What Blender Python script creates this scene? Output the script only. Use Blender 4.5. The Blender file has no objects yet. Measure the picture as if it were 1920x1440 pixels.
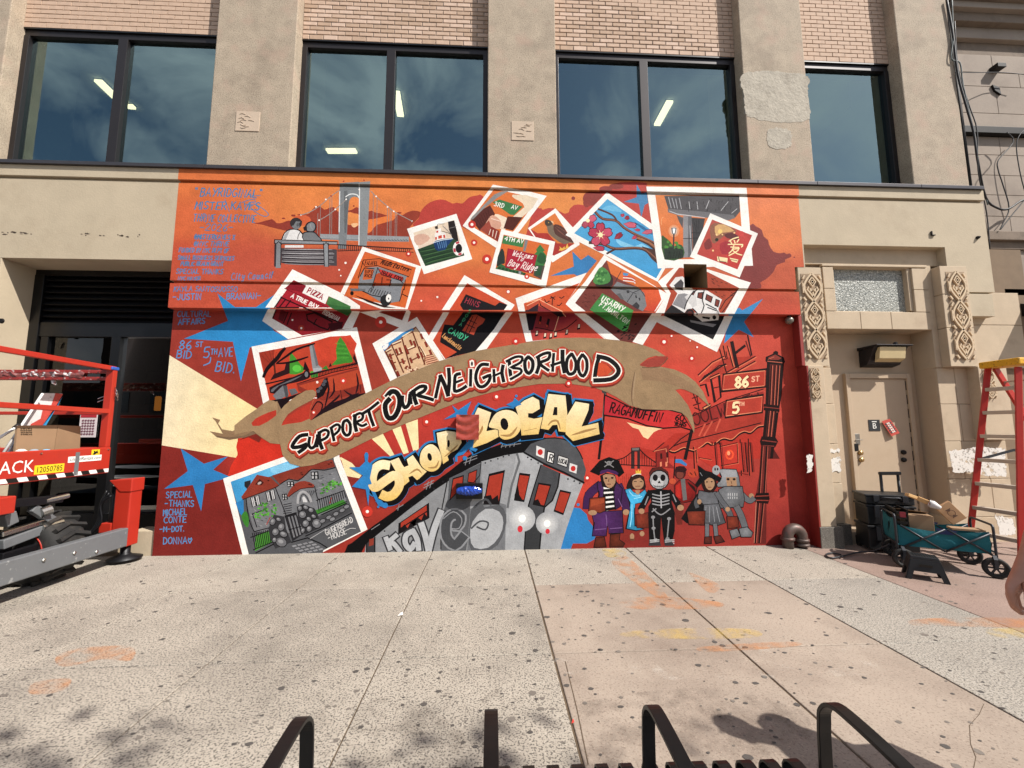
import bpy, math, random
from mathutils import Vector, Matrix
from mathutils.geometry import tessellate_polygon
random.seed(7)
SC = bpy.context.scene
COL = SC.collection
rad = math.radians

# ------------------------------------------------------------------ camera
FPX, PITCH, YAW, ROLL, CAMH = 770.127, 0.10709016, -0.04946813, -0.00282324, 1.6
_cy, _sy = math.cos(YAW), math.sin(YAW)
CF = Vector((-_sy*math.cos(PITCH), _cy*math.cos(PITCH), math.sin(PITCH)))
_r = Vector((_cy, _sy, 0)); _u = _r.cross(CF)
CR = math.cos(ROLL)*_r + math.sin(ROLL)*_u
CU = -math.sin(ROLL)*_r + math.cos(ROLL)*_u
cam = bpy.data.objects.new('camera', bpy.data.cameras.new('camera'))
COL.objects.link(cam)
cam.data.sensor_width = 36; cam.data.lens = 36*FPX/1920
cam.data.clip_start = 0.05; cam.data.clip_end = 2000
cam.matrix_world = Matrix(((CR.x, CU.x, -CF.x, 0), (CR.y, CU.y, -CF.y, 0), (CR.z, CU.z, -CF.z, CAMH), (0, 0, 0, 1)))
SC.camera = cam

# ------------------------------------------------------------------ light
SUN_AZ, SUN_EL = rad(56), rad(47)       # azimuth from the wall's normal towards the right
sun_dir = Vector((math.sin(SUN_AZ)*math.cos(SUN_EL), -math.cos(SUN_AZ)*math.cos(SUN_EL), math.sin(SUN_EL)))
sun = bpy.data.objects.new('sun', bpy.data.lights.new('sun', 'SUN')); COL.objects.link(sun)
sun.data.energy = 5.0; sun.data.angle = rad(0.5); sun.data.color = (1.0, 0.955, 0.89)
sun.rotation_euler = sun_dir.to_track_quat('Z', 'Y').to_euler(); sun.location = (0, 0, 30)
W = bpy.data.worlds.new('World'); SC.world = W; W.use_nodes = True
nt = W.node_tree; nt.nodes.clear()
def wn(t, **k):
    n = nt.nodes.new(t)
    for a, b in k.items(): setattr(n, a, b)
    return n
sky = wn('ShaderNodeTexSky', sky_type='NISHITA', sun_disc=False, sun_elevation=SUN_EL,
         sun_rotation=math.atan2(sun_dir.x, sun_dir.y), air_density=1.0, dust_density=1.0, ozone_density=1.0)
tc = wn('ShaderNodeTexCoord')
mp = wn('ShaderNodeMapping'); mp.inputs['Location'].default_value = (0.9, 0.3, 0.1); mp.inputs['Scale'].default_value = (1.0, 0.75, 1.7); mp.inputs['Rotation'].default_value = (0.2, 0.5, 0.4)
nz = wn('ShaderNodeTexNoise'); nz.inputs['Scale'].default_value = 3.0; nz.inputs['Detail'].default_value = 8; nz.inputs['Distortion'].default_value = 1.0; nz.inputs['Roughness'].default_value = 0.55
cr = wn('ShaderNodeValToRGB'); cr.color_ramp.elements[0].position = 0.42; cr.color_ramp.elements[1].position = 0.66
cr.color_ramp.elements[1].color = (0.85, 0.85, 0.85, 1)
mx = wn('ShaderNodeMixRGB'); mx.inputs['Color2'].default_value = (9.0, 9.2, 9.5, 1)
bg = wn('ShaderNodeBackground'); bg.inputs['Strength'].default_value = 0.085
wo = wn('ShaderNodeOutputWorld')
L = nt.links.new
L(tc.outputs['Generated'], mp.inputs['Vector']); L(mp.outputs['Vector'], nz.inputs['Vector']); L(nz.outputs['Fac'], cr.inputs['Fac'])
L(cr.outputs['Color'], mx.inputs['Fac']); L(sky.outputs['Color'], mx.inputs['Color1']); L(mx.outputs['Color'], bg.inputs['Color']); L(bg.outputs['Background'], wo.inputs['Surface'])
SC.view_settings.view_transform = 'Standard'; SC.view_settings.look = 'None'
SC.view_settings.gamma = 1; SC.view_settings.use_curve_mapping = False
SC.view_settings.exposure = 0.5
SC.cycles.max_bounces = 8; SC.cycles.transparent_max_bounces = 24

# ------------------------------------------------------------------ pixel -> place
def ray(x, y): return CR*((x-960)/FPX) - CU*((y-720)/FPX) + CF
def atY(x, y, Y):
    d = ray(x, y); t = Y/d.y
    return Vector((d.x*t, Y, d.z*t+CAMH))
def atZ(x, y, z=0.0):
    d = ray(x, y); t = (z-CAMH)/d.z
    return Vector((d.x*t, d.y*t, z))

# ------------------------------------------------------------------ colours and materials
def lin(c):
    if isinstance(c, str):
        c = c.lstrip('#'); c = [int(c[i:i+2], 16)/255 for i in (0, 2, 4)]
        c = [v/12.92 if v <= 0.04045 else ((v+0.055)/1.055)**2.4 for v in c]
    return tuple(c[:3])
MATS = {}
def mat(name, color, rough=0.6, metal=0.0, var=0.12, vs=6.0, fine=60.0, bump=0.15, bs=None, bd=0.004, spots=None, spec=0.5, dirt=None):
    """principled surface with two octaves of colour wear and a fine relief; everything in metres of the world"""
    m = bpy.data.materials.new(name); m.use_nodes = True
    t = m.node_tree; n = t.nodes; l = t.links.new
    b = n['Principled BSDF']
    b.inputs['Roughness'].default_value = rough; b.inputs['Metallic'].default_value = metal
    b.inputs['Specular IOR Level'].default_value = spec
    g = n.new('ShaderNodeNewGeometry')
    def noise(s, d=5, r=0.6):
        q = n.new('ShaderNodeTexNoise'); q.inputs['Scale'].default_value = s; q.inputs['Detail'].default_value = d
        q.inputs['Roughness'].default_value = r; l(g.outputs['Position'], q.inputs['Vector']); return q
    def mixc(fac, c1, c2, mode='MIX'):
        q = n.new('ShaderNodeMixRGB'); q.blend_type = mode
        for s, v in (('Fac', fac), ('Color1', c1), ('Color2', c2)):
            if hasattr(v, 'links') or hasattr(v, 'is_linked'): l(v, q.inputs[s])
            elif s == 'Fac': q.inputs[s].default_value = v
            else: q.inputs[s].default_value = (*v, 1)
        return q.outputs['Color']
    def ramp(f, a, bb):
        q = n.new('ShaderNodeMapRange'); q.inputs['From Min'].default_value = a; q.inputs['From Max'].default_value = bb
        l(f, q.inputs['Value']); return q.outputs['Result']
    c = lin(color)
    hi = tuple(min(1, v*(1+var)) for v in c); lo = tuple(v*(1-var) for v in c)
    out = mixc(ramp(noise(vs).outputs['Fac'], 0.3, 0.7), lo, hi)
    if var: out = mixc(0.5*min(1, var*3), out, mixc(ramp(noise(fine, 3).outputs['Fac'], 0.35, 0.65), tuple(v*(1-var*1.4) for v in c), tuple(min(1, v*(1+var*1.2)) for v in c)))
    if dirt:
        dc, ds, da, db, dm = dirt
        f = ramp(noise(ds, 6, 0.65).outputs['Fac'], da, db)
        q = n.new('ShaderNodeMath'); q.operation = 'MULTIPLY'; l(f, q.inputs[0]); q.inputs[1].default_value = dm
        out = mixc(q.outputs[0], out, lin(dc))
    if spots:
        for (sc_, s0, s1, scol, smx) in spots:
            f = ramp(noise(sc_, 2, 0.5).outputs['Fac'], s0, s1)
            q = n.new('ShaderNodeMath'); q.operation = 'MULTIPLY'; l(f, q.inputs[0]); q.inputs[1].default_value = smx
            out = mixc(q.outputs[0], out, lin(scol))
    l(out, b.inputs['Base Color'])
    if bump:
        bn = n.new('ShaderNodeBump'); bn.inputs['Strength'].default_value = bump; bn.inputs['Distance'].default_value = bd
        l(noise(bs or fine, 6).outputs['Fac'], bn.inputs['Height']); l(bn.outputs['Normal'], b.inputs['Normal'])
    MATS[name] = m
    return m
def emit(name, color, s):
    m = bpy.data.materials.new(name); m.use_nodes = True; b = m.node_tree.nodes['Principled BSDF']
    b.inputs['Base Color'].default_value = (*lin(color), 1)
    b.inputs['Emission Color'].default_value = (*lin(color), 1); b.inputs['Emission Strength'].default_value = s
    return m
def glassmat(name, tint, ior, rough=0.0, wav=0.0, coat=(1, 1, 1)):
    m = bpy.data.materials.new(name); m.use_nodes = True; t = m.node_tree; n = t.nodes; l = t.links.new; n.clear()
    o = n.new('ShaderNodeOutputMaterial'); mxs = n.new('ShaderNodeMixShader'); fr = n.new('ShaderNodeFresnel'); fr.inputs['IOR'].default_value = ior
    tr = n.new('ShaderNodeBsdfTransparent'); tr.inputs['Color'].default_value = (*lin(tint), 1)
    gl = n.new('ShaderNodeBsdfGlossy'); gl.inputs['Roughness'].default_value = rough; gl.inputs['Color'].default_value = (*coat, 1)
    if wav:
        g = n.new('ShaderNodeNewGeometry'); q = n.new('ShaderNodeTexNoise'); q.inputs['Scale'].default_value = 1.3; l(g.outputs['Position'], q.inputs['Vector'])
        b = n.new('ShaderNodeBump'); b.inputs['Strength'].default_value = wav; b.inputs['Distance'].default_value = 0.02; l(q.outputs['Fac'], b.inputs['Height']); l(b.outputs['Normal'], gl.inputs['Normal'])
    l(fr.outputs['Fac'], mxs.inputs['Fac']); l(tr.outputs[0], mxs.inputs[1]); l(gl.outputs[0], mxs.inputs[2]); l(mxs.outputs[0], o.inputs['Surface'])
    return m

# ------------------------------------------------------------------ mesh builder
class MB:
    def __init__(s): s.v = []; s.f = []
    def add(s, vs, fs):
        k = len(s.v); s.v += [tuple(v) for v in vs]; s.f += [tuple(i+k for i in f) for f in fs]; return s
    def box(s, x0, x1, y0, y1, z0, z1):
        return s.add([(x, y, z) for z in (z0, z1) for (x, y) in ((x0, y0), (x1, y0), (x1, y1), (x0, y1))],
                     [(3, 2, 1, 0), (4, 5, 6, 7), (0, 1, 5, 4), (1, 2, 6, 5), (2, 3, 7, 6), (3, 0, 4, 7)])
    def hexa(s, p):      # 4 bottom + 4 top points
        return s.add(p, [(3, 2, 1, 0), (4, 5, 6, 7), (0, 1, 5, 4), (1, 2, 6, 5), (2, 3, 7, 6), (3, 0, 4, 7)])
    def bar(s, p, q, w, h, up=(0, 0, 1)):
        p = Vector(p); q = Vector(q); d = (q-p).normalized(); u = Vector(up)
        a = d.cross(u)
        if a.length < 1e-4: a = d.cross(Vector((0, 1, 0)))
        a.normalize(); b = a.cross(d); a = a*(w/2); b = b*(h/2)
        return s.hexa([p-a-b, p+a-b, p+a+b, p-a+b, q-a-b, q+a-b, q+a+b, q-a+b])
    def tube(s, pts, r, n=8, cap=True):
        pts = [Vector(p) for p in pts]; rings = []; ref = None
        for i, p in enumerate(pts):
            d = (pts[min(i+1, len(pts)-1)]-pts[max(i-1, 0)]).normalized()
            if ref is None: ref = d.orthogonal().normalized()
            a = (ref-d*ref.dot(d)).normalized(); ref = a; b = d.cross(a)
            rr = r[i] if isinstance(r, (list, tuple)) else r
            rings.append([p+(a*math.cos(2*math.pi*k/n)+b*math.sin(2*math.pi*k/n))*rr for k in range(n)])
        vs = [v for g in rings for v in g]; fs = []
        for i in range(len(rings)-1):
            for k in range(n): fs.append((i*n+k, i*n+(k+1) % n, (i+1)*n+(k+1) % n, (i+1)*n+k))
        if cap: fs += [tuple(range(n-1, -1, -1)), tuple(range((len(rings)-1)*n, len(rings)*n))]
        return s.add(vs, fs)
    def strap(s, pts, w, t, wdir=(1, 0, 0)):     # flat bar bent along pts; wide along wdir
        pts = [Vector(p) for p in pts]; wd = Vector(wdir).normalized(); vs = []; n = len(pts)
        for i, p in enumerate(pts):
            d = (pts[min(i+1, n-1)]-pts[max(i-1, 0)]).normalized(); nn = d.cross(wd).normalized()
            vs += [p-wd*w/2-nn*t/2, p+wd*w/2-nn*t/2, p+wd*w/2+nn*t/2, p-wd*w/2+nn*t/2]
        fs = [(3, 2, 1, 0), tuple(range(4*(n-1), 4*n))]
        for i in range(n-1):
            for k in range(4): fs.append((4*i+k, 4*i+(k+1) % 4, 4*i+4+(k+1) % 4, 4*i+4+k))
        return s.add(vs, fs)
    def prism(s, poly, off):     # poly: 3-D outline, extruded by vector off
        n = len(poly); poly = [Vector(p) for p in poly]; off = Vector(off)
        tri = tessellate_polygon([poly])
        vs = poly+[p+off for p in poly]; fs = [tuple(t) for t in tri]+[tuple(i+n for i in reversed(t)) for t in tri]
        return s.add(vs, fs+[(i, i+n, (i+1) % n+n, (i+1) % n) for i in range(n)])
    def lathe(s, prof, c, axis='z', n=24, close=False):   # prof: (radius, height)
        vs = []; c = Vector(c)
        for (r, h) in prof:
            for k in range(n):
                a = 2*math.pi*k/n; x, y = r*math.cos(a), r*math.sin(a)
                vs.append(c+Vector({'z': (x, y, h), 'y': (x, h, y), 'x': (h, x, y)}[axis]))
        fs = []; m = len(prof)
        for i in range(m if close else m-1):
            j = (i+1) % m
            for k in range(n): fs.append((i*n+k, i*n+(k+1) % n, j*n+(k+1) % n, j*n+k))
        if not close: fs += [tuple(range(n-1, -1, -1)), tuple(range((m-1)*n, m*n))]
        return s.add(vs, fs)
    def xf(s, M): s.v = [tuple(M @ Vector(v)) for v in s.v]; return s
    def build(s, name, m, parent=None, bevel=0, smooth=False, **tags):
        me = bpy.data.meshes.new(name); me.from_pydata(s.v, [], s.f); me.materials.append(m)
        import bmesh
        bm = bmesh.new(); bm.from_mesh(me); bmesh.ops.recalc_face_normals(bm, faces=bm.faces); bm.to_mesh(me); bm.free()
        if smooth: me.polygons.foreach_set('use_smooth', [True]*len(me.polygons))
        return link(name, me, parent, bevel, **tags)
def link(name, me, parent=None, bevel=0, **tags):
    o = bpy.data.objects.new(name, me); COL.objects.link(o)
    if parent: o.parent = parent; o.matrix_parent_inverse = parent.matrix_world.inverted()
    if bevel:
        b = o.modifiers.new('bevel', 'BEVEL'); b.width = bevel; b.segments = 2; b.limit_method = 'ANGLE'; b.angle_limit = rad(40)
    for k, v in tags.items(): o[k] = v
    return o
def thing(name, label, cat, loc=(0, 0, 0), group=None):
    o = bpy.data.objects.new(name, None); o.location = loc; o.matrix_world = Matrix.Translation(loc); COL.objects.link(o)
    o['label'] = label; o['category'] = cat; o.empty_display_size = 0.1
    if group: o['group'] = group
    return o
def box(name, m, parent, x0, x1, y0, y1, z0, z1, bevel=0.004, **t): return MB().box(x0, x1, y0, y1, z0, z1).build(name, m, parent, bevel, **t)
def smoothline(pts, k=4, closed=False):
    pts = [Vector(p) for p in pts]; n = len(pts); out = []
    for i in range(n if closed else n-1):
        g = (lambda j: pts[j % n]) if closed else (lambda j: pts[max(0, min(n-1, j))])
        p0, p1, p2, p3 = g(i-1), g(i), g(i+1), g(i+2)
        for q in range(k):
            t = q/k
            out.append(0.5*((2*p1)+(p2-p0)*t+(2*p0-5*p1+4*p2-p3)*t*t+(3*p1-p0-3*p2+p3)*t*t*t))
    if not closed: out.append(pts[-1])
    return out
FONTC = {}
def text(name, s, h, m, parent, M, squeeze=1.0, **tags):
    """lettering as flat mesh: height h, baseline-left at the origin of M (x right, y up)"""
    cu = bpy.data.curves.new(name, 'FONT'); cu.body = s; cu.size = h*1.38; cu.resolution_u = 2
    o = bpy.data.objects.new(name, cu); COL.objects.link(o)
    me = bpy.data.meshes.new_from_object(o.evaluated_get(bpy.context.evaluated_depsgraph_get()))
    bpy.data.objects.remove(o); me.transform(M @ Matrix.Diagonal((squeeze, 1, 1, 1))); me.materials.clear(); me.materials.append(m)
    return link(name, me, parent, **tags)
def frame(o, x, y):
    x = Vector(x).normalized(); y = Vector(y); y = (y-x*y.dot(x)).normalized(); z = x.cross(y)
    return Matrix(((x.x, y.x, z.x, o[0]), (x.y, y.y, z.y, o[1]), (x.z, y.z, z.z, o[2]), (0, 0, 0, 1)))
# ------------------------------------------------------------------ surfaces
stucco = mat('tan_stucco', '#b3a48c', 0.85, var=0.07, vs=2.5, fine=35, bump=0.35, bs=45, bd=0.006, dirt=('#8d7a63', 1.6, 0.52, 0.75, 0.35))
concr = mat('cast_concrete', '#a89884', 0.88, var=0.17, vs=5, fine=55, bump=0.5, bs=60, bd=0.008, dirt=('#6f6152', 2.2, 0.5, 0.75, 0.5), spots=[(70, 0.54, 0.64, '#65584b', 0.6), (105, .58, .68, '#c9bba9', .5), (3.2, .52, .7, '#b09482', .5)])
patchm = mat('rough_cement_patch', '#aca394', 0.9, var=0.16, vs=7, fine=30, bump=.8, bs=26, bd=0.012, dirt=('#7d7264', 6, 0.5, 0.75, 0.6))
brickm = [mat('tan_brick', '#bda18b', 0.85, var=0.1, vs=14, fine=90, bump=0.3, bd=0.004),
          mat('pale_brick', '#c8ad99', 0.85, var=0.1, vs=14, fine=90, bump=0.3, bd=0.004),
          mat('brown_brick', '#b2967f', 0.85, var=0.12, vs=14, fine=90, bump=0.3, bd=0.004)]
mortar = mat('dark_mortar', '#8d7e72', 0.95, var=0.15)
bronze = mat('dark_bronze_metal', '#2f2b2c', 0.42, 0.5, var=0.06, bump=0.03)
coping_m = mat('grey_coping_metal', '#4b484a', 0.4, 0.6, var=0.08, bump=0.03)
blackm = mat('black_frame', '#0c0c0e', 0.35, 0.2, var=0.1, bump=0.02)
room_w = mat('interior_wall', '#cfd6cc', 0.8, var=0.03, bump=0)
room_c = mat('interior_ceiling', '#b9c4c6', 0.9, var=0.03, bump=0)
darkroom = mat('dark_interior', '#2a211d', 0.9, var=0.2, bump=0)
stone = mat('entrance_stone', '#b9a68d', 0.82, var=0.07, vs=4, fine=50, bump=0.3, bs=50, bd=0.005, dirt=('#8b745f', 3.0, 0.55, 0.8, 0.45))
joint = mat('stone_joint', '#7a6753', 0.95, var=0.1)
granite = mat('grey_granite', '#6d675f', 0.6, var=0.15, fine=90, bump=0.1, spots=[(120, 0.55, 0.62, '#2e2b29', 0.7), (140, 0.6, 0.66, '#aaa39a', 0.6)])
nstone = mat('neighbour_stone', '#948679', 0.85, var=0.09, vs=5, fine=40, bump=0.4, bs=40, dirt=('#5c5047', 2.5, 0.5, 0.75, 0.5))
nstone2 = mat('neighbour_dark_and_shade_stone', '#7a6b5d', 0.9, var=0.12, vs=4, fine=40, bump=0.4, dirt=('#3c342d', 3, 0.5, 0.75, 0.6))
rust = mat('black_iron', '#171412', 0.6, 0.4, var=0.2)
lampm = emit('warm_white_strip', '#ffd2a4', 2.2)

# ------------------------------------------------------------------ the building
bld = thing('building', 'tan stuccoed commercial building with concrete piers, wide office windows and brick panels above the mural', 'building')
YL, YB, YA, YC = 5.635, 5.505, 5.485, 5.495
def wall(x0, x1, z0, z1, y=YB, y1=6.0, m=stucco, name='wall_panel', bev=0.003): return box(name, m, bld, x0, x1, y, y1, z0, z1, bev)
# lower wall, lintel, groove, field, top band
wall(-4.30, 4.38, -0.02, 3.195, YL, 6.0, name='lower_wall')
wall(-4.268, 4.385, 3.195, 3.527, YC, 6.0, name='lintel')
wall(-4.262, 4.36, 3.527, 3.57, YB+0.045, 6.0, name='groove')
for (x0, x1, z0, z1) in ((-14, -4.279, 3.845, 4.945), (-4.279, 2.72, 3.57, 4.945), (2.72, 3.055, 3.917, 4.945), (3.055, 4.36, 3.57, 4.945),
                         (4.36, 4.52, 3.9, 4.945), (4.52, 6.69, 4.245, 4.945), (6.69, 6.8, 3.925, 4.945), (6.8, 7.385, 3.566, 4.945)):
    wall(x0, x1, z0, z1, bev=0)
wall(6.83, 7.33, 3.2, 3.535, YC, 6.0, name='corbel'); wall(6.83, 7.33, 3.535, 3.566, YB+0.04, 6.0, name='groove')
wall(-14, 7.39, 4.985, 5.14, YA, 6.0, name='top_band'); wall(-14, 7.385, 4.945, 4.985, YB+0.03, 6.0, name='groove')
# the square hole
rec = MB()
rec.add([(2.72, YB, 3.56), (3.055, YB, 3.56), (3.055, YB, 3.917), (2.72, YB, 3.917), (2.72, 5.99, 3.56), (3.055, 5.99, 3.56), (3.055, 5.99, 3.917), (2.72, 5.99, 3.917)],
        [(0, 1, 5, 4), (1, 2, 6, 5), (2, 3, 7, 6), (3, 0, 4, 7)])
rec.v = [(2.7215+(x-2.72)*0.99, y, 3.5715+(z-3.56)*0.965) for x, y, z in rec.v]
rec.build('vent_opening', mat('opening_side', '#8a7355', 0.9), bld)
box('vent_back', darkroom, bld, 2.7, 3.07, 5.99, 6.02, 3.55, 3.93, 0)
# coping
cx = [-14] + [atY(p, 310, 5.44).x for p in (381, 521, 914, 1046, 1420, 1531, 1725)] + [7.37]
for a, b in zip(cx, cx[1:]):
    MB().prism([(a+.003, 5.45, 5.142), (a+.003, 5.45, 5.19), (a+.003, 5.7, 5.215), (a+.003, 5.7, 5.142)], (b-a-.006, 0, 0)).build('coping_piece', coping_m, bld, 0.002)
wall(-14, 7.37, 5.14, 5.195, 5.70, 6.05, name='sill_core')
# piers
plaq = mat('pale_plaque', '#bda994', .85, var=.06, fine=60, bump=.3)
PX = [(-14, -6.87), (-4.01, -2.88), (-0.07, 0.95), (3.855, 4.862), (6.432, 7.33)]
for i, (a, b) in enumerate(PX):
    p = box('pier', concr, bld, a, b, 5.6, 6.1, 5.19, 11, 0.012)
    if i in (1, 2):
        c = atY(*[(464, 227), (980, 245)][i-1], 5.59)
        pl = MB().box(c.x-.165, c.x+.165, 5.592, 5.602, c.z-.15, c.z+.15).build('relief_plaque', plaq, p, 0.003)
        pl2 = MB()
        random.seed(i)
        for k in range(9):
            a0 = random.uniform(-.1, .1); b0 = .1-.025*k+random.uniform(-.01, .01)
            pl2.tube([(c.x+a0-.04, 5.593, c.z+b0), (c.x+a0, 5.591, c.z+b0+random.uniform(-.02, .02)), (c.x+a0+.04, 5.593, c.z+b0-random.uniform(0, .02))], 0.006, 6)
        pl2.build('worn_relief', plaq, p)
    if i == 3:
        for (px, name, n0) in ((((1392, 140), (1450, 134), (1512, 142), (1515, 170), (1517, 222), (1470, 229), (1415, 222), (1399, 212), (1395, 180)), 'cement_patch', .004),
                               (((1440, 245), (1462, 240), (1482, 246), (1484, 262), (1480, 276), (1455, 280), (1441, 272)), 'cement_patch', .006)):
            pts = smoothline([atY(x, y, 5.6-n0*.6) for x, y in px], 5, True)
            pts = [p_.lerp(q_, f_)+Vector((random.uniform(-.012, .012), 0, random.uniform(-.016, .016))) for p_, q_ in zip(pts, pts[1:]+pts[:1]) for f_ in (0, .5)]
            MB().prism(pts, (0, .03, 0)).build(name, patchm, p)
# windows, brick panels
BAYS = [(-6.87, -4.01, -5.475), (-2.88, -0.07, -1.55), (0.95, 3.855, 2.375), (4.862, 6.432, None)]
pane = glassmat('tinted_window_glass', '#b4dfe0', 2.9, 0.0, 0.06, (.70, .98, 1.0))
bricks = []
for bi, (a, b, mu) in enumerate(BAYS):
    w = MB().box(a, b, 5.80, 5.9, 7.36, 7.45).build('window', bronze, bld, 0.004)
    segs = [(a, a+.075, 5.195, 7.36), (b-.075, b, 5.195, 7.36)]
    if mu: segs.append((mu-.065, mu+.065, 5.26, 7.36))
    for s in segs: box('window_frame', bronze, w, s[0], s[1], 5.79, 5.9, s[2], s[3])
    box('window_frame', bronze, w, a+.075, b-.075, 5.785, 5.9, 5.195, 5.26)
    for (c, d) in ([(a+.075, mu-.065), (mu+.065, b-.075)] if mu else [(a+.075, b-.075)]):
        MB().add([(c, 5.85, 5.26), (d, 5.85, 5.26), (d, 5.85, 7.36), (c, 5.85, 7.36)], [(0, 1, 2, 3)]).build('pane', pane, w)
    for xa, xb in ((a, a+.012), (b-.012, b)): box('window_reveal', room_w, bld, xa, xb, 5.905, 6.11, 5.2, 7.9, 0)
    box('brick_backing', mortar, bld, a, b, 5.782, 6.1, 7.47, 11, 0)
    box('steel_lintel', blackm, bld, a, b, 5.775, 6.1, 7.45, 7.47, 0)
    r = 0
    z = 7.475
    while z < 8.75:
        x = a + (0 if r % 2 else -.105)
        while x < b:
            c, d = max(a+.002, x), min(b-.002, x+.2)
            if d-c > .03: bricks.append((c, d, z, z+(.06 if r else .075)))
            x += .2115
        z += .0725 if r else .088; r += 1
bricks.sort(key=lambda q: (Vector(((q[0]+q[1])/2, 5.76, q[2]))-Vector((0, 0, 1.6))).length)
cache = {}
def brickmesh(w, h, k):
    key = (round(w, 3), round(h, 3), k)
    if key not in cache:
        m = MB(); e = .004
        m.add([(0, 0, 0), (w, 0, 0), (w, 0, h), (0, 0, h), (e, -.008, e), (w-e, -.008, e), (w-e, -.008, h-e), (e, -.008, h-e)],
              [(4, 5, 6, 7), (0, 1, 5, 4), (1, 2, 6, 5), (2, 3, 7, 6), (3, 0, 4, 7)])
        o = m.build('brick', brickm[k], None); me = o.data; bpy.data.objects.remove(o); cache[key] = me
    return cache[key]
rest = [MB(), MB(), MB()]
for i, (c, d, z0, z1) in enumerate(bricks):
    k = random.choice((0, 0, 1, 2)); y = 5.781+random.uniform(-.002, .002)
    if i < 300:
        o = link('brick', brickmesh(d-c, z1-z0, k), bld); o.location = (c, y, z0)
    else: rest[0].box(c, d, y-.008, y+.01, z0, z1)
rest[0].build('brickwork', brickm[0], bld, kind='stuff')
# rooms behind the windows
box('office_ceiling', room_c, bld, -13, 7.3, 5.95, 14, 7.9, 8.0, 0)
box('office_floor', room_c, bld, -13, 7.3, 6.0, 14, 5.05, 5.13, 0)
box('office_back_wall', room_w, bld, -13, 7.3, 14, 14.1, 5.1, 8, 0)
for x in (-13, 7.1): box('office_side_wall', room_w, bld, x, x+.1, 6.1, 14, 5.13, 7.9, 0)
for x0, x1, y1 in ((-7.0, -6.87, 6.6), (-4.0, -2.9, 6.7), (-.06, .94, 6.6), (3.87, 4.85, 6.6), (6.44, 6.6, 6.5)): box('office_column', room_w, bld, x0, x1, 6.1, y1, 5.13, 7.9, 0)
for (p, q) in (((184, 151), (217, 183)), ((743, 172), (751, 217)), ((613, 283), (668, 283)), ((1256, 190), (1232, 234)), ((1576, 252), (1530, 291)), ((242, 197), (248, 203))):
    a, b = atZ(*p, 7.86), atZ(*q, 7.86)
    d = (b-a).normalized()
    t = thing('ceiling_light', '', 'ceiling light', tuple((a+b)/2), 'linear office ceiling lights')
    t['label'] = {184: 'slanted linear ceiling light seen through the first window from the left', 743: 'steep linear ceiling light beside the mullion of the second window', 613: 'level linear ceiling light low in the second window from the left',
                  1256: 'slanted linear ceiling light in the third window from the left', 1576: 'long slanted ceiling light in the rightmost window', 242: 'small ceiling light glimpsed just right of the leftmost window mullion'}[p[0]]
    MB().bar(a, b, .13, .05).build('lamp_diffuser', lampm, t); MB().bar(a+Vector((0, 0, .032)), b+Vector((0, 0, .032)), .15, .014).build('lamp_housing', bronze, t)
# shop front in the left recess
YS = 5.95
wall(-14, -6.43, -.02, 3.845, YB+.002, 6.3, name='left_pier')
sf = MB().box(-6.43, -4.3, YS-.03, YS+.15, 3.76, 3.86).build('shop_front', blackm, bld)
zs = lambda y: atY(180, y, YS).z
box('louvre_backing', blackm, bld, -6.43, -4.29, YS+.09, YS+.12, zs(630), 3.77, 0)
for k in range(9):
    z = zs(606)+k*.088
    MB().hexa([(-6.36, YS-.02, z), (-4.31, YS-.02, z), (-4.31, YS, z-.012), (-6.36, YS, z-.012), (-6.36, YS+.07, z+.075), (-4.31, YS+.07, z+.075), (-4.31, YS+.085, z+.063), (-6.36, YS+.085, z+.063)]).build('louvre_slat', mat('louvre_%d' % k, '#141416', .5, .3) if k == 0 else bpy.data.materials['louvre_0'], sf)
sfp = [(-6.43, -6.30, .1, 3.77, YS-.04), (-6.27, -6.17, .1, zs(632), YS-.02), (-4.36, -4.29, .1, 3.77, YS-.02),
       (atY(206, 700, YS).x, atY(223, 700, YS).x, .1, zs(632), YS-.03)]
for (a, b, c, d, y) in sfp: box('shop_frame', blackm, sf, a, b, y, y+.14, c, d)
box('shop_frame', blackm, sf, -6.3, -4.3, YS-.025, YS+.1, zs(632), zs(606), .003); box('shop_frame', blackm, sf, -6.3, -4.3, YS-.02, YS+.1, .1, zs(963), .003)
sg = glassmat('shop_glass', '#7d817e', 1.52, 0.0, 0.03)
for a, b in ((-6.17, sfp[3][0]), (sfp[3][1], -4.36)):
    MB().add([(a, YS+.03, zs(963)), (b, YS+.03, zs(963)), (b, YS+.03, zs(632)), (a, YS+.03, zs(632))], [(0, 1, 2, 3)]).build('shop_pane', sg, sf)
wall(-6.43, -4.29, -.02, .1, 5.86, 6.1, name='shop_step'); wall(-4.62, -4.302, -.02, .30, 5.66, 5.95, name='tan_kerb')
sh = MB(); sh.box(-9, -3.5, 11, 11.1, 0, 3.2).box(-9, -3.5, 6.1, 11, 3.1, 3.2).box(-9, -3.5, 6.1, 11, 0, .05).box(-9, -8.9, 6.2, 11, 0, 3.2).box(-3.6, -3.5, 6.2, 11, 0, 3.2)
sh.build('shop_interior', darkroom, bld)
cm = mat('shop_counter', '#8a6a48', .6); dm = mat('shop_shelf', '#4a2f2a', .6)
box('shop_counter', dm, bld, -8.4, -5.2, 8.6, 9.2, .05, 1.1); box('shop_shelf', dm, bld, -8, -4, 10.3, 10.8, .05, 2.2)
box('shop_bulkhead', cm, bld, -9.0, -7.2, 9.5, 9.6, 1.85, 2.15); box('shop_till', blackm, bld, -7.2, -6.6, 8.5, 8.8, 1.1, 1.6); box('shop_fridge', mat('steel_fridge', '#8b8c8c', .35, .6), bld, -6.3, -5.3, 10.0, 10.3, .1, 1.9)
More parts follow.
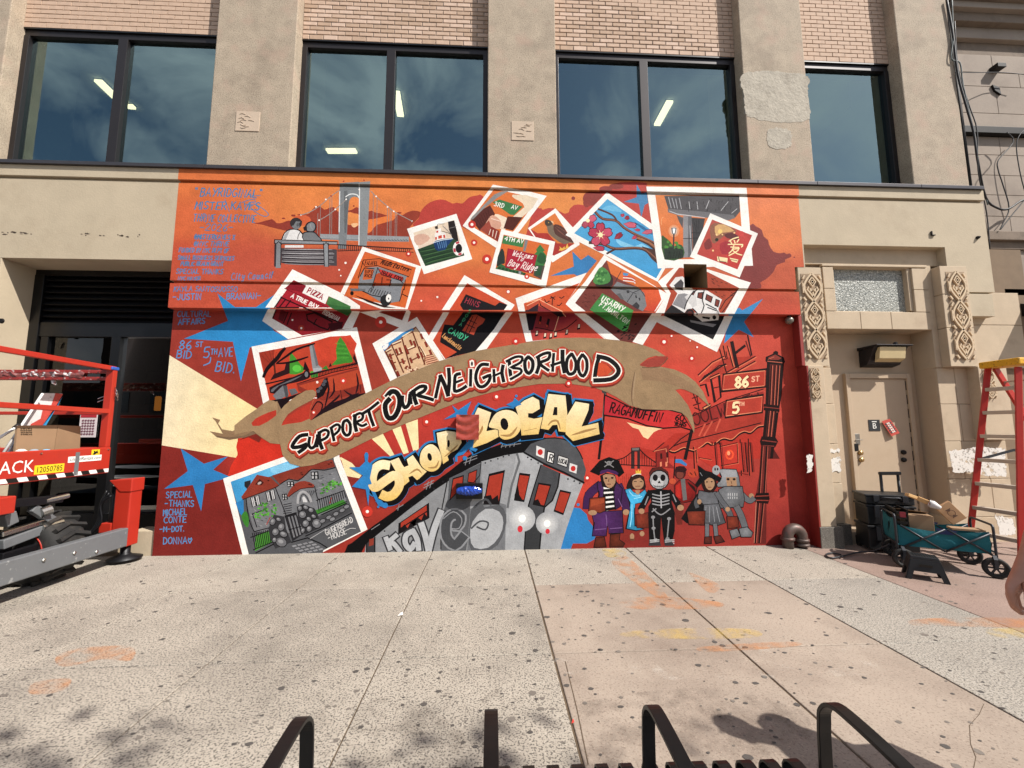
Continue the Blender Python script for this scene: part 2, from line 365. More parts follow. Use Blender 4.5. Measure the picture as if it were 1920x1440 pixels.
c = atY(296, 757, 8.0)
lt = thing('pendant_lamp', 'small amber pendant lamp glowing behind the dark shop window', 'lamp', (c.x, c.y, c.z))
MB().lathe([(.04, -.13), (.05, -.12), (.05, .12), (.035, .14)], c, 'z', 16).build('lamp_shade', emit('amber_glow', '#ff9a3a', .7), lt); MB().tube([c+Vector((0, 0, .14)), (c.x, c.y, 3.1)], .008, 6).build('lamp_cord', blackm, lt)
# poster on the shop glass
n = thing('poster', 'white poster with a red header and rows of small figures taped on the shop window', 'poster', tuple(atY(164, 800, YS+.02)))
a, b = atY(147, 820, YS+.02), atY(184, 776, YS+.02)
box('poster_sheet', mat('poster_paper', '#cfc4c4', .7, var=.05), n, a.x, b.x, YS+.014, YS+.02, a.z, b.z, 0)
box('poster_header', mat('poster_red', '#a81f2c', .7, var=.1), n, a.x+.01, b.x-.01, YS+.011, YS+.0145, b.z-.05, b.z-.012, 0)
pm = mat('poster_ink', '#6e4550', .7, var=.3)
for r in range(6):
    for q in range(5):
        x = a.x+.03+q*(b.x-a.x-.05)/5; z = b.z-.085-r*(b.z-a.z-.1)/6
        MB().prism([(x, YS+.0125, z), (x+.022, YS+.0125, z+.008), (x+.03, YS+.0125, z-.012), (x+.012, YS+.0125, z-.026), (x-.004, YS+.0125, z-.014)], (0, .001, 0)).build('printed_figure', pm, n)

# ------------------------------------------------------------------ entrance on the right
def ent(name, x0, x1, y0, y1, z0, z1, m=stone, bev=.006): return box(name, m, bld, x0, x1, y0, y1, z0, z1, bev)
ent('entrance_core', 4.39, 4.86, 5.66, 6.3, -.02, 4.3, joint, 0); ent('entrance_core', 6.49, 8.1, 5.66, 6.3, -.02, 4.3, joint, 0); ent('entrance_core', 4.86, 6.49, 5.74, 6.3, 3.03, 4.3, joint, 0)
ent('stone_head', 4.40, 6.95, 5.625, 5.7, 4.0, 4.26)
# stones: lintel course, jambs, transom frame
XL, XR, WL, WR, WZ0, WZ1 = 4.86, 6.46, 5.05, 6.19, 3.31, 3.955
for a, b in ((XL, 5.37), (5.376, 5.84), (5.846, XR+.0)): ent('stone_block', a, b, 5.60, 5.92, 3.02, WZ0-.03)
for z0, z1 in ((WZ0-.024, 3.62), (3.626, 3.95)):
    ent('stone_block', XL, WL-.03, 5.60, 5.8, z0, z1); ent('stone_block', WR+.05, XR+.02, 5.60, 5.8, z0, z1)
ent('stone_block', XL, XR+.02, 5.602, 5.8, WZ1+.012, 4.0)
tw = MB().box(WL-.03, WR+.05, 5.68, 5.72, WZ0-.03, WZ0).build('transom_window', stone, bld, .004)
for (a, b, c, d) in ((WL-.03, WL, WZ0, WZ1), (WR, WR+.05, WZ0, WZ1), (WL-.03, WR+.05, WZ1, WZ1+.012)): box('transom_frame', stone, tw, a, b, 5.63, 5.72, c, d, .003)
fros = mat('frosted_wired_glass', '#90918a', .3, var=.2, vs=8, fine=60, bump=.8, bs=40, bd=.02, spots=[(30, .50, .62, '#565b58', .8), (44, .54, .62, '#c4c4bc', .8)])
box('frosted_pane', fros, tw, WL, WR, 5.70, 5.715, WZ0, WZ1, 0)
# left pier stones: (z0,z1)
for z0, z1 in ((2.456, 3.02), (3.026, 3.88)): ent('stone_block', 4.39, 4.858, 5.615, 5.9, z0, z1)
for z0, z1, xs in ((1.935, 2.45, (4.40, 4.86)), (1.37, 1.93, (4.40, 4.60, 4.87)), (.83, 1.365, (4.40, 4.60, 4.87)), (.28, .825, (4.40, 4.62, 4.88))):
    for a, b in zip(xs, xs[1:]): ent('stone_block', a, b-.005, 5.60, 5.9, z0, z1)
ent('granite_plinth', 4.385, 4.93, 5.57, 5.9, -.02, .275, granite)
# painted flank of the pier beside the mural
redside = mat('red_masonry_paint', '#8a2a22', .55, var=.08, bump=.3, bs=40)
ent('painted_flank', 4.352, 4.40, 5.50, 5.66, 2.46, 3.19, redside); 
MB().prism([(4.375, 5.45, -.0), (4.375, 5.45, 2.455), (4.375, 5.64, 2.455), (4.375, 5.64, 0)], (.02, 0, 0)).build('painted_flank', redside, bld)
ent('pier_return', 4.396, 4.62, 5.45, 5.64, .276, 2.455); ent('pier_return', 4.402, 4.75, 5.505, 5.64, 2.456, 3.9)
ent('granite_plinth', 4.377, 4.70, 5.44, 5.64, -.02, .275, granite)
# right pier stones
for z0, z1 in ((2.46, 3.02), (3.026, 3.52), (3.526, 3.95)): ent('stone_block', 6.55, 6.97, 5.49, 5.9, z0, z1)
ent('stone_return', 6.46, 6.55, 5.605, 5.92, 2.46, 4.0)
for z0, z1, xs in ((1.93, 2.455, (6.47, 6.74, 7.4)), (1.40, 1.925, (6.47, 6.76, 7.4)), (.87, 1.395, (6.47, 6.72, 7.08, 7.4)), (.34, .865, (6.47, 6.80, 7.1, 7.4)), (-.02, .335, (6.45, 7.4))):
    for a, b in zip(xs, xs[1:]): ent('stone_block', a, b-.006, 5.615, 5.92, z0, z1)
ent('pier_buttress', 6.93, 7.36, 5.47, 5.66, 1.42, 2.455)
for z0, z1 in ((2.46, 3.1), (3.106, 3.6)): ent('stone_block', 6.98, 7.9, 5.615, 5.9, z0, z1)
# doorway
plain = mat('painted_doorway', '#b5a087', .7, var=.06, vs=4, bump=.2, dirt=('#8e765d', 4, .5, .8, .3))
ent('doorway_back', 4.88, 6.5, 5.93, 6.2, .17, 3.05, plain, 0); ent('doorway_side', 6.465, 6.5, 5.64, 5.94, .1, 3.03, plain, .004)
ent('door_step', 4.93, 6.47, 5.60, 5.96, -.02, .165, mat('worn_step', '#9c8a74', .8, var=.12))
DX0, DX1, DZ0, DZ1 = 5.385, 6.275, .185, 2.325
door = MB().box(DX0, DX1, 5.905, 5.94, DZ0, DZ1).build('door', plain, bld, .003)
for (a, b, c, d) in ((DX0-.07, DX0-.006, .17, DZ1+.08), (DX1+.006, DX1+.07, .17, DZ1+.08), (DX0-.006, DX1+.006, DZ1+.006, DZ1+.08)): ent('door_frame', a, b, 5.875, 5.935, c, d, plain, .005)
steel = mat('worn_steel', '#a9a49c', .3, .9, var=.15); brass = mat('old_brass', '#b79a6a', .3, .8)
dk = lambda x, y, Y=5.9: atY(x, y, Y)
p = dk(1606, 822); box('latch_guard', steel, door, p.x-.04, p.x+.05, 5.895, 5.907, p.z-.09, p.z+.07)
p = dk(1605, 824); MB().box(p.x-.035, p.x+.075, 5.86, 5.9, p.z-.012, p.z+.0).build('latch_plate', steel, door, .002)
p = dk(1603, 838); box('latch_body', blackm, door, p.x-.03, p.x+.03, 5.87, 5.905, p.z-.06, p.z+.05)
for x, y, m in ((1612.5, 849, brass), (1614, 862, brass), (1693, 848, rust), (1693.5, 862, rust)):
    p = dk(x, y); MB().lathe([(.008, -.04), (.03, -.034), (.034, -.02), (.034, -.004)], (p.x, 5.905, p.z), 'y', 16).build('door_knob', m, door, 0, True)
hm = mat('hinge_rust', '#3b2f28', .7)
for k in range(10): box('hinge_knuckle', hm, door, DX1-.004, DX1+.008, 5.898, 5.906, DZ0+.08+k*.21, DZ0+.22+k*.21, .002)
# stickers
sgn = thing('letter_sign', 'small dark sign with a white letter B on the tan door', 'sign', tuple(dk(1641, 797)))
a, b = dk(1630, 808), dk(1649, 787)
box('sign_plate', mat('sign_black', '#262729', .5), sgn, a.x, b.x, 5.899, 5.9045, a.z, b.z, 0)
wt = mat('white_print', '#e4e2dc', .6, var=.03, bump=0)
text('sign_letter', 'B', .085, wt, sgn, frame((a.x+.05, 5.897, a.z+.035), (1, 0, 0), (0, 0, 1)), 1.05); box('sign_line', wt, sgn, a.x+.05, b.x-.05, 5.8965, 5.8985, b.z-.035, b.z-.022, 0)
st = thing('flyer', 'curled red and white printed flyer stuck to the tan door beside the letter sign', 'flyer', tuple(dk(1665, 803)))
q = [dk(x, y, 5.9) for x, y in ((1652, 790), (1667, 785), (1682, 812), (1667, 818))]
fl = MB(); V = [q[0]+(0*q[0]), q[1], q[2], q[3]]
V = [Vector((v.x, 5.89-.03*(i in (2, 3))*1.0, v.z)) for i, v in enumerate(V)]
fl.add(V, [(0, 1, 2, 3)]); fl.build('flyer_sheet', mat('flyer_red', '#b23a2a', .6, var=.1), st)
def onq(u, v): return (V[0]*(1-u)+V[1]*u)*(1-v)+(V[3]*(1-u)+V[2]*u)*v+Vector((0, -.003, 0))
fw = MB(); fk = MB()
for r in range(5):
    for c_ in range(4):
        u0, v0 = .14+.19*c_, .18+.14*r; t_ = (fw if (r*3+c_) % 3 else fk)
        t_.add([onq(u0, v0), onq(u0+.15, v0), onq(u0+.15, v0+.1), onq(u0, v0+.1)], [(0, 1, 2, 3)])
fw.build('flyer_print', mat('flyer_white', '#d8cfc4', .6), st); fk.build('flyer_picture', mat('flyer_dark', '#3a2e30', .6), st)
# wall light
wl = thing('wall_lamp', 'dark bronze wedge wall lamp with a cream lens above the tan door', 'wall lamp', (5.95, 5.93, 2.55))
a, b, c, d = dk(1617, 692, 5.9), dk(1676, 694, 5.9), dk(1652, 660, 5.72), dk(1694, 660, 5.72)
x0, x1 = 5.60, 6.12
MB().prism([(x0, 5.93, 2.50), (x0, 5.93, 2.74), (x0, 5.70, 2.80), (x0, 5.66, 2.775), (x0, 5.80, 2.53)], (x1-x0, 0, 0)).build('lamp_housing', bronze, wl, .006)
MB().prism([(x0-.02, 5.93, 2.755), (x0-.02, 5.93, 2.80), (x0-.02, 5.60, 2.80), (x0-.02, 5.60, 2.785)], (x1-x0+.04, 0, 0)).build('lamp_hood', bronze, wl, .003)
MB().prism([(x0+.06, 5.74, 2.555), (x0+.06, 5.70, 2.77), (x0+.06, 5.63, 2.77), (x0+.06, 5.66, 2.60)], (x1-x0-.12, 0, 0)).build('lamp_lens', mat('cream_lens', '#c8b48a', .3, var=.08, bump=0), wl, .006)
MB().lathe([(.012, 0), (.028, .01), (.028, .04), (.01, .05)], (5.95, 5.68, 2.80), 'z', 12).build('light_sensor', bronze, wl)
# ------------------------------------------------------------------ carved panels
carve = mat('carved_stone', '#c6b093', .85, var=.08, bump=.25, bs=60); carveb = mat('carved_ground', '#9a846d', .95, var=.2)  # backing behind the relief: recess shade and dirt put into one darker colour
def carved(x0, x1, z0, z1, y, n):
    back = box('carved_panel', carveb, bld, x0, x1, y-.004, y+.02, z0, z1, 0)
    m = MB(); w = x1-x0; h = (z1-z0)/n; cx_ = (x0+x1)/2; t = .022; k = .085*w
    def st(pts, wd=k): m.strap([(cx_+px*w, y-.006-t/2, pz) for px, pz in pts], t, wd, (0, 1, 0))
    for i in range(n):
        zb = z0+i*h
        f = lambda s, a: [(s*a*math.sin(math.pi*q/10), zb+h*q/10) for q in range(11)]
        st(f(1, .42)); st(f(-1, .42))
        c = zb+h*.70; d = .17
        st([(0, c+h*.17), (d, c), (0, c-h*.17), (-d, c), (0, c+h*.17)], k*.7)
        st([(-.07, c), (.07, c)], k*1.1); st([(0, c-h*.06), (0, c+h*.06)], k*1.0)
        for s in (-1, 1):
            st([(0, zb+h*.14), (s*.10, zb+h*.26), (s*.27, zb+h*.42), (s*.20, zb+h*.52)], k*.8)
            st([(s*.05, zb+h*.40), (s*.14, zb+h*.46), (s*.10, zb+h*.36), (s*.05, zb+h*.40)], k*.9)
            st([(s*.36, zb+h*.03), (s*.47, zb+h*.14)], k*.9); st([(s*.46, zb+h*.80), (s*.36, zb+h*.93)], k*.9)
            st([(s*.47, zb+h*.3), (s*.475, zb+h*.66)], k*.6)
        st([(0, zb+h*.10), (0, zb+h*.34)], k*.7)
    m.build('carved_relief', carve, back)
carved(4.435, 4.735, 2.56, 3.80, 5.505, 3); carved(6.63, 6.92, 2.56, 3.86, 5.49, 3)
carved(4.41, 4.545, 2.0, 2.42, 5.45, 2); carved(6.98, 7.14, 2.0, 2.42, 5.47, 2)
# rough white paint patches on the stone
def worn(name, color, thr):
    m = bpy.data.materials.new(name); m.use_nodes = True; t = m.node_tree; n = t.nodes; l = t.links.new; b = n['Principled BSDF']
    b.inputs['Base Color'].default_value = (*lin(color), 1); b.inputs['Roughness'].default_value = .8
    g = n.new('ShaderNodeNewGeometry'); q = n.new('ShaderNodeTexNoise'); q.inputs['Scale'].default_value = 5; q.inputs['Detail'].default_value = 8; q.inputs['Roughness'].default_value = .7
    r = n.new('ShaderNodeMapRange'); r.inputs['From Min'].default_value = thr; r.inputs['From Max'].default_value = thr+.22; r.inputs['To Max'].default_value = .42
    l(g.outputs['Position'], q.inputs['Vector']); l(q.outputs['Fac'], r.inputs['Value']); l(r.outputs['Result'], b.inputs['Alpha'])
    return m
whitep = worn('rough_white_paint', '#d8d3cb', .38); whitep.node_tree.nodes['Noise Texture'].inputs['Scale'].default_value = 16; whitep.node_tree.nodes['Map Range'].inputs['From Max'].default_value = .47; whitep.node_tree.nodes['Map Range'].inputs['To Max'].default_value = 1
random.seed(5)
def daub(px, Y, th=.004):
    pts = [atY(x, y, Y) for x, y in px]; n = len(pts); out = []
    for i in range(n):
        a, b = pts[i], pts[(i+1) % n]; k = max(2, int((b-a).length/.02))
        for q in range(k): out.append(a.lerp(b, q/k)+Vector((random.uniform(-.012, .012), 0, random.uniform(-.014, .014))))
    MB().prism(out, (0, th+.002, 0)).build('white_paint_patch', whitep, bld)
daub(((1529, 859), (1543, 862), (1576, 857), (1577, 884), (1546, 885), (1530, 880)), 5.593); daub(((1513, 854), (1524, 852), (1523, 884), (1514, 886)), 5.445)
daub(((1531, 794), (1547, 794), (1547, 806), (1531, 806)), 5.594); daub(((1535, 842), (1574, 842), (1574, 848), (1536, 848)), 5.594, .01)
daub(((1780, 846), (1838, 838), (1884, 842), (1888, 893), (1850, 892), (1824, 884), (1788, 886)), 5.46); daub(((1866, 966), (1900, 972), (1905, 1002), (1876, 1004)), 5.46)

# ------------------------------------------------------------------ neighbour on the right
nb = thing('building', 'older grey stone building at the right edge with dentil cornice and hanging cables', 'building')
zn = lambda y: atY(1870, y, 5.86).z
NX0, NX1 = 7.46, 12.0
def nbox(name, m, y0, z0, z1, x0=NX0, bev=.008): return box(name, m, nb, x0, NX1, y0, 6.4, z0, z1, bev)
nbox('neighbour_wall', joint, 5.93, 0, 13, bev=0)
nbox('cornice', nstone2, 5.55, zn(33), zn(26)); nbox('cornice', nstone, 5.62, zn(44), zn(33)); nbox('cornice', nstone2, 5.70, zn(60), zn(44)); nbox('frieze', nstone, 5.80, zn(80), zn(60)); nbox('frieze', nstone2, 5.88, zn(104), zn(80))  # lowest band takes the dark stone colour to stand for shadow under the frieze
for k in range(16):
    x = 7.98+k*.23
    MB().lathe([(.02, -.14), (.06, -.12), (.085, .0), (.075, .1), (.02, .13)], (x, 5.7, zn(10)), 'z', 10).build('dentil', nstone, nb, 0, True)
nbox('cornice', nstone2, 5.75, zn(26), zn(-30)); box('cornice_block', nstone, nb, NX0, 7.9, 5.6, 6.2, zn(24), zn(-40), .01)
rows = [104, 137, 163, 213, 243]
def course(rows, Y, xs):
    for i, (a, b) in enumerate(zip(rows, rows[1:])):
        off = (i % 2)*.45
        xx = [NX0]+[x+off for x in xs]+[NX1]
        for c, d in zip(xx, xx[1:]): box('stone_block', nstone, nb, c+.003, d-.003, Y, 6.2, zn(b)+.003, zn(a)-.003, .005)
course(rows, 5.86, (8.35, 9.4, 10.5)); course((256, 290, 328, 365, 405, 440), 5.87, (8.3, 8.95, 9.8, 10.7))
MB().box(NX0, NX1, 5.78, 5.92, zn(256), zn(244)).build('iron_ledger', rust, nb, .004)
nbox('band_course', nstone2, 5.74, zn(456), zn(440)); nbox('band_course', nstone2, 5.80, zn(470), zn(456)); nbox('sign_panel', nstone, 5.84, zn(533), zn(470)); nbox('band_course', nstone, 5.78, zn(548), zn(533)); nbox('awning_rail', rust, 5.66, zn(562), zn(549), 7.75)
for z0, z1 in ((0, .9), (.906, 1.8), (1.806, 2.7), (2.706, zn(563))): box('stone_block', nstone, nb, NX0, 7.93, 5.78, 6.2, z0, z1, .006)
box('dark_doorway', darkroom, nb, 7.94, NX1, 5.92, 6.0, 0, zn(562), 0); MB().prism([(7.98, 5.2, zn(600)), (7.98, 5.86, zn(566)), (7.98, 5.86, zn(600))], (4, 0, 0)).build('awning', rust, nb)
box('party_gap_shade', rust, nb, 7.34, 7.455, 5.84, 6.2, 5.2, 13, 0)  # solid black fill stands for the shadow between the two buildings
MB().tube([(7.40, 5.66, 4.2), (7.40, 5.66, 9)], .035, 10).build('rain_pipe', rust, nb, 0, True)
MB().tube([atY(1857, 590, 5.70), atY(1860, 640, 5.70), atY(1866, 680, 5.70), atY(1872, 690, 5.70)], .022, 8).build('conduit', nstone, nb, 0, True)
for i, (x, y) in enumerate(((1862, 133), (1865, 170))):
    p = atY(x, y, 5.86)
    MB().box(p.x-.07, p.x+.08, 5.74, 5.86, p.z-.03, p.z+.04).build('wall_bracket', rust, nb, .004) if i == 0 else MB().prism([(p.x-.06, 5.86, p.z+.08), (p.x+.05, 5.86, p.z+.04), (p.x+.07, 5.86, p.z-.09), (p.x-.03, 5.86, p.z-.02)], (0, -.03, 0)).build('wall_bracket', rust, nb)
cab = mat('black_cable', '#1d1a1b', .55); cab2 = mat('grey_cable', '#5c6462', .6)
CAB = [('thick black cable hanging along the left edge of the neighbouring building', cab, .016, ((1775, 0), (1786, 60), (1796, 140), (1812, 200), (1826, 250), (1833, 300), (1848, 370), (1870, 390), (1890, 392), (1912, 378), (1925, 374))),
       ('grey green cable looping beside the thick black cable', cab2, .009, ((1785, 0), (1787, 70), (1784, 110), (1800, 118), (1806, 160), (1824, 240), (1834, 300), (1841, 340), (1852, 384))),
       ('thin dark cable down the corner to the right end of the coping', cab, .008, ((1790, 40), (1797, 130), (1818, 200), (1832, 245), (1834, 320), (1850, 400), (1856, 468))),
       ('dark cable drooping from the iron ledger across grey stone', cab, .008, ((1888, 248), (1900, 266), (1872, 300), (1872, 320), (1880, 345), (1892, 390), (1880, 420), (1876, 430), (1900, 400), (1925, 370))),
       ('thin cable hanging at the far right edge of grey stone', cab, .007, ((1925, 240), (1910, 256), (1906, 280), (1914, 330), (1925, 370))),
       ('short thin cable crossing the upper stone courses', cab, .006, ((1790, 136), (1830, 136), (1880, 136), (1925, 140)))]
for lab, m, r, pts in CAB:
    P_ = smoothline([atY(x, y, 5.72 if x > 1838 else 5.57) for x, y in pts], 4)
    o = MB().tube(P_, r, 6).build('cable', m, None, 0, True); o['label'] = lab; o['category'] = 'cable'; o['group'] = 'cables on the neighbouring building'

# ------------------------------------------------------------------ ground
slabA = mat('aggregate_paving', '#a2998c', .85, var=.10, vs=1.2, fine=40, bump=.35, bs=70, bd=.004, dirt=('#5f5850', .8, .44, .74, .75), spots=[(88, .53, .59, '#3f3a36', .8), (95, .60, .66, '#b9b0a4', .5), (31, .66, .72, '#38332f', .6)])
slabB = mat('pale_aggregate_paving', '#a2998c', .85, var=.10, vs=1.4, fine=40, bump=.35, bs=70, bd=.004, dirt=('#665d53', .8, .46, .76, .65), spots=[(92, .535, .60, '#443f3a', .78), (95, .60, .66, '#bdb4a7', .45)])
slabC = mat('grey_aggregate_paving', '#9a9388', .85, var=.10, vs=1.2, fine=40, bump=.35, bs=70, bd=.004, dirt=('#5d5853', .9, .48, .80, .5), spots=[(92, .52, .58, '#46423f', .75), (80, .60, .66, '#bcb6ae', .5)])
slabP = mat('pink_concrete_paving', '#9b8d7f', .85, var=.09, vs=1.6, fine=55, bump=.3, bs=60, dirt=('#65554a', 1.0, .42, .74, .7), spots=[(75, .56, .64, '#665549', .5), (100, .62, .68, '#b9a798', .4)])
slabR = mat('reddish_paving', '#8d786d', .85, var=.10, vs=2, fine=60, bump=.3, bs=60, dirt=('#64503f', 1.2, .5, .8, .5), spots=[(85, .55, .63, '#57413a', .55)])
seam = mat('paving_seam', '#5a4b3a', .95, var=.25, vs=8)
walk = MB().box(-60, 60, -2.6, 40, -.3, -.009).build('pavement', seam, None, 0, kind='structure')
roadm = mat('asphalt', '#4a494a', .9, var=.15, bump=.4)
MB().add([(-900, -900, -.15), (900, -900, -.15), (900, 900, -.15), (-900, 900, -.15)], [(0, 1, 2, 3)]).build('road', roadm, None, kind='structure')
box('kerb', granite, None, -60, 60, -2.78, -2.61, -.3, 0, .02, kind='structure')
GX = [-8.2, -6.95, -5.7, -4.45, -3.15, -1.945, -.77, .44, 1.80, 2.905, 4.15, 5.42, 6.7, 8.0, 9.3]
GY = [-2.6, -2.0, -.70, .56, 1.83, 3.105, 4.395, 5.66]
random.seed(11)
for i, (a, b) in enumerate(zip(GX, GX[1:])):
    for j, (c, d) in enumerate(zip(GY, GY[1:])):
        mm = slabB if j == 6 else (slabC if i == 9 else slabA)
        if 7 <= i <= 8 and j < 6: mm = slabP
        if i >= 10: mm = slabR if j >= 3 else slabC
        ga = .007 if i in (7, 8, 9) else .004; gb = .007 if i in (6, 7, 8) else .004
        m = MB(); z = random.uniform(-.0012, -.0006); s = [random.uniform(-.0005, .0005) for _ in range(4)]
        m.hexa([(a+ga, c+.004, -.06), (b-gb, c+.004, -.06), (b-gb, d-.004, -.06), (a+ga, d-.004, -.06), (a+ga, c+.004, z+s[0]), (b-gb, c+.004, z+s[1]), (b-gb, d-.004, z+s[2]), (a+ga, d-.004, z+s[3])])
        m.build('paving_slab', mm, walk, .006)
        # tooled margin line inside the slab edge
# outer paving beyond the view, one sheet each side
for x0, x1 in ((-60, -8.205), (9.305, 60)): box('paving', slabA, walk, x0, x1, -2.6, 40, -.05, -.002, 0)
gum = mat('gum_stain', '#4b4642', .8, var=.2); gum2 = mat('worn_gum_stain', '#6d655d', .85, var=.15)
for mm, cnt, sd in ((gum, 800, 3), (gum2, 520, 4)):
    random.seed(sd); g = MB()
    for _ in range(cnt):
        y = .9+4.7*random.random()**1.15; x = random.uniform(-5.2, 5.2) if random.random() < .75 else random.gauss(.6, 1.6)
        r = min(.027, .007+abs(random.gauss(0, .0075))); n = 9; ph = random.random()*6; el_ = random.uniform(.6, 1)
        g.add([(x+r*math.cos(ph+2*math.pi*k/n)*random.uniform(.8, 1.15), y+r*el_*math.sin(ph+2*math.pi*k/n)*random.uniform(.8, 1.15), .0008+(.0004 if sd == 3 else 0)) for k in range(n)], [tuple(range(n))])
    o = g.build('gum_spots' if sd == 3 else 'faded_gum_spots', mm, walk, kind='stuff')
OR, YE, WH = worn('orange_spray', '#cf8a52', .40), worn('yellow_spray', '#d9b85e', .42), worn('white_scuff', '#e4dccf', .55)
DK = worn('grime_and_shade', '#5a5048', .47); DK.node_tree.nodes['Map Range'].inputs['To Max'].default_value = .35; DK.node_tree.nodes['Map Range'].inputs['From Max'].default_value = .75; DK.node_tree.nodes['Noise Texture'].inputs['Scale'].default_value = 4  # the two broad patches paint soft shade onto the near paving, along with grime
for mm, pts in ((OR, ((105, 1232), (150, 1215), (245, 1212), (245, 1238), (190, 1236), (120, 1250))), (OR, ((55, 1300), (65, 1280), (130, 1272), (125, 1290), (95, 1300))),
                (YE, ((1130, 1029), (1168, 1029), (1172, 1042), (1140, 1044))), (OR, ((1158, 1045), (1180, 1046), (1250, 1115), (1228, 1118), (1150, 1060))), (OR, ((1160, 1130), (1230, 1118), (1345, 1128), (1340, 1140), (1200, 1142))),
                (OR, ((1292, 1075), (1318, 1082), (1350, 1098), (1330, 1112))), (YE, ((1175, 1184), (1290, 1178), (1410, 1180), (1408, 1196), (1190, 1196))), (OR, ((1320, 1212), (1480, 1203), (1490, 1212), (1330, 1222))), (OR, ((1710, 1162), (1800, 1158), (1930, 1160), (1930, 1176), (1790, 1174), (1715, 1172))), (YE, ((1850, 1180), (1925, 1178), (1925, 1196), (1870, 1195))),
                (WH, ((1070, 1230), (1640, 1206), (1650, 1216), (1070, 1242))), (WH, ((1090, 1255), (1640, 1236), (1700, 1262), (1200, 1275))),
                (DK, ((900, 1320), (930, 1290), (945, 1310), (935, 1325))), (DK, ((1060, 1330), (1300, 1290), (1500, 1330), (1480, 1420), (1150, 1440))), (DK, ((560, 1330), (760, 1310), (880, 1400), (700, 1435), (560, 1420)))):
    P_ = smoothline([atZ(x, y, .002+.0004*((mm is OR)+2*(mm is YE)+3*(mm is DK))) for x, y in pts], 4, True)
    MB().add(P_, [tuple(t) for t in tessellate_polygon([P_])]).build('spray_mark' if mm in (OR, YE) else 'scuff_shade_mark', mm, walk)
m = MB()
for pts in (((1845, 1320), (1836, 1340), (1818, 1360), (1820, 1395), (1830, 1420), (1826, 1440)), ((1060, 1240), (1082, 1330), (1103, 1433))):
    m.strap([atZ(x, y, -.0006) for x, y in pts], .005, .003, (1, .2, 0))
m.build('pavement_crack', seam, walk)
for lab, x, y, c, s in (('crumpled white paper scrap on a pavement joint', 751, 1153, '#dcd8d0', .022), ('tiny red scrap lying on the pavement before the bench', 1074, 1355, '#c0392f', .008)):
    p = atZ(x, y, .006); o = MB().add([p+Vector((-s, -s*.7, 0)), p+Vector((s, -s*.4, .004)), p+Vector((s*.8, s, .012)), p+Vector((-s*.5, s*.9, .002)), p+Vector((0, .1*s, .018))], [(0, 1, 4), (1, 2, 4), (2, 3, 4), (3, 0, 4)]).build('scrap', mat('scrap_'+c[1:], c, .8), None)
    o['label'] = lab; o['category'] = 'litter'

# ------------------------------------------------------------------ across the street (seen only in the glass)
ob = thing('building', 'brown brick block across the street seen only reflected in glass', 'building', (-16, -24, 0))
obm = mat('far_brick', '#4d423a', .9)
box('wall', obm, ob, -60, -33, -34, -24, -.15, 5.2, 0); box('wall', obm, ob, -33, -9, -34, -24.05, -.15, 9.5, 0); box('wall', obm, ob, -9, 6, -34, -25, -.15, 6.5, 0); box('parapet', stone, ob, -33, -9, -34.1, -23.8, 9.5, 9.9, 0)
for k in range(9):
    for z in ((3.6, 6.8) if k > 3 else (3.0,)): box('window', blackm, ob, -38+k*3.1, -36.6+k*3.1, -24.03, -23.98, z, z+1.7, 0)

# street tree at the kerb behind the camera: it throws the broken shade along the front of the pavement
tree = thing('tree', 'street tree at the kerb, out of view, dappling the near pavement', 'tree', (4.9, -2.3, 0))
bark = mat('tree_bark', '#4a4038', .9, var=.2, bump=.8, bs=20, bd=.02); leafm = mat('tree_leaf', '#4d6b2c', .6, var=.25)
random.seed(31)
tk = [Vector((4.9, -2.3, -.1)), Vector((4.92, -2.32, 1.5)), Vector((4.85, -2.35, 3)), Vector((4.9, -2.4, 4.6)), Vector((4.95, -2.45, 6.2))]
MB().tube(tk, [.17, .14, .12, .09, .04], 10).build('trunk', bark, tree, 0, True)
lf = MB(); br = MB()
for k in range(40):
    a_ = random.uniform(0, 2*math.pi); r_ = random.uniform(.6, 2.6); z_ = random.uniform(4.2, 7.6); c_ = Vector((4.6+1.5*r_*math.cos(a_), min(-1.75, -2.45+.6*r_*math.sin(a_)), z_))
    br.tube([tk[3] if z_ > 5 else tk[2], (tk[3]+c_)/2+Vector((0, 0, .3)), c_], [.04, .025, .01], 6)
    for _ in range(70):
        q_ = c_+Vector((random.gauss(0, .28), random.gauss(0, .24), random.gauss(0, .22))); d1 = Vector((random.gauss(0, 1), random.gauss(0, 1), random.gauss(0, .5))).normalized(); d2 = d1.cross(Vector((random.gauss(0, 1), random.gauss(0, 1), random.gauss(0, 1)))).normalized(); s_ = random.uniform(.05, .1)
        lf.add([q_-d1*s_, q_+d2*s_*.55, q_+d1*s_, q_-d2*s_*.55], [(0, 1, 2, 3)])
br.build('limb', bark, tree, 0, True); lf.build('crown', leafm, tree)

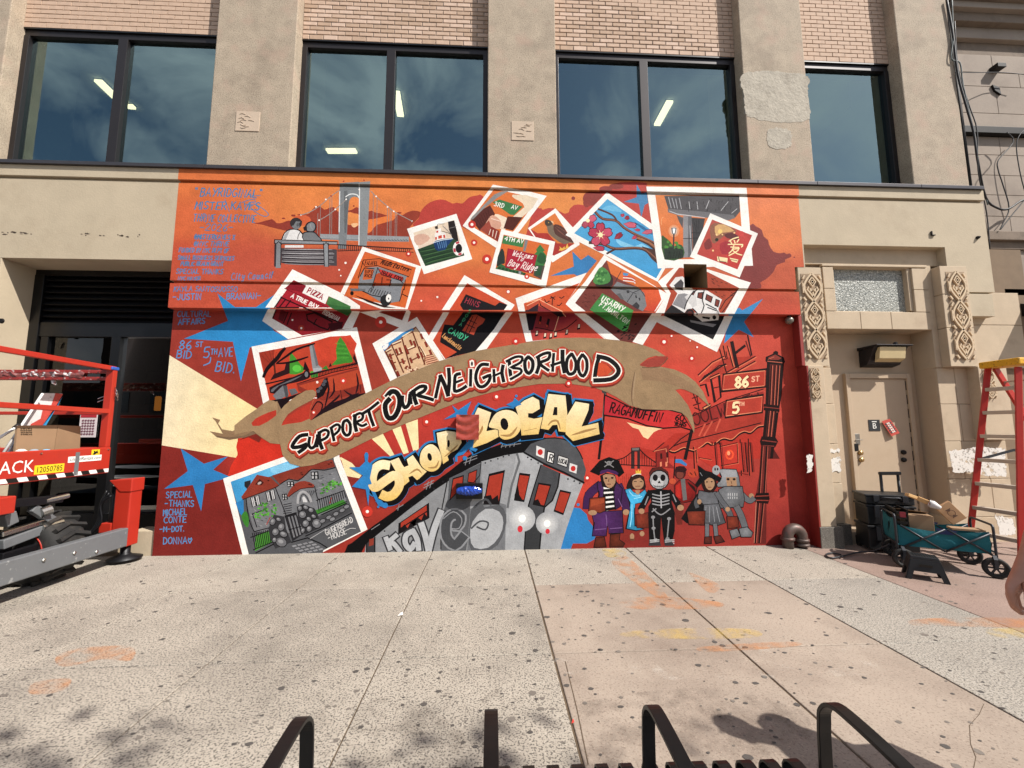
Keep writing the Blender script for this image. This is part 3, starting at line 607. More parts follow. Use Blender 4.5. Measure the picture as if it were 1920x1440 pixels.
# chips and small fixings on the tan stucco
chip = mat('stucco_chip', '#4a3d33', .95); random.seed(44)
for k in range(26):
    x = random.choice((random.uniform(0, 60), random.uniform(0, 275), random.uniform(150, 260))); y = 437+x*.02+random.uniform(-2.5, 2.5); w_, h_ = random.uniform(3, 14) if x < 60 else random.uniform(2, 7), random.uniform(.8, 2.2)
    MB().prism([atY(x+dx, y+dy, YB-.0005) for dx, dy in ((0, 0), (w_*.3, -h_), (w_*.7, -h_*.4), (w_, 0), (w_*.6, h_*.7), (w_*.2, h_*.5))], (0, .004, 0)).build('stucco_chip', chip, bld)
a = atY(1745, 438, YB); MB().strap([a+Vector((0, -.012, .03)), a+Vector((0, -.012, -.03)), a+Vector((.05, -.012, -.03))], .024, .012, (0, 1, 0)).build('wall_hook', bronze, bld)
a = atY(1832, 446, YB); MB().lathe([(.012, -.04), (.022, -.02), (.026, -.002)], a, 'y', 10).build('wall_bolt', rust, bld)
for px, m_ in (((4, 602), rust),): a = atY(*px, YB); MB().lathe([(.03, -.02), (.035, -.002)], a, 'y', 10).build('wall_bolt', m_, bld)
def atX(x, y, X):
    d = ray(x, y); t = X/d.x
    return Vector((X, d.y*t, d.z*t+CAMH))
red = mat('lift_red_paint', '#a92c1d', .4, var=.05, vs=3, bump=.03, dirt=('#6d2a20', 5, .6, .8, .35))
lgrey = mat('lift_grey_paint', '#66686a', .45, var=.08, vs=4, bump=.05, dirt=('#3f3f40', 4, .55, .8, .5), spots=[(25, .68, .73, '#9a9a98', .6)])
lblack = mat('greasy_black_steel', '#17171a', .45, .4, var=.2)
chrome = mat('bright_steel', '#b9b9b6', .25, 1.0, var=.05, bump=0)
rubber = mat('black_rubber', '#1d1c1b', .8, var=.2, bump=.3, dirt=('#5c5247', 7, .5, .8, .45))
white = mat('white_decal', '#e6e4de', .5, var=.03, bump=0); yel = mat('yellow_decal', '#e2c222', .5, var=.03, bump=0); ink = mat('black_decal', '#15140f', .5, var=0, bump=0)
# ------------------------------------------------------------------ scissor lift
PXL = -4.62
lift = thing('scissor_lift', 'red scissor lift parked in front of the dark shop front at the left edge', 'scissor lift', (-5.6, 4.2, 0))
c1, c2 = atX(209, 838, PXL), atX(209, 886, PXL)
YE1 = c1.y; ZT, ZB = c1.z, c2.z
pl = MB().box(PXL-.05, PXL, 2.6, YE1, ZB, ZT).build('platform_side', red, lift, .012)
box('platform_side', red, lift, -7.6, PXL-.055, YE1-.05, YE1, ZB, ZT, .012); box('platform_side', red, lift, -7.6, PXL-.055, 2.6, 2.65, ZB, ZT, .012)
box('platform_deck', lgrey, lift, -7.6, PXL-.05, 2.65, YE1-.05, ZB+.02, ZB+.09)
# hazard stripe, lettering, decals on the side
k = 0; y = 2.62
while y < YE1-.03:
    MB().add([(PXL+.0012, y, ZB+.012), (PXL+.0012, min(y+.088, YE1-.01), ZB+.012), (PXL+.0012, min(y+.064, YE1-.01), ZB+.055), (PXL+.0012, y-.024, ZB+.055)], [(0, 1, 2, 3)]).build('hazard_stripe', white if k % 2 else ink, pl); y += .09; k += 1
TX = lambda p: frame(p, (0, 1, 0), (0, 0, 1))
p = atX(1, 891, PXL); q_ = atX(62, 887, PXL)
hgt = .125; o_ = text('brand_lettering', 'SKYJACK', hgt, white, pl, TX((PXL+.002, p.y, p.z+.005)), 1.25)
w_ = max(v.co.y for v in o_.data.vertices)-p.y
for v in o_.data.vertices: v.co.y = q_.y+(v.co.y-p.y-w_)*(q_.y-p.y)/(.475*w_)
a, b = atX(63, 891, PXL), atX(121, 866, PXL)
box('fleet_number_plate', yel, pl, PXL, PXL+.002, a.y, b.y, a.z+.005, a.z+.095, 0)
o_ = text('fleet_number', '12050785', .06, ink, pl, TX((PXL+.0032, a.y+.012, a.z+.022)))
w_ = max(v.co.y for v in o_.data.vertices)-a.y-.012
for v in o_.data.vertices: v.co.y = a.y+.012+(v.co.y-a.y-.012)*(b.y-a.y-.03)/w_
a, b = atX(127, 867, PXL), atX(190, 856, PXL)
box('rental_sticker', white, pl, PXL, PXL+.002, a.y, b.y, a.z-.005, a.z+.06, 0)
o_ = text('rental_lettering', 'UnitedRentals.com', .04, ink, pl, TX((PXL+.0032, a.y+.012, a.z+.012)))
w_ = max(v.co.y for v in o_.data.vertices)-a.y-.012
for v in o_.data.vertices: v.co.y = a.y+.012+(v.co.y-a.y-.012)*(b.y-a.y-.03)/w_; v.co.y += .25*(v.co.z-a.z)
a = atX(137, 895, PXL); box('grey_tape', lgrey, pl, PXL, PXL+.004, a.y, a.y+.045, ZB+.02, ZB+.27, 0)
a, b = atX(171, 854, PXL), atX(187, 844, PXL)
box('warning_sticker', yel, pl, PXL, PXL+.002, a.y, b.y, a.z, b.z+.01, 0)
MB().add([(PXL+.003, a.y+(b.y-a.y)*u, a.z+.06*v) for u, v in ((.1, .2), (.3, .5), (.2, .9), (.5, .7), (.7, .95), (.75, .5), (.95, .3), (.6, .35), (.4, .1))], [tuple(range(9))]).build('warning_mark', ink, pl)
# guard rails
cp = atX(213, 692, PXL); ZR = cp.z
box('rail_post', red, lift, PXL-.09, PXL-.005, YE1-.07, YE1-.01, ZT, ZR, .006); box('rail_post', red, lift, PXL-.07, PXL-.01, 2.7, 2.76, ZT, ZR+.05, .006)
for z, n_ in ((ZR+.01, 'top_rail'), (atX(200, 771, PXL).z, 'mid_rail')): MB().bar((PXL-.035, 2.6, z+.04), (PXL-.035, YE1-.02, z), .05, .055).build(n_, red, lift, .006)
for z in (ZR-.03, ZR-.115): MB().bar((-7.6, YE1-.04, z), (PXL-.06, YE1-.04, z), .05, .04, (0, 0, 1)).build('end_rail', mat('paint_spattered_rail', '#8e2a25', .5, var=.3, vs=16, fine=40, spots=[(18, .6, .68, '#cfc4be', .7), (23, .62, .68, '#2a2224', .8)]) if 'paint_spattered_rail' not in bpy.data.materials else bpy.data.materials['paint_spattered_rail'], lift, .005)
MB().bar((-7.6, YE1-.04, atX(200, 771, PXL).z-.02), (PXL-.06, YE1-.04, atX(200, 771, PXL).z-.02), .05, .04).build('end_rail', red, lift, .005)
box('blue_tape', mat('blue_tape', '#2a55a8', .6), lift, PXL-.12, PXL+.004, YE1-.10, YE1+.004, ZR-.01, ZR+.03, .01)
wire = MB()
for z in (ZR-.32, ZR-.36): wire.tube(smoothline([(PXL-.2, YE1-.02, z-.04), (PXL-.08, YE1+.03, z+.02), (PXL+.02, YE1, z-.02), (PXL+.05, YE1-.06, z+.05), (PXL, YE1-.03, z+.1)], 4), .005, 5)
wire.build('tie_wire', chrome, lift)
# chassis, arms
BX = -4.38
b0 = atX(239, 990, BX); b1 = atX(239, 1008, BX)
MB().box(BX-.1, BX, 2.4, b0.y+.02, .20, b0.z).build('cross_beam', lgrey, lift, .012)
MB().box(-7.4, -4.72, 3.55, 4.45, .30, .52).build('chassis', lblack, lift, .02)
for (p0, p1, w_, h_, m_) in (((0, 1022), (118, 978), .07, .09, lgrey), ((0, 1003), (90, 975), .05, .05, chrome), ((0, 1045), (140, 1005), .05, .07, lblack), ((10, 945), (112, 935), .09, .08, lblack), ((0, 978), (22, 968), .12, .12, lgrey), ((60, 952), (110, 985), .06, .08, lgrey)):
    a, b = atX(*p0, -4.66), atX(*p1, -4.66); MB().bar(a, b, w_, h_).build('scissor_arm', m_, lift, .008)
for (x, y, r, l_) in ((110, 935, .03, .14), (85, 960, .055, .05), (100, 985, .04, .12), (125, 1000, .03, .2)):
    a = atX(x, y, -4.64); MB().tube([a-Vector((0, l_, 0)), a+Vector((.02, l_*.5, .02))], r, 12).build('pivot_pin', chrome, lift)
for z in (.62, .8, .97): 
    MB().bar((-7.2, 3.9, z), (-4.9, 3.9, z+.1), .06, .1).build('scissor_arm', lblack, lift, .008); MB().bar((-7.2, 4.3, z+.1), (-4.85, 4.3, z), .06, .1).build('scissor_arm', lblack, lift, .008)
random.seed(12)
for k in range(7):
    y0 = 3.6+.17*k; z0 = .55+.06*(k % 3)
    MB().tube(smoothline([(-5.6, y0, z0+.1), (-5.1, y0+.1, z0+.18), (-4.85, y0+.05, z0), (-4.72, y0+.15, z0-.14)], 4), .014, 6).build('hydraulic_hose', lblack, lift, 0, True)
for y, z in ((4.4, .42), (4.7, .40), (4.95, .34)):
    MB().lathe([(.0, .018), (.012, .018), (.018, .012), (.018, .0)], (BX-.001, y, z-.09), 'x', 6).build('bolt', chrome, lift)
for y in (3.3, 3.9, 4.5, YE1-.04): MB().lathe([(.0, .010), (.008, .010), (.010, .0)], (PXL, y, ZT-.03), 'x', 8).build('rivet', chrome, pl)
a = atX(0, 946, -4.5); box('outrigger_box', red, lift, -4.7, -4.5, a.y-.3, a.y+.13, a.z-.1, a.z+.06, .01)
# far corner outrigger
q0, q1 = atX(262, 1009, -4.40), atX(262, 890, -4.40)
OY = b0.y+.02
oc = MB().box(-4.58, -4.395, OY, OY+.17, .19, .88).build('outrigger', red, lift, .012)
MB().prism([(-4.66, OY-.01, .98), (-4.385, OY-.01, 1.0), (-4.385, OY-.01, .84), (-4.52, OY-.01, .84)], (0, .19, 0)).build('outrigger_head', red, oc, .01)
MB().tube([(-4.64, OY+.08, .22), (-4.64, OY+.08, .9)], .045, 12).build('outrigger_leg', lblack, oc, 0, True); box('outrigger_bracket', red, oc, -4.72, -4.585, OY-.01, OY+.1, .36, .47, .006)
MB().lathe([(.05, .19), (.05, .10), (.07, .08), (.17, .045), (.17, .03)], (-4.47, OY+.09, 0), 'z', 24).build('foot_pad', lblack, oc, 0, True)
hose = MB()
for k in range(3): hose.tube(smoothline([(-4.66+.03*k, OY-.02, .86-.03*k), (-4.70, OY-.04, .7), (-4.72+.02*k, OY-.03, .5), (-4.78, OY-.06, .35)], 4), .013, 6)
hose.build('hydraulic_hose', lblack, lift, 0, True)
# wheel
WC = Vector((-4.80, 4.60, .345))
wh = MB().lathe([(.20, 0), (.26, -.015), (.315, .02), (.335, .06), (.335, .30), (.315, .34), (.26, .375), (.20, .36)], WC, 'y', 40).build('wheel', rubber, lift, 0, True)
lug = MB()
for k in range(20):
    a = 2*math.pi*k/20
    for s, o2 in ((0, 0), (1, math.pi/20)):
        aa = a+o2; y0 = .03 if s == 0 else .19
        c_ = WC+Vector((.34*math.cos(aa), y0, .34*math.sin(aa))); d_ = WC+Vector((.34*math.cos(aa+(.16 if s == 0 else -.16)), y0+.16, .34*math.sin(aa+(.16 if s == 0 else -.16))))
        lug.bar(c_, d_, .035, .05, (math.cos(aa), 0, math.sin(aa)))
lug.build('tyre_lug', rubber, wh)
MB().lathe([(.02, .03), (.12, .03), (.19, .0), (.205, -.012), (.21, .02)], WC, 'y', 32).build('rim', red, wh, 0, True)
# things on the platform
PX2 = -4.78
card = mat('brown_cardboard', '#94775a', .85, var=.05, vs=6, bump=.1)
cb = thing('cardboard_sheet', 'folded brown cardboard standing on the lift platform behind its red side', 'cardboard', tuple(atX(90, 840, PX2)))
q = [atX(x, y, PX2) for x, y in ((33, 798), (108, 797), (160, 799), (158, 845), (100, 850), (28, 852))]
MB().prism([q[0], q[1], q[4], q[5]], (-.02, 0, 0)).build('panel', card, cb); MB().prism([q[1]+Vector((.004, .003, 0)), q[2]+Vector((-.05, 0, 0)), q[3]+Vector((-.05, 0, 0)), q[4]+Vector((.004, .003, 0))], (-.02, 0, 0)).build('panel', card, cb)
sc = MB(); random.seed(3)
for r in range(4):
    for k in range(7):
        x = 39+k*3.1+random.uniform(-.5, .5); y = 803.5+r*3.6
        sc.strap([atX(x+dx, y+dy, PX2+.004) for dx, dy in ((0, 0), (1.2, -1.3*random.random()), (1.6, 1.2), (2.4, .3*random.random()))], .006, .001, (0, 0, 1))
sc.build('pen_scrawl', ink, cb)
PX3 = -4.95
bd = thing('painted_board', 'narrow paint smeared board in white, red and blue leaning on the lift rail', 'board', tuple(atX(70, 800, PX3)))
q = [atX(x, y, PX3) for x, y in ((82, 737), (108, 736), (117, 738), (60, 850), (45, 850), (15, 850))]
MB().prism([q[0], q[2], q[3], q[5]], (-.02, 0, 0)).build('board_panel', mat('smeared_white', '#d5cfce', .5, var=.1, vs=9, spots=[(14, .6, .66, '#5c5657', .5)]), bd)
def onb(pts, m, n_, off): MB().prism([atX(x, y, PX3+off) for x, y in pts], (.001, 0, 0)).build(n_, m, bd)
onb(((104, 737), (118, 739), (75, 812), (50, 812), (58, 795), (76, 785), (80, 768), (96, 760)), mat('smeared_red', '#b8453c', .5, var=.2, vs=14), 'red_smear', .002)
onb(((113, 752), (117, 744), (72, 815), (78, 800)), mat('smeared_blue', '#2f8ec4', .5, var=.1), 'blue_smear', .004); onb(((108, 762), (112, 753), (78, 812), (70, 812)), bpy.data.materials['smeared_blue'], 'blue_smear', .0045)
alu = mat('white_pole', '#d9d6d2', .4, var=.05)
po = thing('paint_roller_pole', 'white extension pole with grey clamp leaning at the left of the cardboard', 'pole', tuple(atX(20, 808, PX3)))
MB().tube([atX(-25, 836, PX3+.06), atX(32, 800, PX3+.06)], .014, 8).build('pole', alu, po, 0, True); MB().tube([atX(28, 803, PX3+.06), atX(36, 797, PX3+.06)], .026, 8).build('clamp', bronze, po, 0, True); MB().tube([atX(6, 850, PX3+.08), atX(80, 738, PX3+.08)], .012, 8).build('pole', alu, po, 0, True)
random.seed(9)
ps = thing('plastic_sheet', 'crumpled paint spattered plastic sheeting taped along the lift end rail', 'plastic sheeting', (-5.2, YE1, ZR-.1))
m = MB(); N = 60; R_ = 10; vs = []
for i in range(N):
    x = -7.2+(PXL-.35+7.2)*i/(N-1)
    for k in range(R_):
        a = 2*math.pi*k/R_; rr = random.uniform(.03, .062)*(1 if i % 9 else .6)
        vs.append((x+random.uniform(-.02, .02), YE1-.04+.7*rr*math.cos(a), ZR-.07+rr*1.05*math.sin(a)))
m.add(vs, [(i*R_+k, i*R_+(k+1) % R_, (i+1)*R_+(k+1) % R_, (i+1)*R_+k) for i in range(N-1) for k in range(R_)])
pmx = mat('spattered_plastic', '#7a4440', .3, var=.3, vs=12, fine=30, bump=.4, bs=20, bd=.02, spots=[(11, .55, .62, '#cdc8c6', .85), (15, .60, .66, '#3a3034', .8)])
m.build('wrapped_sheet', pmx, ps)
q = [atY(x, y, YE1-.02) for x, y in ((72, 694), (98, 700), (122, 694), (118, 703), (104, 712), (107, 722), (101, 719), (98, 710), (84, 704))]
MB().prism(q, (0, -.025, 0)).build('hanging_flap', mat('flap_plastic', '#c3bdbb', .35, var=.2, spots=[(22, .52, .58, '#7a3b36', .8)]), ps)
for lab, x, c in (('white paint can lid showing above the lift side, left of the pair', 40, '#d8d2ca'), ('grey spray can top behind the lift side under the cardboard', 64, '#8f98a4'), ('light blue spray can top behind the lift side under the cardboard', 87, '#74b2d6')):
    p = atX(x, 846, PXL-.1); t = thing('paint_can', lab, 'paint can', (p.x, p.y, ZB+.09), 'paint cans on the lift')
    MB().lathe([(.045, 0), (.045, p.z-ZB-.09-.01), (.04, p.z-ZB-.085), (.02, p.z-ZB-.07), (.0, p.z-ZB-.068)], (p.x, p.y, ZB+.09), 'z', 16).build('can_body', mat('can_'+c[1:], c, .4), t, 0, True); MB().lathe([(.012, 0), (.012, .02)], (p.x, p.y, p.z+.0), 'z', 8).build('nozzle', white, t)

# ------------------------------------------------------------------ wagon and what it carries
U = Vector((.862, -.507, 0)); Vv = Vector((.507, .862, 0)); O = Vector((4.745, 4.70, 0))
def wp(u, v, z): return O+U*u+Vv*v+Vector((0, 0, z))
frm = mat('dark_grey_tube', '#35363a', .45, .5, var=.06, bump=.02)
teal = mat('teal_canvas', '#12636c', .8, var=.08, vs=8, fine=200, bump=.4, bs=14, bd=.02)
wg = thing('folding_wagon', 'teal canvas folding wagon loaded with boxes in front of the tan door', 'wagon', tuple(wp(.37, .23, 0)))
LEN, WID = .76, .45
def canvas(u0, v0, u1, v1, z0, z1, n=16):
    m = MB(); R2 = 7; random.seed(int(100*u0+10*v1))
    for i in range(n+1):
        t = i/n
        for j in range(R2):
            s = j/(R2-1); sag = -.045*math.sin(math.pi*t)*s**3; bul = .012*math.sin(9*t+3*s)*math.sin(math.pi*s)+random.uniform(-.004, .004)
            p = wp(u0+(u1-u0)*t, v0+(v1-v0)*t, z0+(z1-z0)*s+sag)
            nrm = (Vv if abs(u1-u0) > abs(v1-v0) else U); m.v.append(tuple(p+nrm*bul))
    for i in range(n):
        for j in range(R2-1): m.f.append((i*R2+j, (i+1)*R2+j, (i+1)*R2+j+1, i*R2+j+1))
    return m.build('canvas_side', teal, wg, 0, True)
canvas(-.02, 0, LEN-.03, 0, .24, .47); canvas(-.02, WID, LEN-.03, WID, .24, .47); canvas(-.03, 0, -.03, WID, .24, .56, 10); canvas(LEN-.03, 0, LEN-.03, WID, .24, .44, 10)
MB().hexa([wp(-.02, .01, .235), wp(LEN-.04, .01, .235), wp(LEN-.04, WID-.01, .235), wp(-.02, WID-.01, .235), wp(-.02, .01, .245), wp(LEN-.04, .01, .245), wp(LEN-.04, WID-.01, .245), wp(-.02, WID-.01, .245)]).build('canvas_floor', teal, wg)
def tb(pts, r=.011, n_='frame_tube'): return MB().tube(pts, r, 8).build(n_, frm, wg, 0, True)
for v in (-.012, WID+.012):
    tb([wp(-.03, v, .20), wp(.38, v, .46)]); tb([wp(-.0, v, .47), wp(.36, v, .22)]); tb([wp(.36, v-.01, .22), wp(LEN-.03, v-.01, .455)]); tb([wp(.40, v, .46), wp(LEN, v, .21)])
    MB().add([wp(.30, v-.004, .47), wp(.48, v-.004, .45), wp(.44, v-.006, .405), wp(.33, v-.006, .405)], [(0, 1, 2, 3)]).build('canvas_patch', mat('navy_canvas', '#1c2750', .8) if v < 0 else bpy.data.materials['navy_canvas'], wg)
for u, zt in ((-.045, .585), (LEN+.0, .545)):
    tb(smoothline([wp(u, -.015, .14), wp(u, -.015, zt-.06), wp(u, .0, zt-.012), wp(u, .05, zt), wp(u, WID-.05, zt), wp(u, WID, zt-.012), wp(u, WID+.015, zt-.06), wp(u, WID+.015, .14)], 3), .012); tb([wp(u, -.015, .26), wp(u, WID+.015, .26)])
tyrem = rubber
for u, v in ((.0, -.02), (.03, WID+.02), (LEN-.02, -.03), (LEN-.03, WID+.03)):
    yaw = .15 if u > .3 else -.1
    ax = (Vv*math.cos(yaw)+U*math.sin(yaw)); M = frame(wp(u, v, .105), U*math.cos(yaw)-Vv*math.sin(yaw), (0, 0, 1))
    w_ = MB().lathe([(.066, -.02), (.095, -.026), (.105, -.015), (.105, .015), (.095, .026), (.066, .02)], (0, 0, 0), 'z', 28, True).xf(M).build('wheel', rubber, wg, 0, True)
    rm = MB().lathe([(.062, -.018), (.070, -.018), (.070, .018), (.062, .018)], (0, 0, 0), 'z', 24, True); rm.lathe([(.018, -.024), (.018, .024)], (0, 0, 0), 'z', 12)
    for k in range(6): a_ = k*math.pi/3; rm.bar((.012*math.cos(a_), .012*math.sin(a_), 0), (.066*math.cos(a_), .066*math.sin(a_), 0), .016, .02, (0, 0, 1))
    rm.xf(M).build('rim', frm, w_); 
    pv = wp(u, v, .105); MB().strap([pv+ax*.034, pv+ax*.034+Vector((0, 0, .09)), pv+Vector((0, 0, .125)), pv-ax*.034+Vector((0, 0, .09)), pv-ax*.034], .03, .005, U).build('fork', frm, w_)
hp = [wp(-.05, .20, .20), atZ(1640, 1032, .09), atZ(1607, 1036, .03), atZ(1575, 1044, .018), atZ(1556, 1046, .014), atZ(1549, 1040, .014), atZ(1560, 1037, .016), atZ(1577, 1040, .02)]
MB().tube(smoothline(hp, 4), .010, 8).build('pull_handle', frm, wg, 0, True)
def obox(name, lab, cat, u0, u1, v0, v1, z0, z1, m, rot=0, tilt=0, group=None):
    c = wp((u0+u1)/2, (v0+v1)/2, z0); t = thing(name, lab, cat, tuple(c), group)
    Rm = Matrix.Translation(c) @ frame((0, 0, 0), U, Vv) @ Matrix.Rotation(rot, 4, 'Z') @ Matrix.Rotation(tilt, 4, 'Y')
    du, dv = (u1-u0)/2, (v1-v0)/2
    return t, Rm, du, dv, z1-z0
t, Rm, du, dv, h = obox('cardboard_box', 'larger brown cardboard box with loose flaps standing in the teal wagon', 'box', .03, .33, .10, .38, .25, .575, card)
MB().box(-du, du, -dv, dv, 0, h).xf(Rm).build('box_body', card, t, .004)
MB().hexa([(-du, -dv, h), (du, -dv, h), (du, -dv-.10, h+.02), (-du, -dv-.12, h+.05), (-du, -dv, h+.004), (du, -dv, h+.004), (du, -dv-.10, h+.024), (-du, -dv-.12, h+.054)]).xf(Rm @ Matrix.Translation((0, .22, 0))).build('box_flap', card, t)
t, Rm, du, dv, h = obox('cardboard_box', 'small pale box with a printed diamond pattern tilted on top of the wagon load', 'box', .46, .70, .10, .20, .50, .60, card, .1)
pale = mat('pale_box_card', '#c29a72', .8, var=.04); pr = mat('box_print', '#6d5342', .8)
c = atY(1784, 962, 4.62); Rm = frame(c, U*.6-Vector((0, 0, .45))+Vv*-.15, Vector((0, 0, .55))+U*.62)
MB().box(-.075, .075, -.11, .11, -.05, .0).xf(frame(c, U*.55+Vector((0, 0, .42)), Vector((0, 0, .8))-U*.75)).build('box_body', pale, t, .003)
Mx = frame(c, U*.55+Vector((0, 0, .42)), Vector((0, 0, .8))-U*.75)
pp = MB()
for pts in (((-.03, .05), (.03, .05), (.0, .02)), ((-.03, -.05), (.03, -.05), (.0, -.02))): pp.prism([(x, y, .001) for x, y in pts], (0, 0, .001))
pp.lathe([(.03, .001), (.036, .001), (.036, .0025), (.03, .0025)], (0, 0, 0), 'z', 20, True); pp.xf(Mx).build('printed_diamond', pr, t)
t, Rm, du, dv, h = obox('cardboard_tray', 'flat brown cardboard lying across the right end of the wagon', 'cardboard', .45, .72, .03, .16, .455, .475, card, .03)
MB().box(-du, du, -dv, dv, 0, h).xf(Rm).build('sheet', card, t)
t, Rm, du, dv, h = obox('crate', 'black open crate at the left end inside the wagon', 'crate', -.02, .10, .05, .40, .25, .64, blackm)
cr_ = MB()
for k in range(7): z = h*k/7; cr_.box(-du, du, -dv, -dv+.01, z, z+.03); cr_.box(-du, du, dv-.01, dv, z, z+.03); cr_.box(-du, -du+.01, -dv, dv, z, z+.03)
for x in (-du, du-.012): cr_.box(x, x+.012, -dv, dv, 0, h)
cr_.xf(Rm).build('crate_body', blackm, t); MB().box(-du*.3, du*.6, -dv-.004, -dv, .30, .36).xf(Rm).build('crate_label', mat('crate_red', '#8c2430', .6), t)
t = thing('paint_brush', 'wide wooden paint brush with a white wrapped head lying over the wagon load', 'brush', tuple(atY(1735, 945, 4.75)))
a, b = atY(1742, 943, 4.66), atY(1764, 953, 4.58); a2 = atY(1720, 934, 4.72)
MB().tube([a, a.lerp(b, .3), b], [.035, .045, .02], 12).build('wrapped_head', mat('white_wrap', '#cfcbc8', .5, var=.08), t, 0, True); MB().bar(a2, a, .03, .05).build('brush_handle', mat('raw_wood', '#c79a62', .6, var=.15), t, .006); MB().lathe([(.042, 0), (.046, .008), (.042, .016)], (0, 0, 0), 'z', 14).xf(frame(a.lerp(b, .1), (0, 0, 1), (b-a).cross(Vector((0, 0, 1))))).build('ferrule', chrome, t)
a, b = atY(1700, 927, 4.80), atY(1722, 935, 4.80)
t = thing('wood_scrap', 'splintered pale wood offcut beside the paint brush on the wagon', 'wood', tuple(a)); MB().bar(a, b, .05, .035).build('offcut', mat('pale_wood', '#d2a870', .6, var=.15), t, .004)
# ------------------------------------------------------------------ tool box, stool
t = thing('rolling_tool_box', 'stacked black rolling tool box with a tall pull handle beside the tan door', 'tool box', (5.1, 5.3, 0))
tool = mat('black_tool_plastic', '#151517', .5, var=.15, bump=.1)
TU = Vector((.93, -.36, 0)).normalized(); TV = Vector((.36, .93, 0)).normalized(); TO = atZ(1632, 1036, 0); TM = frame(TO, TU, TV)
for z0, z1, e in ((.04, .34, 0), (.35, .60, .01), (.61, .735, .005)):
    b_ = MB().box(e, .52-e, e, .36-e, z0, z1-.03).xf(TM).build('tool_case', tool, t, .012); MB().box(e-.012, .532-e, e-.012, .372-e, z1-.03, z1).xf(TM).build('case_lid', tool, b_, .008)
    for x in (.08, .38): MB().box(x, x+.06, -.02, .0, (z0+z1)/2-.03, z1-.01).xf(TM).build('latch', frm, b_, .004)
    MB().tube(smoothline([(.16, -.005, z0+.06), (.17, -.03, z0+.09), (.26, -.034, z0+.09), (.35, -.03, z0+.09), (.36, -.005, z0+.06)], 3), .01, 8).xf(TM).build('case_handle', frm, b_, 0, True)
h0, h1 = atY(1681, 897, 5.2), atY(1712, 897, 5.2)
MB().tube([(h0.x, 5.42, .3), (h0.x, 5.42, h0.z+.04)], .017, 8).build('handle_tube', tool, t, 0, True); MB().tube([(h1.x+.02, 5.42, .3), (h1.x+.02, 5.42, h0.z+.04)], .017, 8).build('handle_tube', tool, t, 0, True); MB().bar((h0.x-.02, 5.42, h0.z+.04), (h1.x+.06, 5.42, h0.z+.04), .04, .045).build('handle_grip', tool, t, .012)
for x in (.02, .5): MB().lathe([(.02, -.02), (.07, -.018), (.07, .018), (.02, .02)], (x, .34, .07), 'x', 18).xf(TM).build('tool_box_wheel', rubber, t)
st_ = thing('step_stool', 'low black plastic step stool in front of the teal wagon', 'step stool', (4.6, 4.35, 0))
SO = atZ(1698, 1084, 0); SU = (atZ(1784, 1097, 0)-SO); sl = SU.length; SU.normalize(); SV = Vector((-SU.y, SU.x, 0)); SM = frame(SO, SU, SV)
D_, H_, e = .25, .235, .055
plas = mat('black_moulded_plastic', '#1b1b1d', .45, var=.1, bump=.1)
MB().hexa([(e, e*.7, H_-.03), (sl-e, e*.7, H_-.03), (sl-e, D_-e*.7, H_-.03), (e, D_-e*.7, H_-.03), (e+.006, e*.7+.006, H_), (sl-e-.006, e*.7+.006, H_), (sl-e-.006, D_-e*.7-.006, H_), (e+.006, D_-e*.7-.006, H_)]).xf(SM).build('stool_top', plas, st_, .006)
tr_ = MB()
for k in range(9):
    for j in range(4): tr_.box(e+.03+k*.022, e+.042+k*.022, e+.0+j*.035, e+.02+j*.035, H_, H_+.003)
tr_.xf(SM).build('tread_grid', plas, st_)
def sidepan(p):   # p: outline in (x along, z) for long sides
    return p
for y0, y1 in ((0, e*.7), (D_, D_-e*.7)):
    pts = [(0, 0), (.05, 0), (.075, .085), (sl-.075, .085), (sl-.05, 0), (sl, 0), (sl-e, H_-.03), (e, H_-.03)]
    MB().prism([Vector((x, y0+(y1-y0)*z/(H_-.03), z)) for x, z in pts], (0, (.012 if y0 == 0 else -.012), 0)).xf(SM).build('stool_side', plas, st_, .003)
    MB().box(sl/2-.05, sl/2+.05, y0-.002+(y1-y0)*.62, y0+.002+(y1-y0)*.62, .135, .16).xf(SM).build('stool_slot', ink, st_)
for x0, x1 in ((0, e), (sl, sl-e)):
    pts = [(0, 0), (.045, 0), (.06, .1), (D_-.06, .1), (D_-.045, 0), (D_, 0), (D_-e*.7, H_-.03), (e*.7, H_-.03)]
    MB().prism([Vector((x0+(x1-x0)*z/(H_-.03), y, z)) for y, z in pts], ((.012 if x0 == 0 else -.012), 0, 0)).xf(SM).build('stool_end', plas, st_, .003)
# ------------------------------------------------------------------ ladder
ld = thing('step_ladder', 'tall red fibreglass step ladder with a yellow cap at the right edge', 'ladder', (6.4, 4.8, 0))
lred = mat('fibreglass_red', '#b32a1d', .4, var=.06, vs=5, bump=.03, dirt=('#6b1712', 6, .6, .8, .4)); lyel = mat('ladder_yellow', '#d8a01c', .5, var=.12, vs=14, spots=[(40, .62, .68, '#4a3a20', .7)]); alum = mat('ladder_aluminium', '#b3a698', .45, .25, var=.08)
FY, NY = 5.02, 4.56      # far and near rails at foot
def onrail(p0, p1, z): t = (z-p0.z)/(p1.z-p0.z); return p0.lerp(p1, t)
fT = atY(1853, 688, 4.95); f1 = atY(1822, 975, FY); fB = fT+(f1-fT)*(fT.z/(fT.z-f1.z))
nT = atY(1909, 688, 4.66); nB = Vector((fB.x+.0, NY-.05, 0))
n1 = atY(1914, 960, 4.57); nB = nT+(n1-nT)*(nT.z/(nT.z-n1.z))
rT = atY(1866, 690, 4.95); rB = Vector((rT.x+1.25, 4.98, 0)); r2T = Vector((rT.x+.0, 4.62, rT.z)); r2B = Vector((rT.x+1.25, 4.50, 0))
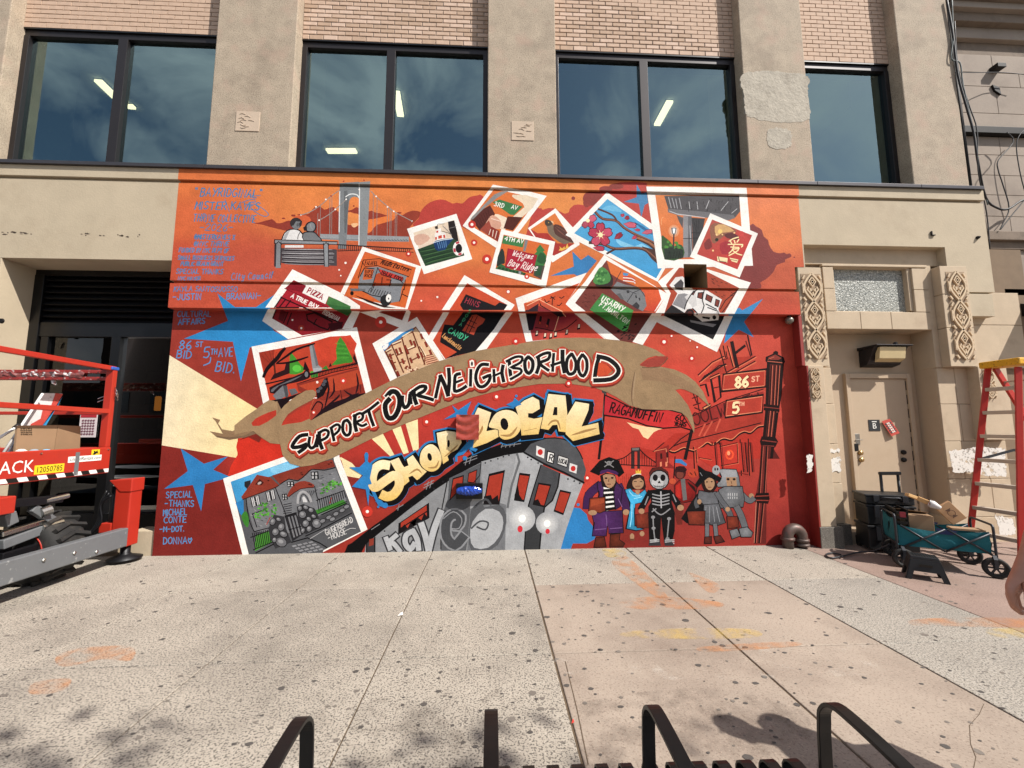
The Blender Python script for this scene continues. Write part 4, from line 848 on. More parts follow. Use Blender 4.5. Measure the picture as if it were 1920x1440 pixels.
for a, b in ((fT, fB), (nT, nB)): MB().bar(a, b, .028, .062, U).build('front_rail', lred, ld, .006)
for a, b in ((rT, rB), (r2T, r2B)): MB().bar(a, b, .03, .07, (1, 0, .5)).build('rear_rail', lred, ld, .006)
for k in range(7):
    y = (738, 778, 823, 869, 915, 961, 1008)[k]
    z = onrail(fT, fB, 0).z if False else None
    fz = fT.z-(fT.z)*(k+1)/8.0
    a, b = onrail(fT, fB, fz), onrail(nT, nB, fz)
    MB().bar(a+Vector((.02, 0, 0)), b+Vector((.02, 0, 0)), .08, .045, (0, 0, 1)).build('step', alum, ld, .004)
    MB().bar(a+Vector((.03, -.02, -.015)), a+Vector((.03, -.09, 0))+Vector((0, 0, -.012)), .02, .01).build('step_brace', alum, ld)
    if k < 6:
        a, b = onrail(rT, rB, fz+.1), onrail(r2T, r2B, fz+.1); MB().bar(a, b, .04, .02).build('rear_bar', alum, ld, .003)
sz = fT.z*.5
for a0, a1, b0_, b1_ in ((fT, fB, rT, rB), (nT, nB, r2T, r2B)):
    p, q = onrail(a0, a1, sz), onrail(b0_, b1_, sz); m_ = (p+q)/2+Vector((0, 0, .12)); MB().bar(p, m_, .012, .03).build('spreader', frm, ld); MB().bar(m_, q, .012, .03).build('spreader', frm, ld)
c = (fT+nT)/2
MB().box(fT.x-.06, fT.x+.19, nT.y-.07, fT.y+.06, fT.z-.02, fT.z+.065).build('top_cap', lyel, ld, .015)
for k in range(4): MB().box(fT.x-.062, fT.x+.0, nT.y+.02+k*.09, nT.y+.03+k*.09, fT.z-.022, fT.z+.06).build('cap_rib', lyel, ld, .002)
nx = (nB-nT).normalized()
lt_ = text('rail_lettering', 'VICTORY', .032, ink, ld, frame(onrail(nT, nB, nT.z*.80)+Vector((-.0, -.0, 0)), nx, Vector((1, 0, 0))))
pp_ = onrail(nT, nB, nT.z*.80)
Mq = frame(pp_+Vector((.012, -.0, 0)), nx, U); 
bpy.data.objects.remove(lt_)
for b in (fB, nB, rB, r2B): MB().box(b.x-.05, b.x+.05, b.y-.035, b.y+.035, -.001, .06).build('ladder_foot', rubber, ld, .006)
# ------------------------------------------------------------------ wall fixtures by the mural
t = thing('vent_pipe', 'short iron gooseneck pipe rising from the pavement at the foot of the red wall', 'pipe', (4.07, 5.5, 0))
iron = mat('painted_iron_pipe', '#5a4c46', .5, .3, var=.2, vs=9, dirt=('#8a3a30', 6, .5, .7, .6))
px_ = [(3.96, 5.50, -.01), (3.96, 5.50, .13)]+[(4.06-.10*math.cos(math.pi*k/10), 5.50, .15+.10*math.sin(math.pi*k/10)) for k in range(11)]+[(4.16, 5.50, .13), (4.16, 5.50, .03)]
MB().tube(px_, .068, 16).build('pipe_bend', iron, t, 0, True)
for x, z in ((3.96, .12), (4.16, .10), (4.16, .04)): MB().lathe([(.07, -.02), (.085, -.015), (.085, .015), (.07, .02)], (x, 5.5, z), 'z', 18).build('pipe_collar', iron, t, 0, True)
t = thing('dome_camera', 'small grey dome fixture tucked under the lintel at the right end of the mural', 'security camera', (4.26, 5.56, 3.1))
c = atY(1480, 601, 5.56); MB().lathe([(.0, -.055), (.03, -.046), (.05, -.022), (.055, .0), (.05, .025), (.03, .045), (.02, .05)], c, 'z', 18).build('dome', mat('grey_dome', '#7d776c', .35, .3), t, 0, True); MB().lathe([(.03, .04), (.03, 3.19-c.z)], c, 'z', 12).build('dome_mount', bronze, t)
def wallbox(name, lab, cat, x0, y0, x1, y1, dep, m, seed):
    a, b = atY(x0, y1, YL-.05), atY(x1, y0, YL-.05); random.seed(seed)
    t = thing(name, lab, cat, ((a.x+b.x)/2, YL, a.z)); return t, a, b
t, a, b = wallbox('wall_box', 'plastic wrapped box painted over in dull red between SHOP and LOCAL', 'electrical box', 857, 779, 897, 823, .07, None, 2)
box('box_body', mat('painted_box', '#8f3c30', .5, var=.08), t, a.x, b.x, YL-.07, YL-.004, a.z, b.z, .006)
m = MB(); nx_, nz_ = 14, 16
for i in range(nx_+1):
    for j in range(nz_+1):
        u, v = i/nx_, j/nz_; m.v.append((a.x-.01+(b.x-a.x+.02)*u+random.uniform(-.004, .004), YL-.078-.022*abs(math.sin(9*v+1.5*math.sin(4*u)+random.uniform(-.3, .3))), a.z-.01+(b.z-a.z+.02)*v))
m.f = [(i*(nz_+1)+j, (i+1)*(nz_+1)+j, (i+1)*(nz_+1)+j+1, i*(nz_+1)+j+1) for i in range(nx_) for j in range(nz_)]
m.build('plastic_wrap', mat('red_plastic_wrap', '#9a4034', .22, var=.15, vs=14, bump=.2), t, 0, True)
t, a, b = wallbox('wall_lamp', 'black wall fixture wrapped in glossy blue plastic on the painted train', 'wall fixture', 855, 906, 905, 936, .1, None, 4)
box('fixture_body', blackm, t, a.x, b.x, YL-.06, YL-.004, a.z, b.z, .006)
m = MB(); n_ = 18
for i in range(n_+1):
    x = a.x+.01+(b.x-a.x-.02)*i/n_; e_ = math.sin(math.pi*min(1, max(0, (i+1.2)/(n_+2.4))))**.5
    for k in range(12): q_ = 2*math.pi*k/12; rr = random.uniform(.85, 1.1); m.v.append((x, YL-.09+.045*e_*math.cos(q_)*rr, (a.z+b.z)/2+.01+.062*e_*math.sin(q_)*rr))
m.f = [(i*12+k, i*12+(k+1) % 12, (i+1)*12+(k+1) % 12, (i+1)*12+k) for i in range(n_) for k in range(12)]+[tuple(range(12)), tuple(range(n_*12, n_*12+12))]
m.build('blue_wrap', mat('glossy_blue_plastic', '#1d3f9a', .12, var=.25, vs=18, bump=.3, bs=30), t)
# ------------------------------------------------------------------ bench in the foreground
bn = thing('bench', 'black steel slatted bench with four bent strap armrests along the bottom edge', 'bench', (.25, 1.2, 0))
bk = mat('black_powder_coat', '#0b0b0c', .38, var=.15, bump=.12, bs=120, bd=.001)
pk = [atZ(x, y-4, .712) for x, y in ((578, 1334), (921, 1321), (1214, 1313), (1541, 1309))]
for p in pk:
    x = p.x; y = p.y
    pts = smoothline([(x, y-.52, .46), (x, y-.50, .60), (x, y-.44, .66), (x, y-.30, .697), (x, y-.12, .717), (x, y-.045, .712), (x, y-.008, .675), (x, y, .63), (x, y+.005, .55), (x, y+.01, .30), (x, y+.02, .012)], 4)
    MB().strap(pts, .042, .013).build('armrest', bk, bn, .002)
    box('foot_plate', bk, bn, x-.05, x+.05, y-.03, y+.08, .0, .012)
s0 = atZ(960, 1427, .46); ns = int((pk[3].x-pk[0].x)/.083)
for k in range(ns):
    x = pk[0].x+.045+k*.083; y = s0.y-.01-(.02*(x-s0.x))
    if min(abs(x-p.x) for p in pk) < .022: continue
    pts = [(x, y-.50, .47), (x, y-.3, .44), (x, y-.1, .455)]+[(x, y-.03+.045*math.sin(a_), .415+.045*math.cos(a_)) for a_ in [i*math.pi*1.25/9 for i in range(10)]]
    MB().strap(pts, .040, .008).build('slat', bk, bn, .0015)
for y, z in ((s0.y-.03, .40), (s0.y-.30, .42), (s0.y-.5, .455)): MB().tube([(pk[0].x, y, z), (pk[3].x, y, z)], .014, 8).build('cross_bar', bk, bn, 0, True)
# ------------------------------------------------------------------ the mural
# Every painted shape is a sheet of paint lying on the masonry it covers: lower wall, underside of the lintel,
# lintel face, groove, field above, top band. Later coats lie a fraction of a millimetre over earlier ones.
def bandlist():
    e = .0012; B = []
    V3 = lambda *a: Vector(a)
    vert = lambda Y, r: B.append(('y', Y-e, r))
    vert(YL, (-4.30, 4.38, -.02, 3.194)); vert(YC, (-4.268, 4.385, 3.195, 3.527)); vert(YB+.045, (-4.262, 4.36, 3.528, 3.569))
    for r in ((-4.279, 2.72, 3.571, 4.945), (2.72, 3.055, 3.917, 4.945), (3.055, 4.36, 3.571, 4.945), (4.36, 4.50, 3.9, 4.945)): vert(YB, r)
    vert(YB+.03, (-4.279, 4.50, 4.946, 4.984)); vert(YA, (-4.279, 4.50, 4.986, 5.14))
    B.append(('z', 3.195-e, (-4.268, 4.385, YC, YL), 570, 604))       # underside of the lintel
    B.append(('z', 3.570-e, (-4.262, 4.36, YB, YB+.045), 515, 562)); B.append(('z', 4.985-e, (-4.279, 4.50, YA, YB+.03), 320, 385))
    return B
BANDS = bandlist()
def clip(poly, ax, lim, sgn):
    out = []; n = len(poly)
    for i in range(n):
        a, b = poly[i], poly[(i+1) % n]; da, db = sgn*(a[0][ax]-lim), sgn*(b[0][ax]-lim)
        if da >= 0: out.append(a)
        if (da >= 0) != (db >= 0):
            t = da/(da-db); out.append((a[0].lerp(b[0], t), tuple(p+(q-p)*t for p, q in zip(a[1], b[1]))))
    return out
def soft(c):      # masonry paint: a little chalky
    c = lin(c); g = .3*c[0]+.6*c[1]+.1*c[2]; return tuple((v*.96+g*.04)**1.1 for v in c)
class Paint:
    CELL = 6; GW, GH = 330, 250
    def __init__(s): s.parts = {}; s.order = []; s.grid = [[0]*s.GW for _ in range(s.GH)]; s.tf = (0, 0, 1.0); s.cur = None; s.n = 0
    def part(s, name, label=None):
        s.n += 1; s.cur = (s.n, name, label); s.parts[s.cur] = ([], [], []); s.order.append(s.cur)
    def R(s, ox, oy, k): s.tf = (ox, oy, k)
    def pts(s, t):
        if isinstance(t, str): t = [tuple(map(float, q.split(','))) for q in t.split()]
        ox, oy, k = s.tf
        return [Vector((ox+x/k, oy+y/k, 0)) for x, y in t]
    def tris(s, T, col):
        """T: triangles in photo pixels; col: colour or function of (x, y)"""
        g, C = s.grid, s.CELL; top = 0; cells = set()
        for t in T:
            xs = [p.x for p in t]; ys = [p.y for p in t]
            for j in range(max(0, int(min(ys)//C)), min(s.GH-1, int(max(ys)//C))+1):
                for i in range(max(0, int(min(xs)//C)), min(s.GW-1, int(max(xs)//C))+1): cells.add((j, i))
        for j, i in cells:
            if g[j][i] > top: top = g[j][i]
        top += 1
        for j, i in cells: g[j][i] = top
        s.top = max(getattr(s, 'top', 0), top)
        off = top*.00003
        vs, fs, cs = s.parts[s.cur]
        fn = col if callable(col) else None
        c0 = None if fn else (*soft(col), 1)
        work = list(T)
        if fn:
            lim = getattr(fn, 'step', 26); out = []
            while work:
                a, b, c = work.pop(); e = [(b-a).length, (c-b).length, (a-c).length]; m = max(e)
                if m > lim:
                    k = e.index(m); q = [a, b, c]; p0, p1, p2 = q[k], q[(k+1) % 3], q[(k+2) % 3]; mid = (p0+p1)/2
                    work += [[p0, mid, p2], [mid, p1, p2]]
                else: out.append([a, b, c])
            work = out
        for t in work:
            ys = [p.y for p in t]; lo, hi = min(ys), max(ys)
            for (kind, pos, r, *rng) in BANDS:
                if kind == 'y':
                    if r[3] < 3.3 and hi < 570 or r[2] > 3.1 and lo > 604: continue
                    P = []
                    for p in t: w = atY(p.x, p.y, pos); P.append((Vector((w.x, w.z, p.z)), tuple(fn(p.x, p.y)) if fn else c0))
                else:
                    if hi < rng[0] or lo > rng[1]: continue
                    P = []
                    for p in t: w = atZ(p.x, p.y, pos); P.append((Vector((w.x, w.y, p.z)), tuple(fn(p.x, p.y)) if fn else c0))
                P = clip(P, 0, r[0], 1)
                if len(P) > 2: P = clip(P, 0, r[1], -1)
                if len(P) > 2: P = clip(P, 1, r[2], 1)
                if len(P) > 2: P = clip(P, 1, r[3], -1)
                if len(P) < 3: continue
                k = len(vs)
                for q, c in P:
                    o = off+q.z
                    vs.append((q.x, pos-o, q.y) if kind == 'y' else (q.x, q.y, pos-o)); cs.append(c if len(c) == 4 else (*c, 1))
                a2 = sum(P[i][0].x*P[(i+1) % len(P)][0].y-P[(i+1) % len(P)][0].x*P[i][0].y for i in range(len(P)))
                idx = list(range(k, k+len(P)))
                if (a2 < 0) == (kind == 'y'): idx.reverse()
                fs.append(tuple(idx))
    def F(s, col, t, smooth=0):
        p = s.pts(t)
        if smooth: p = smoothline(p, smooth, True)
        s.tris([[p[i] for i in q] for q in tessellate_polygon([p])], col)
    def S(s, col, w, t, smooth=0, closed=False, taper=0, raw=False, px=False):
        """brush stroke of width w"""
        p = t if raw else s.pts(t)
        if not raw and not px: w /= s.tf[2]
        if smooth and len(p) > 2: p = smoothline(p, smooth, closed)
        n = len(p); Lf, Rt = [], []
        for i in range(n):
            a = p[(i-1) % n] if closed or i else p[i]; b = p[(i+1) % n] if closed or i < n-1 else p[i]
            d = b-a
            if d.length < 1e-6: d = Vector((1, 0, 0))
            d.normalize(); nn = Vector((-d.y, d.x, 0)); ww = w/2
            if taper: ww *= 1-taper*abs(2*i/(n-1)-1)**2
            if 0 < i < n-1 or closed:
                d1, d2 = (p[i]-a), (b-p[i])
                if d1.length > 1e-6 and d2.length > 1e-6:
                    cc = max(.55, math.cos(d1.angle(d2)/2)); ww /= cc
            h = Vector((0, 0, i*.000004))
            ext = Vector((0, 0, 0))
            if not closed and i == 0: ext = -d*ww*.6
            if not closed and i == n-1: ext = d*ww*.6
            Lf.append(p[i]+nn*ww+h+ext); Rt.append(p[i]-nn*ww+h+ext)
        T = []
        for i in range(n if closed else n-1):
            j = (i+1) % n; T += [[Lf[i], Rt[i], Rt[j]], [Lf[i], Rt[j], Lf[j]]]
        s.tris(T, col)
    def SP(s, *a, **k): s.S(*a, px=True, **k)
    def C(s, col, x, y, rx, ry=None, n=14, rot=0):
        ry = ry or rx; c, sn = math.cos(rot), math.sin(rot)
        s.F(col, [(x+rx*math.cos(2*math.pi*k/n)*c-ry*math.sin(2*math.pi*k/n)*sn, y+rx*math.cos(2*math.pi*k/n)*sn+ry*math.sin(2*math.pi*k/n)*c) for k in range(n)])
    def dot(s, x, y, r, ring=2.4, glow='#c9402f'):
        if ring: s.C(glow, x, y, r*ring)
        s.C('#f0e6dc', x, y, r)
    def quadmap(s, q):     # unit square -> quad given in current transform (u right, v down)
        a, b, c, d = s.pts(q)
        return lambda u, v: (a*(1-u)+b*u)*(1-v)+(d*(1-u)+c*u)*v
    def T(s, txt, x, y, h, col, w, ang=0, slant=.12, asp=.62, gap=.26, arc=0, jit=.04):
        """hand lettering: baseline start x,y (current transform), cap height h, stroke width w (same units)"""
        ox, oy, k = s.tf; a = rad(ang); cx_ = 0
        for ch in txt:
            sm = ch.islower()
            st = GLYPH.get(ch) or GLYPH.get(ch.upper())
            if st is None: cx_ += h*asp*.7; continue
            ks = .74 if sm and ch not in GLYPH else 1
            wd = (.35 if ch in "Iil.'!1:" else 1)
            j1, j2 = random.uniform(-jit, jit), random.uniform(-jit, jit)
            for pl in st.split(';'):
                P = []
                for q in pl.split():
                    gx, gy = map(float, q.split(','))
                    gx = gx/4*asp*ks*(1 if wd == 1 else 1); gy = gy/6*ks
                    lx = cx_+h*(gx+slant*gy+j1*gy); ly = h*(gy+j2)
                    P.append(Vector((ox+(x+lx*math.cos(a)+ly*math.sin(a))/k, oy+(y+lx*math.sin(a)-ly*math.cos(a))/k, 0)))
                s.S(col, w/k, P, 2 if len(P) > 2 and ch in 'SCOGQUDBPR0235689JDabcdegos' else 0, raw=True)
            cx_ += h*((asp*ks if wd == 1 else asp*ks*.3)+gap*ks*.8)
            a += rad(arc)
        return cx_
GLYPH = {'a': '3,3.6 1.4,4 .3,2.4 .8,.4 2,.5 3,2.4 3.1,3.8 3,.6 4,.3', 'c': '3,3.5 1.6,4 .5,2.4 1,.5 2.4,.2 3.6,1', 'd': '3,3.4 1.4,3.9 .4,2.2 1.2,.2 2.6,1.2 3.4,6 3.2,.6 4,.3', 'e': '.6,2.2 2.8,2.6 2.6,3.8 1.4,3.8 .5,2.2 1.2,.2 3.6,.9', 'g': '3,3.6 1.4,4 .4,2.4 1.2,.5 2.6,1.4 3.2,3.8 3,-1 1.6,-2 .6,-1', 'h': '.5,0 .9,6;.6,2 2,3.8 2.8,3.2 2.8,.4 3.8,.2', 'l': '.4,.6 1,6 .5,1 1,.1', 'm': '.3,0 .5,3.8;.4,2 1.3,3.8 1.8,.2;1.8,2.4 2.8,3.8 3.2,.4 4,.3', 'n': '.4,0 .7,3.8;.6,2 2,3.9 2.8,3 2.8,.4 3.8,.3', 'o': '1.8,3.9 .5,2.4 1,.3 2.6,.4 3.2,2.2 1.8,3.9 3.9,3.4', 'r': '.5,0 .9,3.8 1,3 2.4,3.9 3.2,3.4', 's': '.2,.6 2.2,4 2.8,1 1.4,0 .6,.6', 't': '1.6,5.6 1.3,.8 2.2,.1 3.4,.6;.4,4 2.8,4.1', 'u': '.4,3.8 .5,.8 1.6,.1 2.8,1.4 3,3.8 3,.5 3.8,.3', 'y': '.4,3.8 .8,1.2 2,.8 3.2,3.8 2.4,-1.4 1.2,-2 .6,-1', 'A': '0,0 2,6 4,0;.8,2 3.3,2.2', 'B': '.4,0 .4,6;.4,6 2.8,5.8 3.3,4.6 2.4,3.3 .6,3.2;.6,3.2 3,3 3.7,1.6 2.6,.1 .2,0', 'C': '3.8,5.2 2.4,6 .7,5 0,3 .6,.9 2.2,0 3.8,.7', 'D': '.4,0 .4,6;.2,6 2.6,5.6 3.9,3.2 2.8,.6 .2,0',
 'E': '3.6,6 .4,5.9 .4,0 3.7,.1;.4,3.1 3,3.2', 'F': '3.7,6 .4,5.9 .4,0;.4,3.1 3,3.2', 'G': '3.7,5.2 2.2,6 .6,5 0,2.9 .8,.6 2.4,0 3.8,1 3.8,2.7 2.2,2.7', 'H': '.3,6 .3,0;3.7,6 3.7,0;.3,3 3.7,3.2', 'I': '.6,6 .6,0', 'J': '3,6 3,1.4 2,0 .8,.3 .2,1.6',
 'K': '.4,6 .4,0;3.7,6 .5,2.8;1.4,3.4 3.9,0', 'L': '.5,6 .5,.1 3.7,0', 'M': '0,0 .5,6 2,2 3.5,6 4,0', 'N': '.3,0 .3,6 3.6,0 3.7,6', 'O': '2,6 .5,5 0,3 .7,.9 2,0 3.4,.9 4,3 3.4,5.1 2,6', 'P': '.4,0 .4,6;.2,6 2.8,5.9 3.7,4.5 2.8,3 .5,2.7', 'Q': '2,6 .5,5 0,3 .7,.9 2,0 3.4,.9 4,3 3.4,5.1 2,6;2.6,1.5 4,-.5',
 'R': '.4,0 .4,6;.2,6 2.8,5.9 3.6,4.6 2.6,3.1 .5,2.9;1.8,2.9 3.9,0', 'S': '3.6,5.3 2,6 .5,5 .9,3.6 3,2.6 3.6,1.2 2,0 .2,.8', 'T': '0,5.9 4,6;2,6 2,0', 'U': '.3,6 .3,1.6 1.6,0 3,.4 3.6,2 3.7,6', 'V': '0,6 2,0 4,6', 'W': '0,6 1,0 2,4 3,0 4,6', 'X': '.2,6 3.8,0;3.7,6 .3,0', 'Y': '0,6 2,3.2;4,6 1.4,0', 'Z': '.2,5.9 3.8,6 .2,0 3.9,.1',
 '0': '2,6 .4,4.6 .4,1.4 2,0 3.6,1.4 3.6,4.6 2,6', '1': '.2,5 .7,6 .7,0', '2': '.3,4.8 1.8,6 3.5,4.8 2.6,2.8 .2,.1 3.8,0', '3': '.3,5.4 2,6 3.4,4.8 1.6,3.3;1.6,3.3 3.6,2 2.4,.1 .2,.6', '4': '3,0 3,6 .1,2 4,2', '5': '3.6,6 .8,5.9 .5,3.4 2.6,3.6 3.6,1.8 2.2,.1 .2,.5', '6': '3.2,5.8 1,4 .4,1.6 1.9,0 3.5,1.4 2.4,3 .7,2.2', '8': '2,3.2 .6,4.5 2,6 3.4,4.6 2,3.2;2,3.2 .3,1.5 2,0 3.7,1.5 2,3.2',
 '@': '2.8,2 1.4,2 1.2,3.6 2.6,4 2.8,2 3.8,2 3.9,4.6 2,6 .2,4.4 .2,1.4 2,-.2 3.6,.4', '-': '.2,3 3.4,3.1', '.': '.4,.5 .6,.1', '"': '.2,6 .5,4.8;1.4,6 1.7,4.8', 'i': '.6,4.4 .6,0;.6,5.8 .7,5.4', '^': '2,0 .2,3 .8,4.6 2,3.4 3.4,4.7 4,3.2 2,0'}
A = Paint(); R, F, S, C, T, PART = A.R, A.F, A.S, A.C, A.T, A.part
random.seed(21)
WHT, BLU, BLK, MAR, TAN, CRM = '#ebe6df', '#2f7fb8', '#181416', '#8f3b35', '#9b8161', '#e8d6a6'
# ---- ground coat
CP = [(340, 330, '#d4702f'), (340, 420, '#d0652f'), (340, 480, '#c4512f'), (335, 560, '#c24f30'), (600, 340, '#dd8236'), (600, 400, '#dc7f36'), (480, 500, '#bf5236'), (620, 510, '#b54c33'), (700, 540, '#c65130'), (900, 345, '#dd8537'), (900, 480, '#d97a36'), (900, 520, '#d1652f'), (850, 570, '#cc5234'), (1080, 400, '#df8b3c'), (1060, 510, '#d5742f'), (1180, 350, '#d9763a'), (1450, 350, '#dd7b42'), (1450, 430, '#db7a3c'), (1480, 530, '#c25a35'), (1450, 570, '#c14c30'), (1300, 650, '#cf5230'),
      (335, 600, '#a83c2b'), (330, 640, '#a63a2a'), (440, 740, '#a2382a'), (700, 640, '#a83f2a'), (640, 730, '#a9402a'), (960, 620, '#cf5030'), (860, 610, '#c54c30'), (300, 900, '#8b2a22'), (300, 1030, '#842721'), (400, 980, '#84261f'), (560, 870, '#c23222'), (700, 830, '#c13525'), (690, 900, '#8f2b20'), (690, 970, '#a93322'), (820, 790, '#c8392a'), (1000, 730, '#c43c2b'), (1090, 900, '#d8432c'), (1120, 860, '#d4442f'), (1130, 960, '#b5392a'), (1200, 1000, '#8d2c23'), (1300, 950, '#99302a'), (1250, 830, '#cc3b2a'), (1300, 720, '#d8452f'), (1260, 690, '#d9482f'), (1200, 760, '#d24430'), (1440, 640, '#d14c35'), (1470, 750, '#c74733'), (1470, 900, '#b53c2e'), (1470, 1000, '#a5332a'), (1330, 1010, '#a5362a')]
CPL = [(x, y, soft(c)) for x, y, c in CP]
from mathutils import noise as GN
def ground(x, y):
    sw = 0; r = g = b = 0
    up = y < 585
    for px, py, c in CPL:
        w = 1/((px-x)**2+((py-y)*1.6)**2+900)**2
        if (py < 588) != up: w *= .02
        sw += w; r += w*c[0]; g += w*c[1]; b += w*c[2]
    k = (.97 if y < 585 else .86)+.06*GN.noise(Vector((x/60, y/22, 0)))+.06*GN.noise(Vector((x/14, y/9, 3))); r, g, b = r/sw, g/sw, b/sw; m = .3*r+.6*g+.1*b
    return ((r*.93+m*.07)*k, (g*.93+m*.07)*k, (b*.93+m*.07)*k, 1)
ground.step = 16
def mott(col, amp=.14, sc=9, step=9):    # uneven hand-painted tone
    c = soft(col)
    from mathutils import noise as N_
    def f(x, y):
        k = 1+amp*N_.noise(Vector((x/sc, y/sc*1.7, len(col))))+amp*.8*N_.noise(Vector((x/sc/3, y/sc/3, 5.1))); return tuple(min(1, v*k) for v in c)+(1,)
    f.step = step; return f
PART('painted_ground', 'orange to deep red ground coat of the mural')
A.tf = (0, 0, 1)
for i in range(25):
    x0, x1 = 270+i*50, 320+i*50
    for (y0, y1) in ((310, 450), (450, 570), (570, 640), (640, 840), (840, 1050)): F(ground, [(x0, y0), (x1, y0), (x1, y1), (x0, y1)])
def grad(x0, y0, c0, x1, y1, c1, step=20):
    a, b = lin(c0), lin(c1); dx, dy = x1-x0, y1-y0; L2 = dx*dx+dy*dy
    def f(x, y):
        t = min(1, max(0, ((x-x0)*dx+(y-y0)*dy)/L2)); return tuple(p+(q-p)*t for p, q in zip(a, b))+(1,)
    f.step = step; return f
R(500, 320, 6); PART('painted_cloud'); F('#94402f', '400,520 340,490 430,490 480,480 540,410 600,400 650,440 700,420 760,410 800,460 900,450 960,440 1010,410 1070,440 1140,460 1180,450 1220,470 1280,480 1340,500 1430,520 1480,490 1530,500 1560,480 1640,450 1720,460 1740,500 1640,600 1590,680 1590,750 560,740 550,600 480,580', 2)
PART('painted_cloud'); F('#8f3d30', '-90,585 60,545 110,590 180,585 250,560 330,600 330,690 60,640 -40,610 -160,590', 2)
C('#8f3d30', 190, 537, 20, 9); C('#8f3d30', 300, 505, 26, 12); C('#8f3d30', 130, 635, 32, 15); C('#8f3d30', 1490, 475, 28, 11); C('#8f3d30', 980, 398, 10, 9); C('#8f3d30', 1000, 580, 22, 10)
PART('painted_glow'); F('#d9783b', '1140,560 1200,545 1330,515 1450,500 1420,560 1240,610 1180,680 1130,700', 2); PART('painted_glow'); F('#dc8a4c', '910,470 980,480 1045,500 1045,600 1000,630 950,610 905,600', 2); F('#e8b98a', '950,600 1000,590 1030,600 1000,635 970,635', 2); F('#c9623a', '300,520 440,500 500,560 420,620 360,600', 2)
R(740, 340, 6); PART('painted_cloud'); F('#b2443b', '200,490 270,420 290,350 330,290 400,235 500,205 580,215 650,250 700,240 760,250 800,215 850,175 930,160 990,165 1100,400 1000,600 770,520 600,440 300,520', 2); PART('painted_cloud'); F('#b2443b', '1480,600 1560,320 1600,290 1650,320 1700,310 1740,300 1800,320 1920,370 1980,480 1980,800 1480,700', 2)
R(1000, 340, 7.385); PART('painted_cloud'); F('#b5473f', '-60,700 -20,480 50,385 110,370 130,400 200,380 270,370 330,400 390,430 440,450 490,430 505,380 560,330 620,320 700,330 740,345 690,250 720,190 800,140 880,150 910,150 930,90 980,65 1060,70 1110,40 1200,15 1400,8 1570,20 1600,300 1640,620 900,700')
for q in ((790, 240, 105, 100), (860, 200, 90, 60), (740, 300, 50, 60), (1000, 110, 90, 45), (1150, 70, 100, 40)): C('#8f4039', *q, n=20)
C('#8f4039', 553, 235, 26)
R(1190, 330, 6); PART('painted_cloud'); F('#843b38', '1290,560 1370,570 1430,610 1450,680 1500,720 1510,770 1560,850 1640,870 1680,860 1710,880 1745,870 1765,900 1740,920 1690,940 1690,970 1600,1000 1560,1080 1480,1160 1410,1200 1420,1262 1180,1262 1160,1140 1250,1000', 2); C('#843b38', 1795, 915, 9)
# ---- stars, beams, heart
PART('painted_beam', 'cream beam fanning out at the left edge of the mural')
A.tf = (0, 0, 1); F(grad(300, 760, '#e2d5b4', 470, 800, '#e6cf94', 24), '280,640 321,668 483,767 470,812 447,859 304,835 280,832')
PART('painted_heart'); F('#c0301f', '446,812 457,824 520,820 540,870 428,892 432,876 445,860', 0); C('#c83321', 462, 838, 19, 21); F('#c83321', '447,850 470,818 498,832 545,875 427,892 434,872')
PART('painted_fold'); F('#7d2c22', '448,826 478,806 492,818 486,830 466,820')
R(520, 620, 5.0526); 
for t in ('895,1025 1000,975 1110,1180 1085,1205', '1090,935 1170,905 1245,1155 1195,1170', '1215,880 1330,840 1340,1120 1290,1150', '575,1190 700,1260 745,1330 690,1330'): PART('painted_beam'); F(grad(700, 800, '#e6d5a2', 780, 870, '#ead9a6'), t)
R(400, 850, 6); PART('painted_beam'); F('#e8d6a6', '1430,40 1560,110 1675,240 1640,280 1495,255')
R(280, 540, 6); PART('painted_star'); F(grad(400, 560, '#2a79ae', 460, 700, '#2f86c0', 40), '765,60 965,215 1200,215 1400,80 1330,330 1400,480 1575,575 1130,670 1030,1050 940,605 390,570 885,370')
R(280, 800, 5.76); PART('painted_star'); F(BLU, '340,235 590,400 850,320 690,465 880,545 600,620 560,915 470,630 160,672 415,480')
R(1000, 340, 7.385); PART('painted_star'); F('#4a84ad', '1430,40 1500,165 1570,150 1590,300 1540,330 1495,500 1460,310 1250,285 1430,220'); PART('painted_star'); F('#3b7fb2', '540,970 660,1090 760,1020 880,1100 740,1270 600,1310 565,1285 235,1310 560,1180')
R(1200, 480, 6); PART('painted_star'); F(grad(1380, 560, '#3c80b0', 1380, 640, '#2f7fb5'), '1115,580 1150,610 1385,480 1170,740 1280,915 1110,830 945,985 1000,640')
# ---- bridge, bench and couple
PART('painted_bridge', 'grey suspension bridge painted against the orange sky')
R(500, 320, 6); G1, G2, G3 = '#7f8284', '#96989a', '#686a6c'
F(G2, '600,712 820,718 1600,742 1600,800 1130,795 600,772'); S('#6f7274', 6, '620,765 1590,795')
for i in range(14): S(G3, 8, [(1150+i*32, 775), (1175+i*32, 790)])
F(G1, '825,140 1040,125 1040,235 820,225'); F(G1, '815,225 915,222 930,330 915,480 905,700 893,880 808,880 812,500'); F('#898c8d', '1040,130 1165,120 1158,240 1140,620 1125,850 1033,840 1036,560 1045,230')
F(G1, '900,222 1052,222 1052,330 1020,300 985,292 950,305 925,350'); F(G3, '870,230 905,225 925,330 905,560 895,700 875,700')
for t in ('822,235 815,690', '1045,215 1038,835', '890,295 930,268 975,262 1020,275 1040,305', '1040,150 1045,215'): S('#d8d8d6', 11, t, 2)
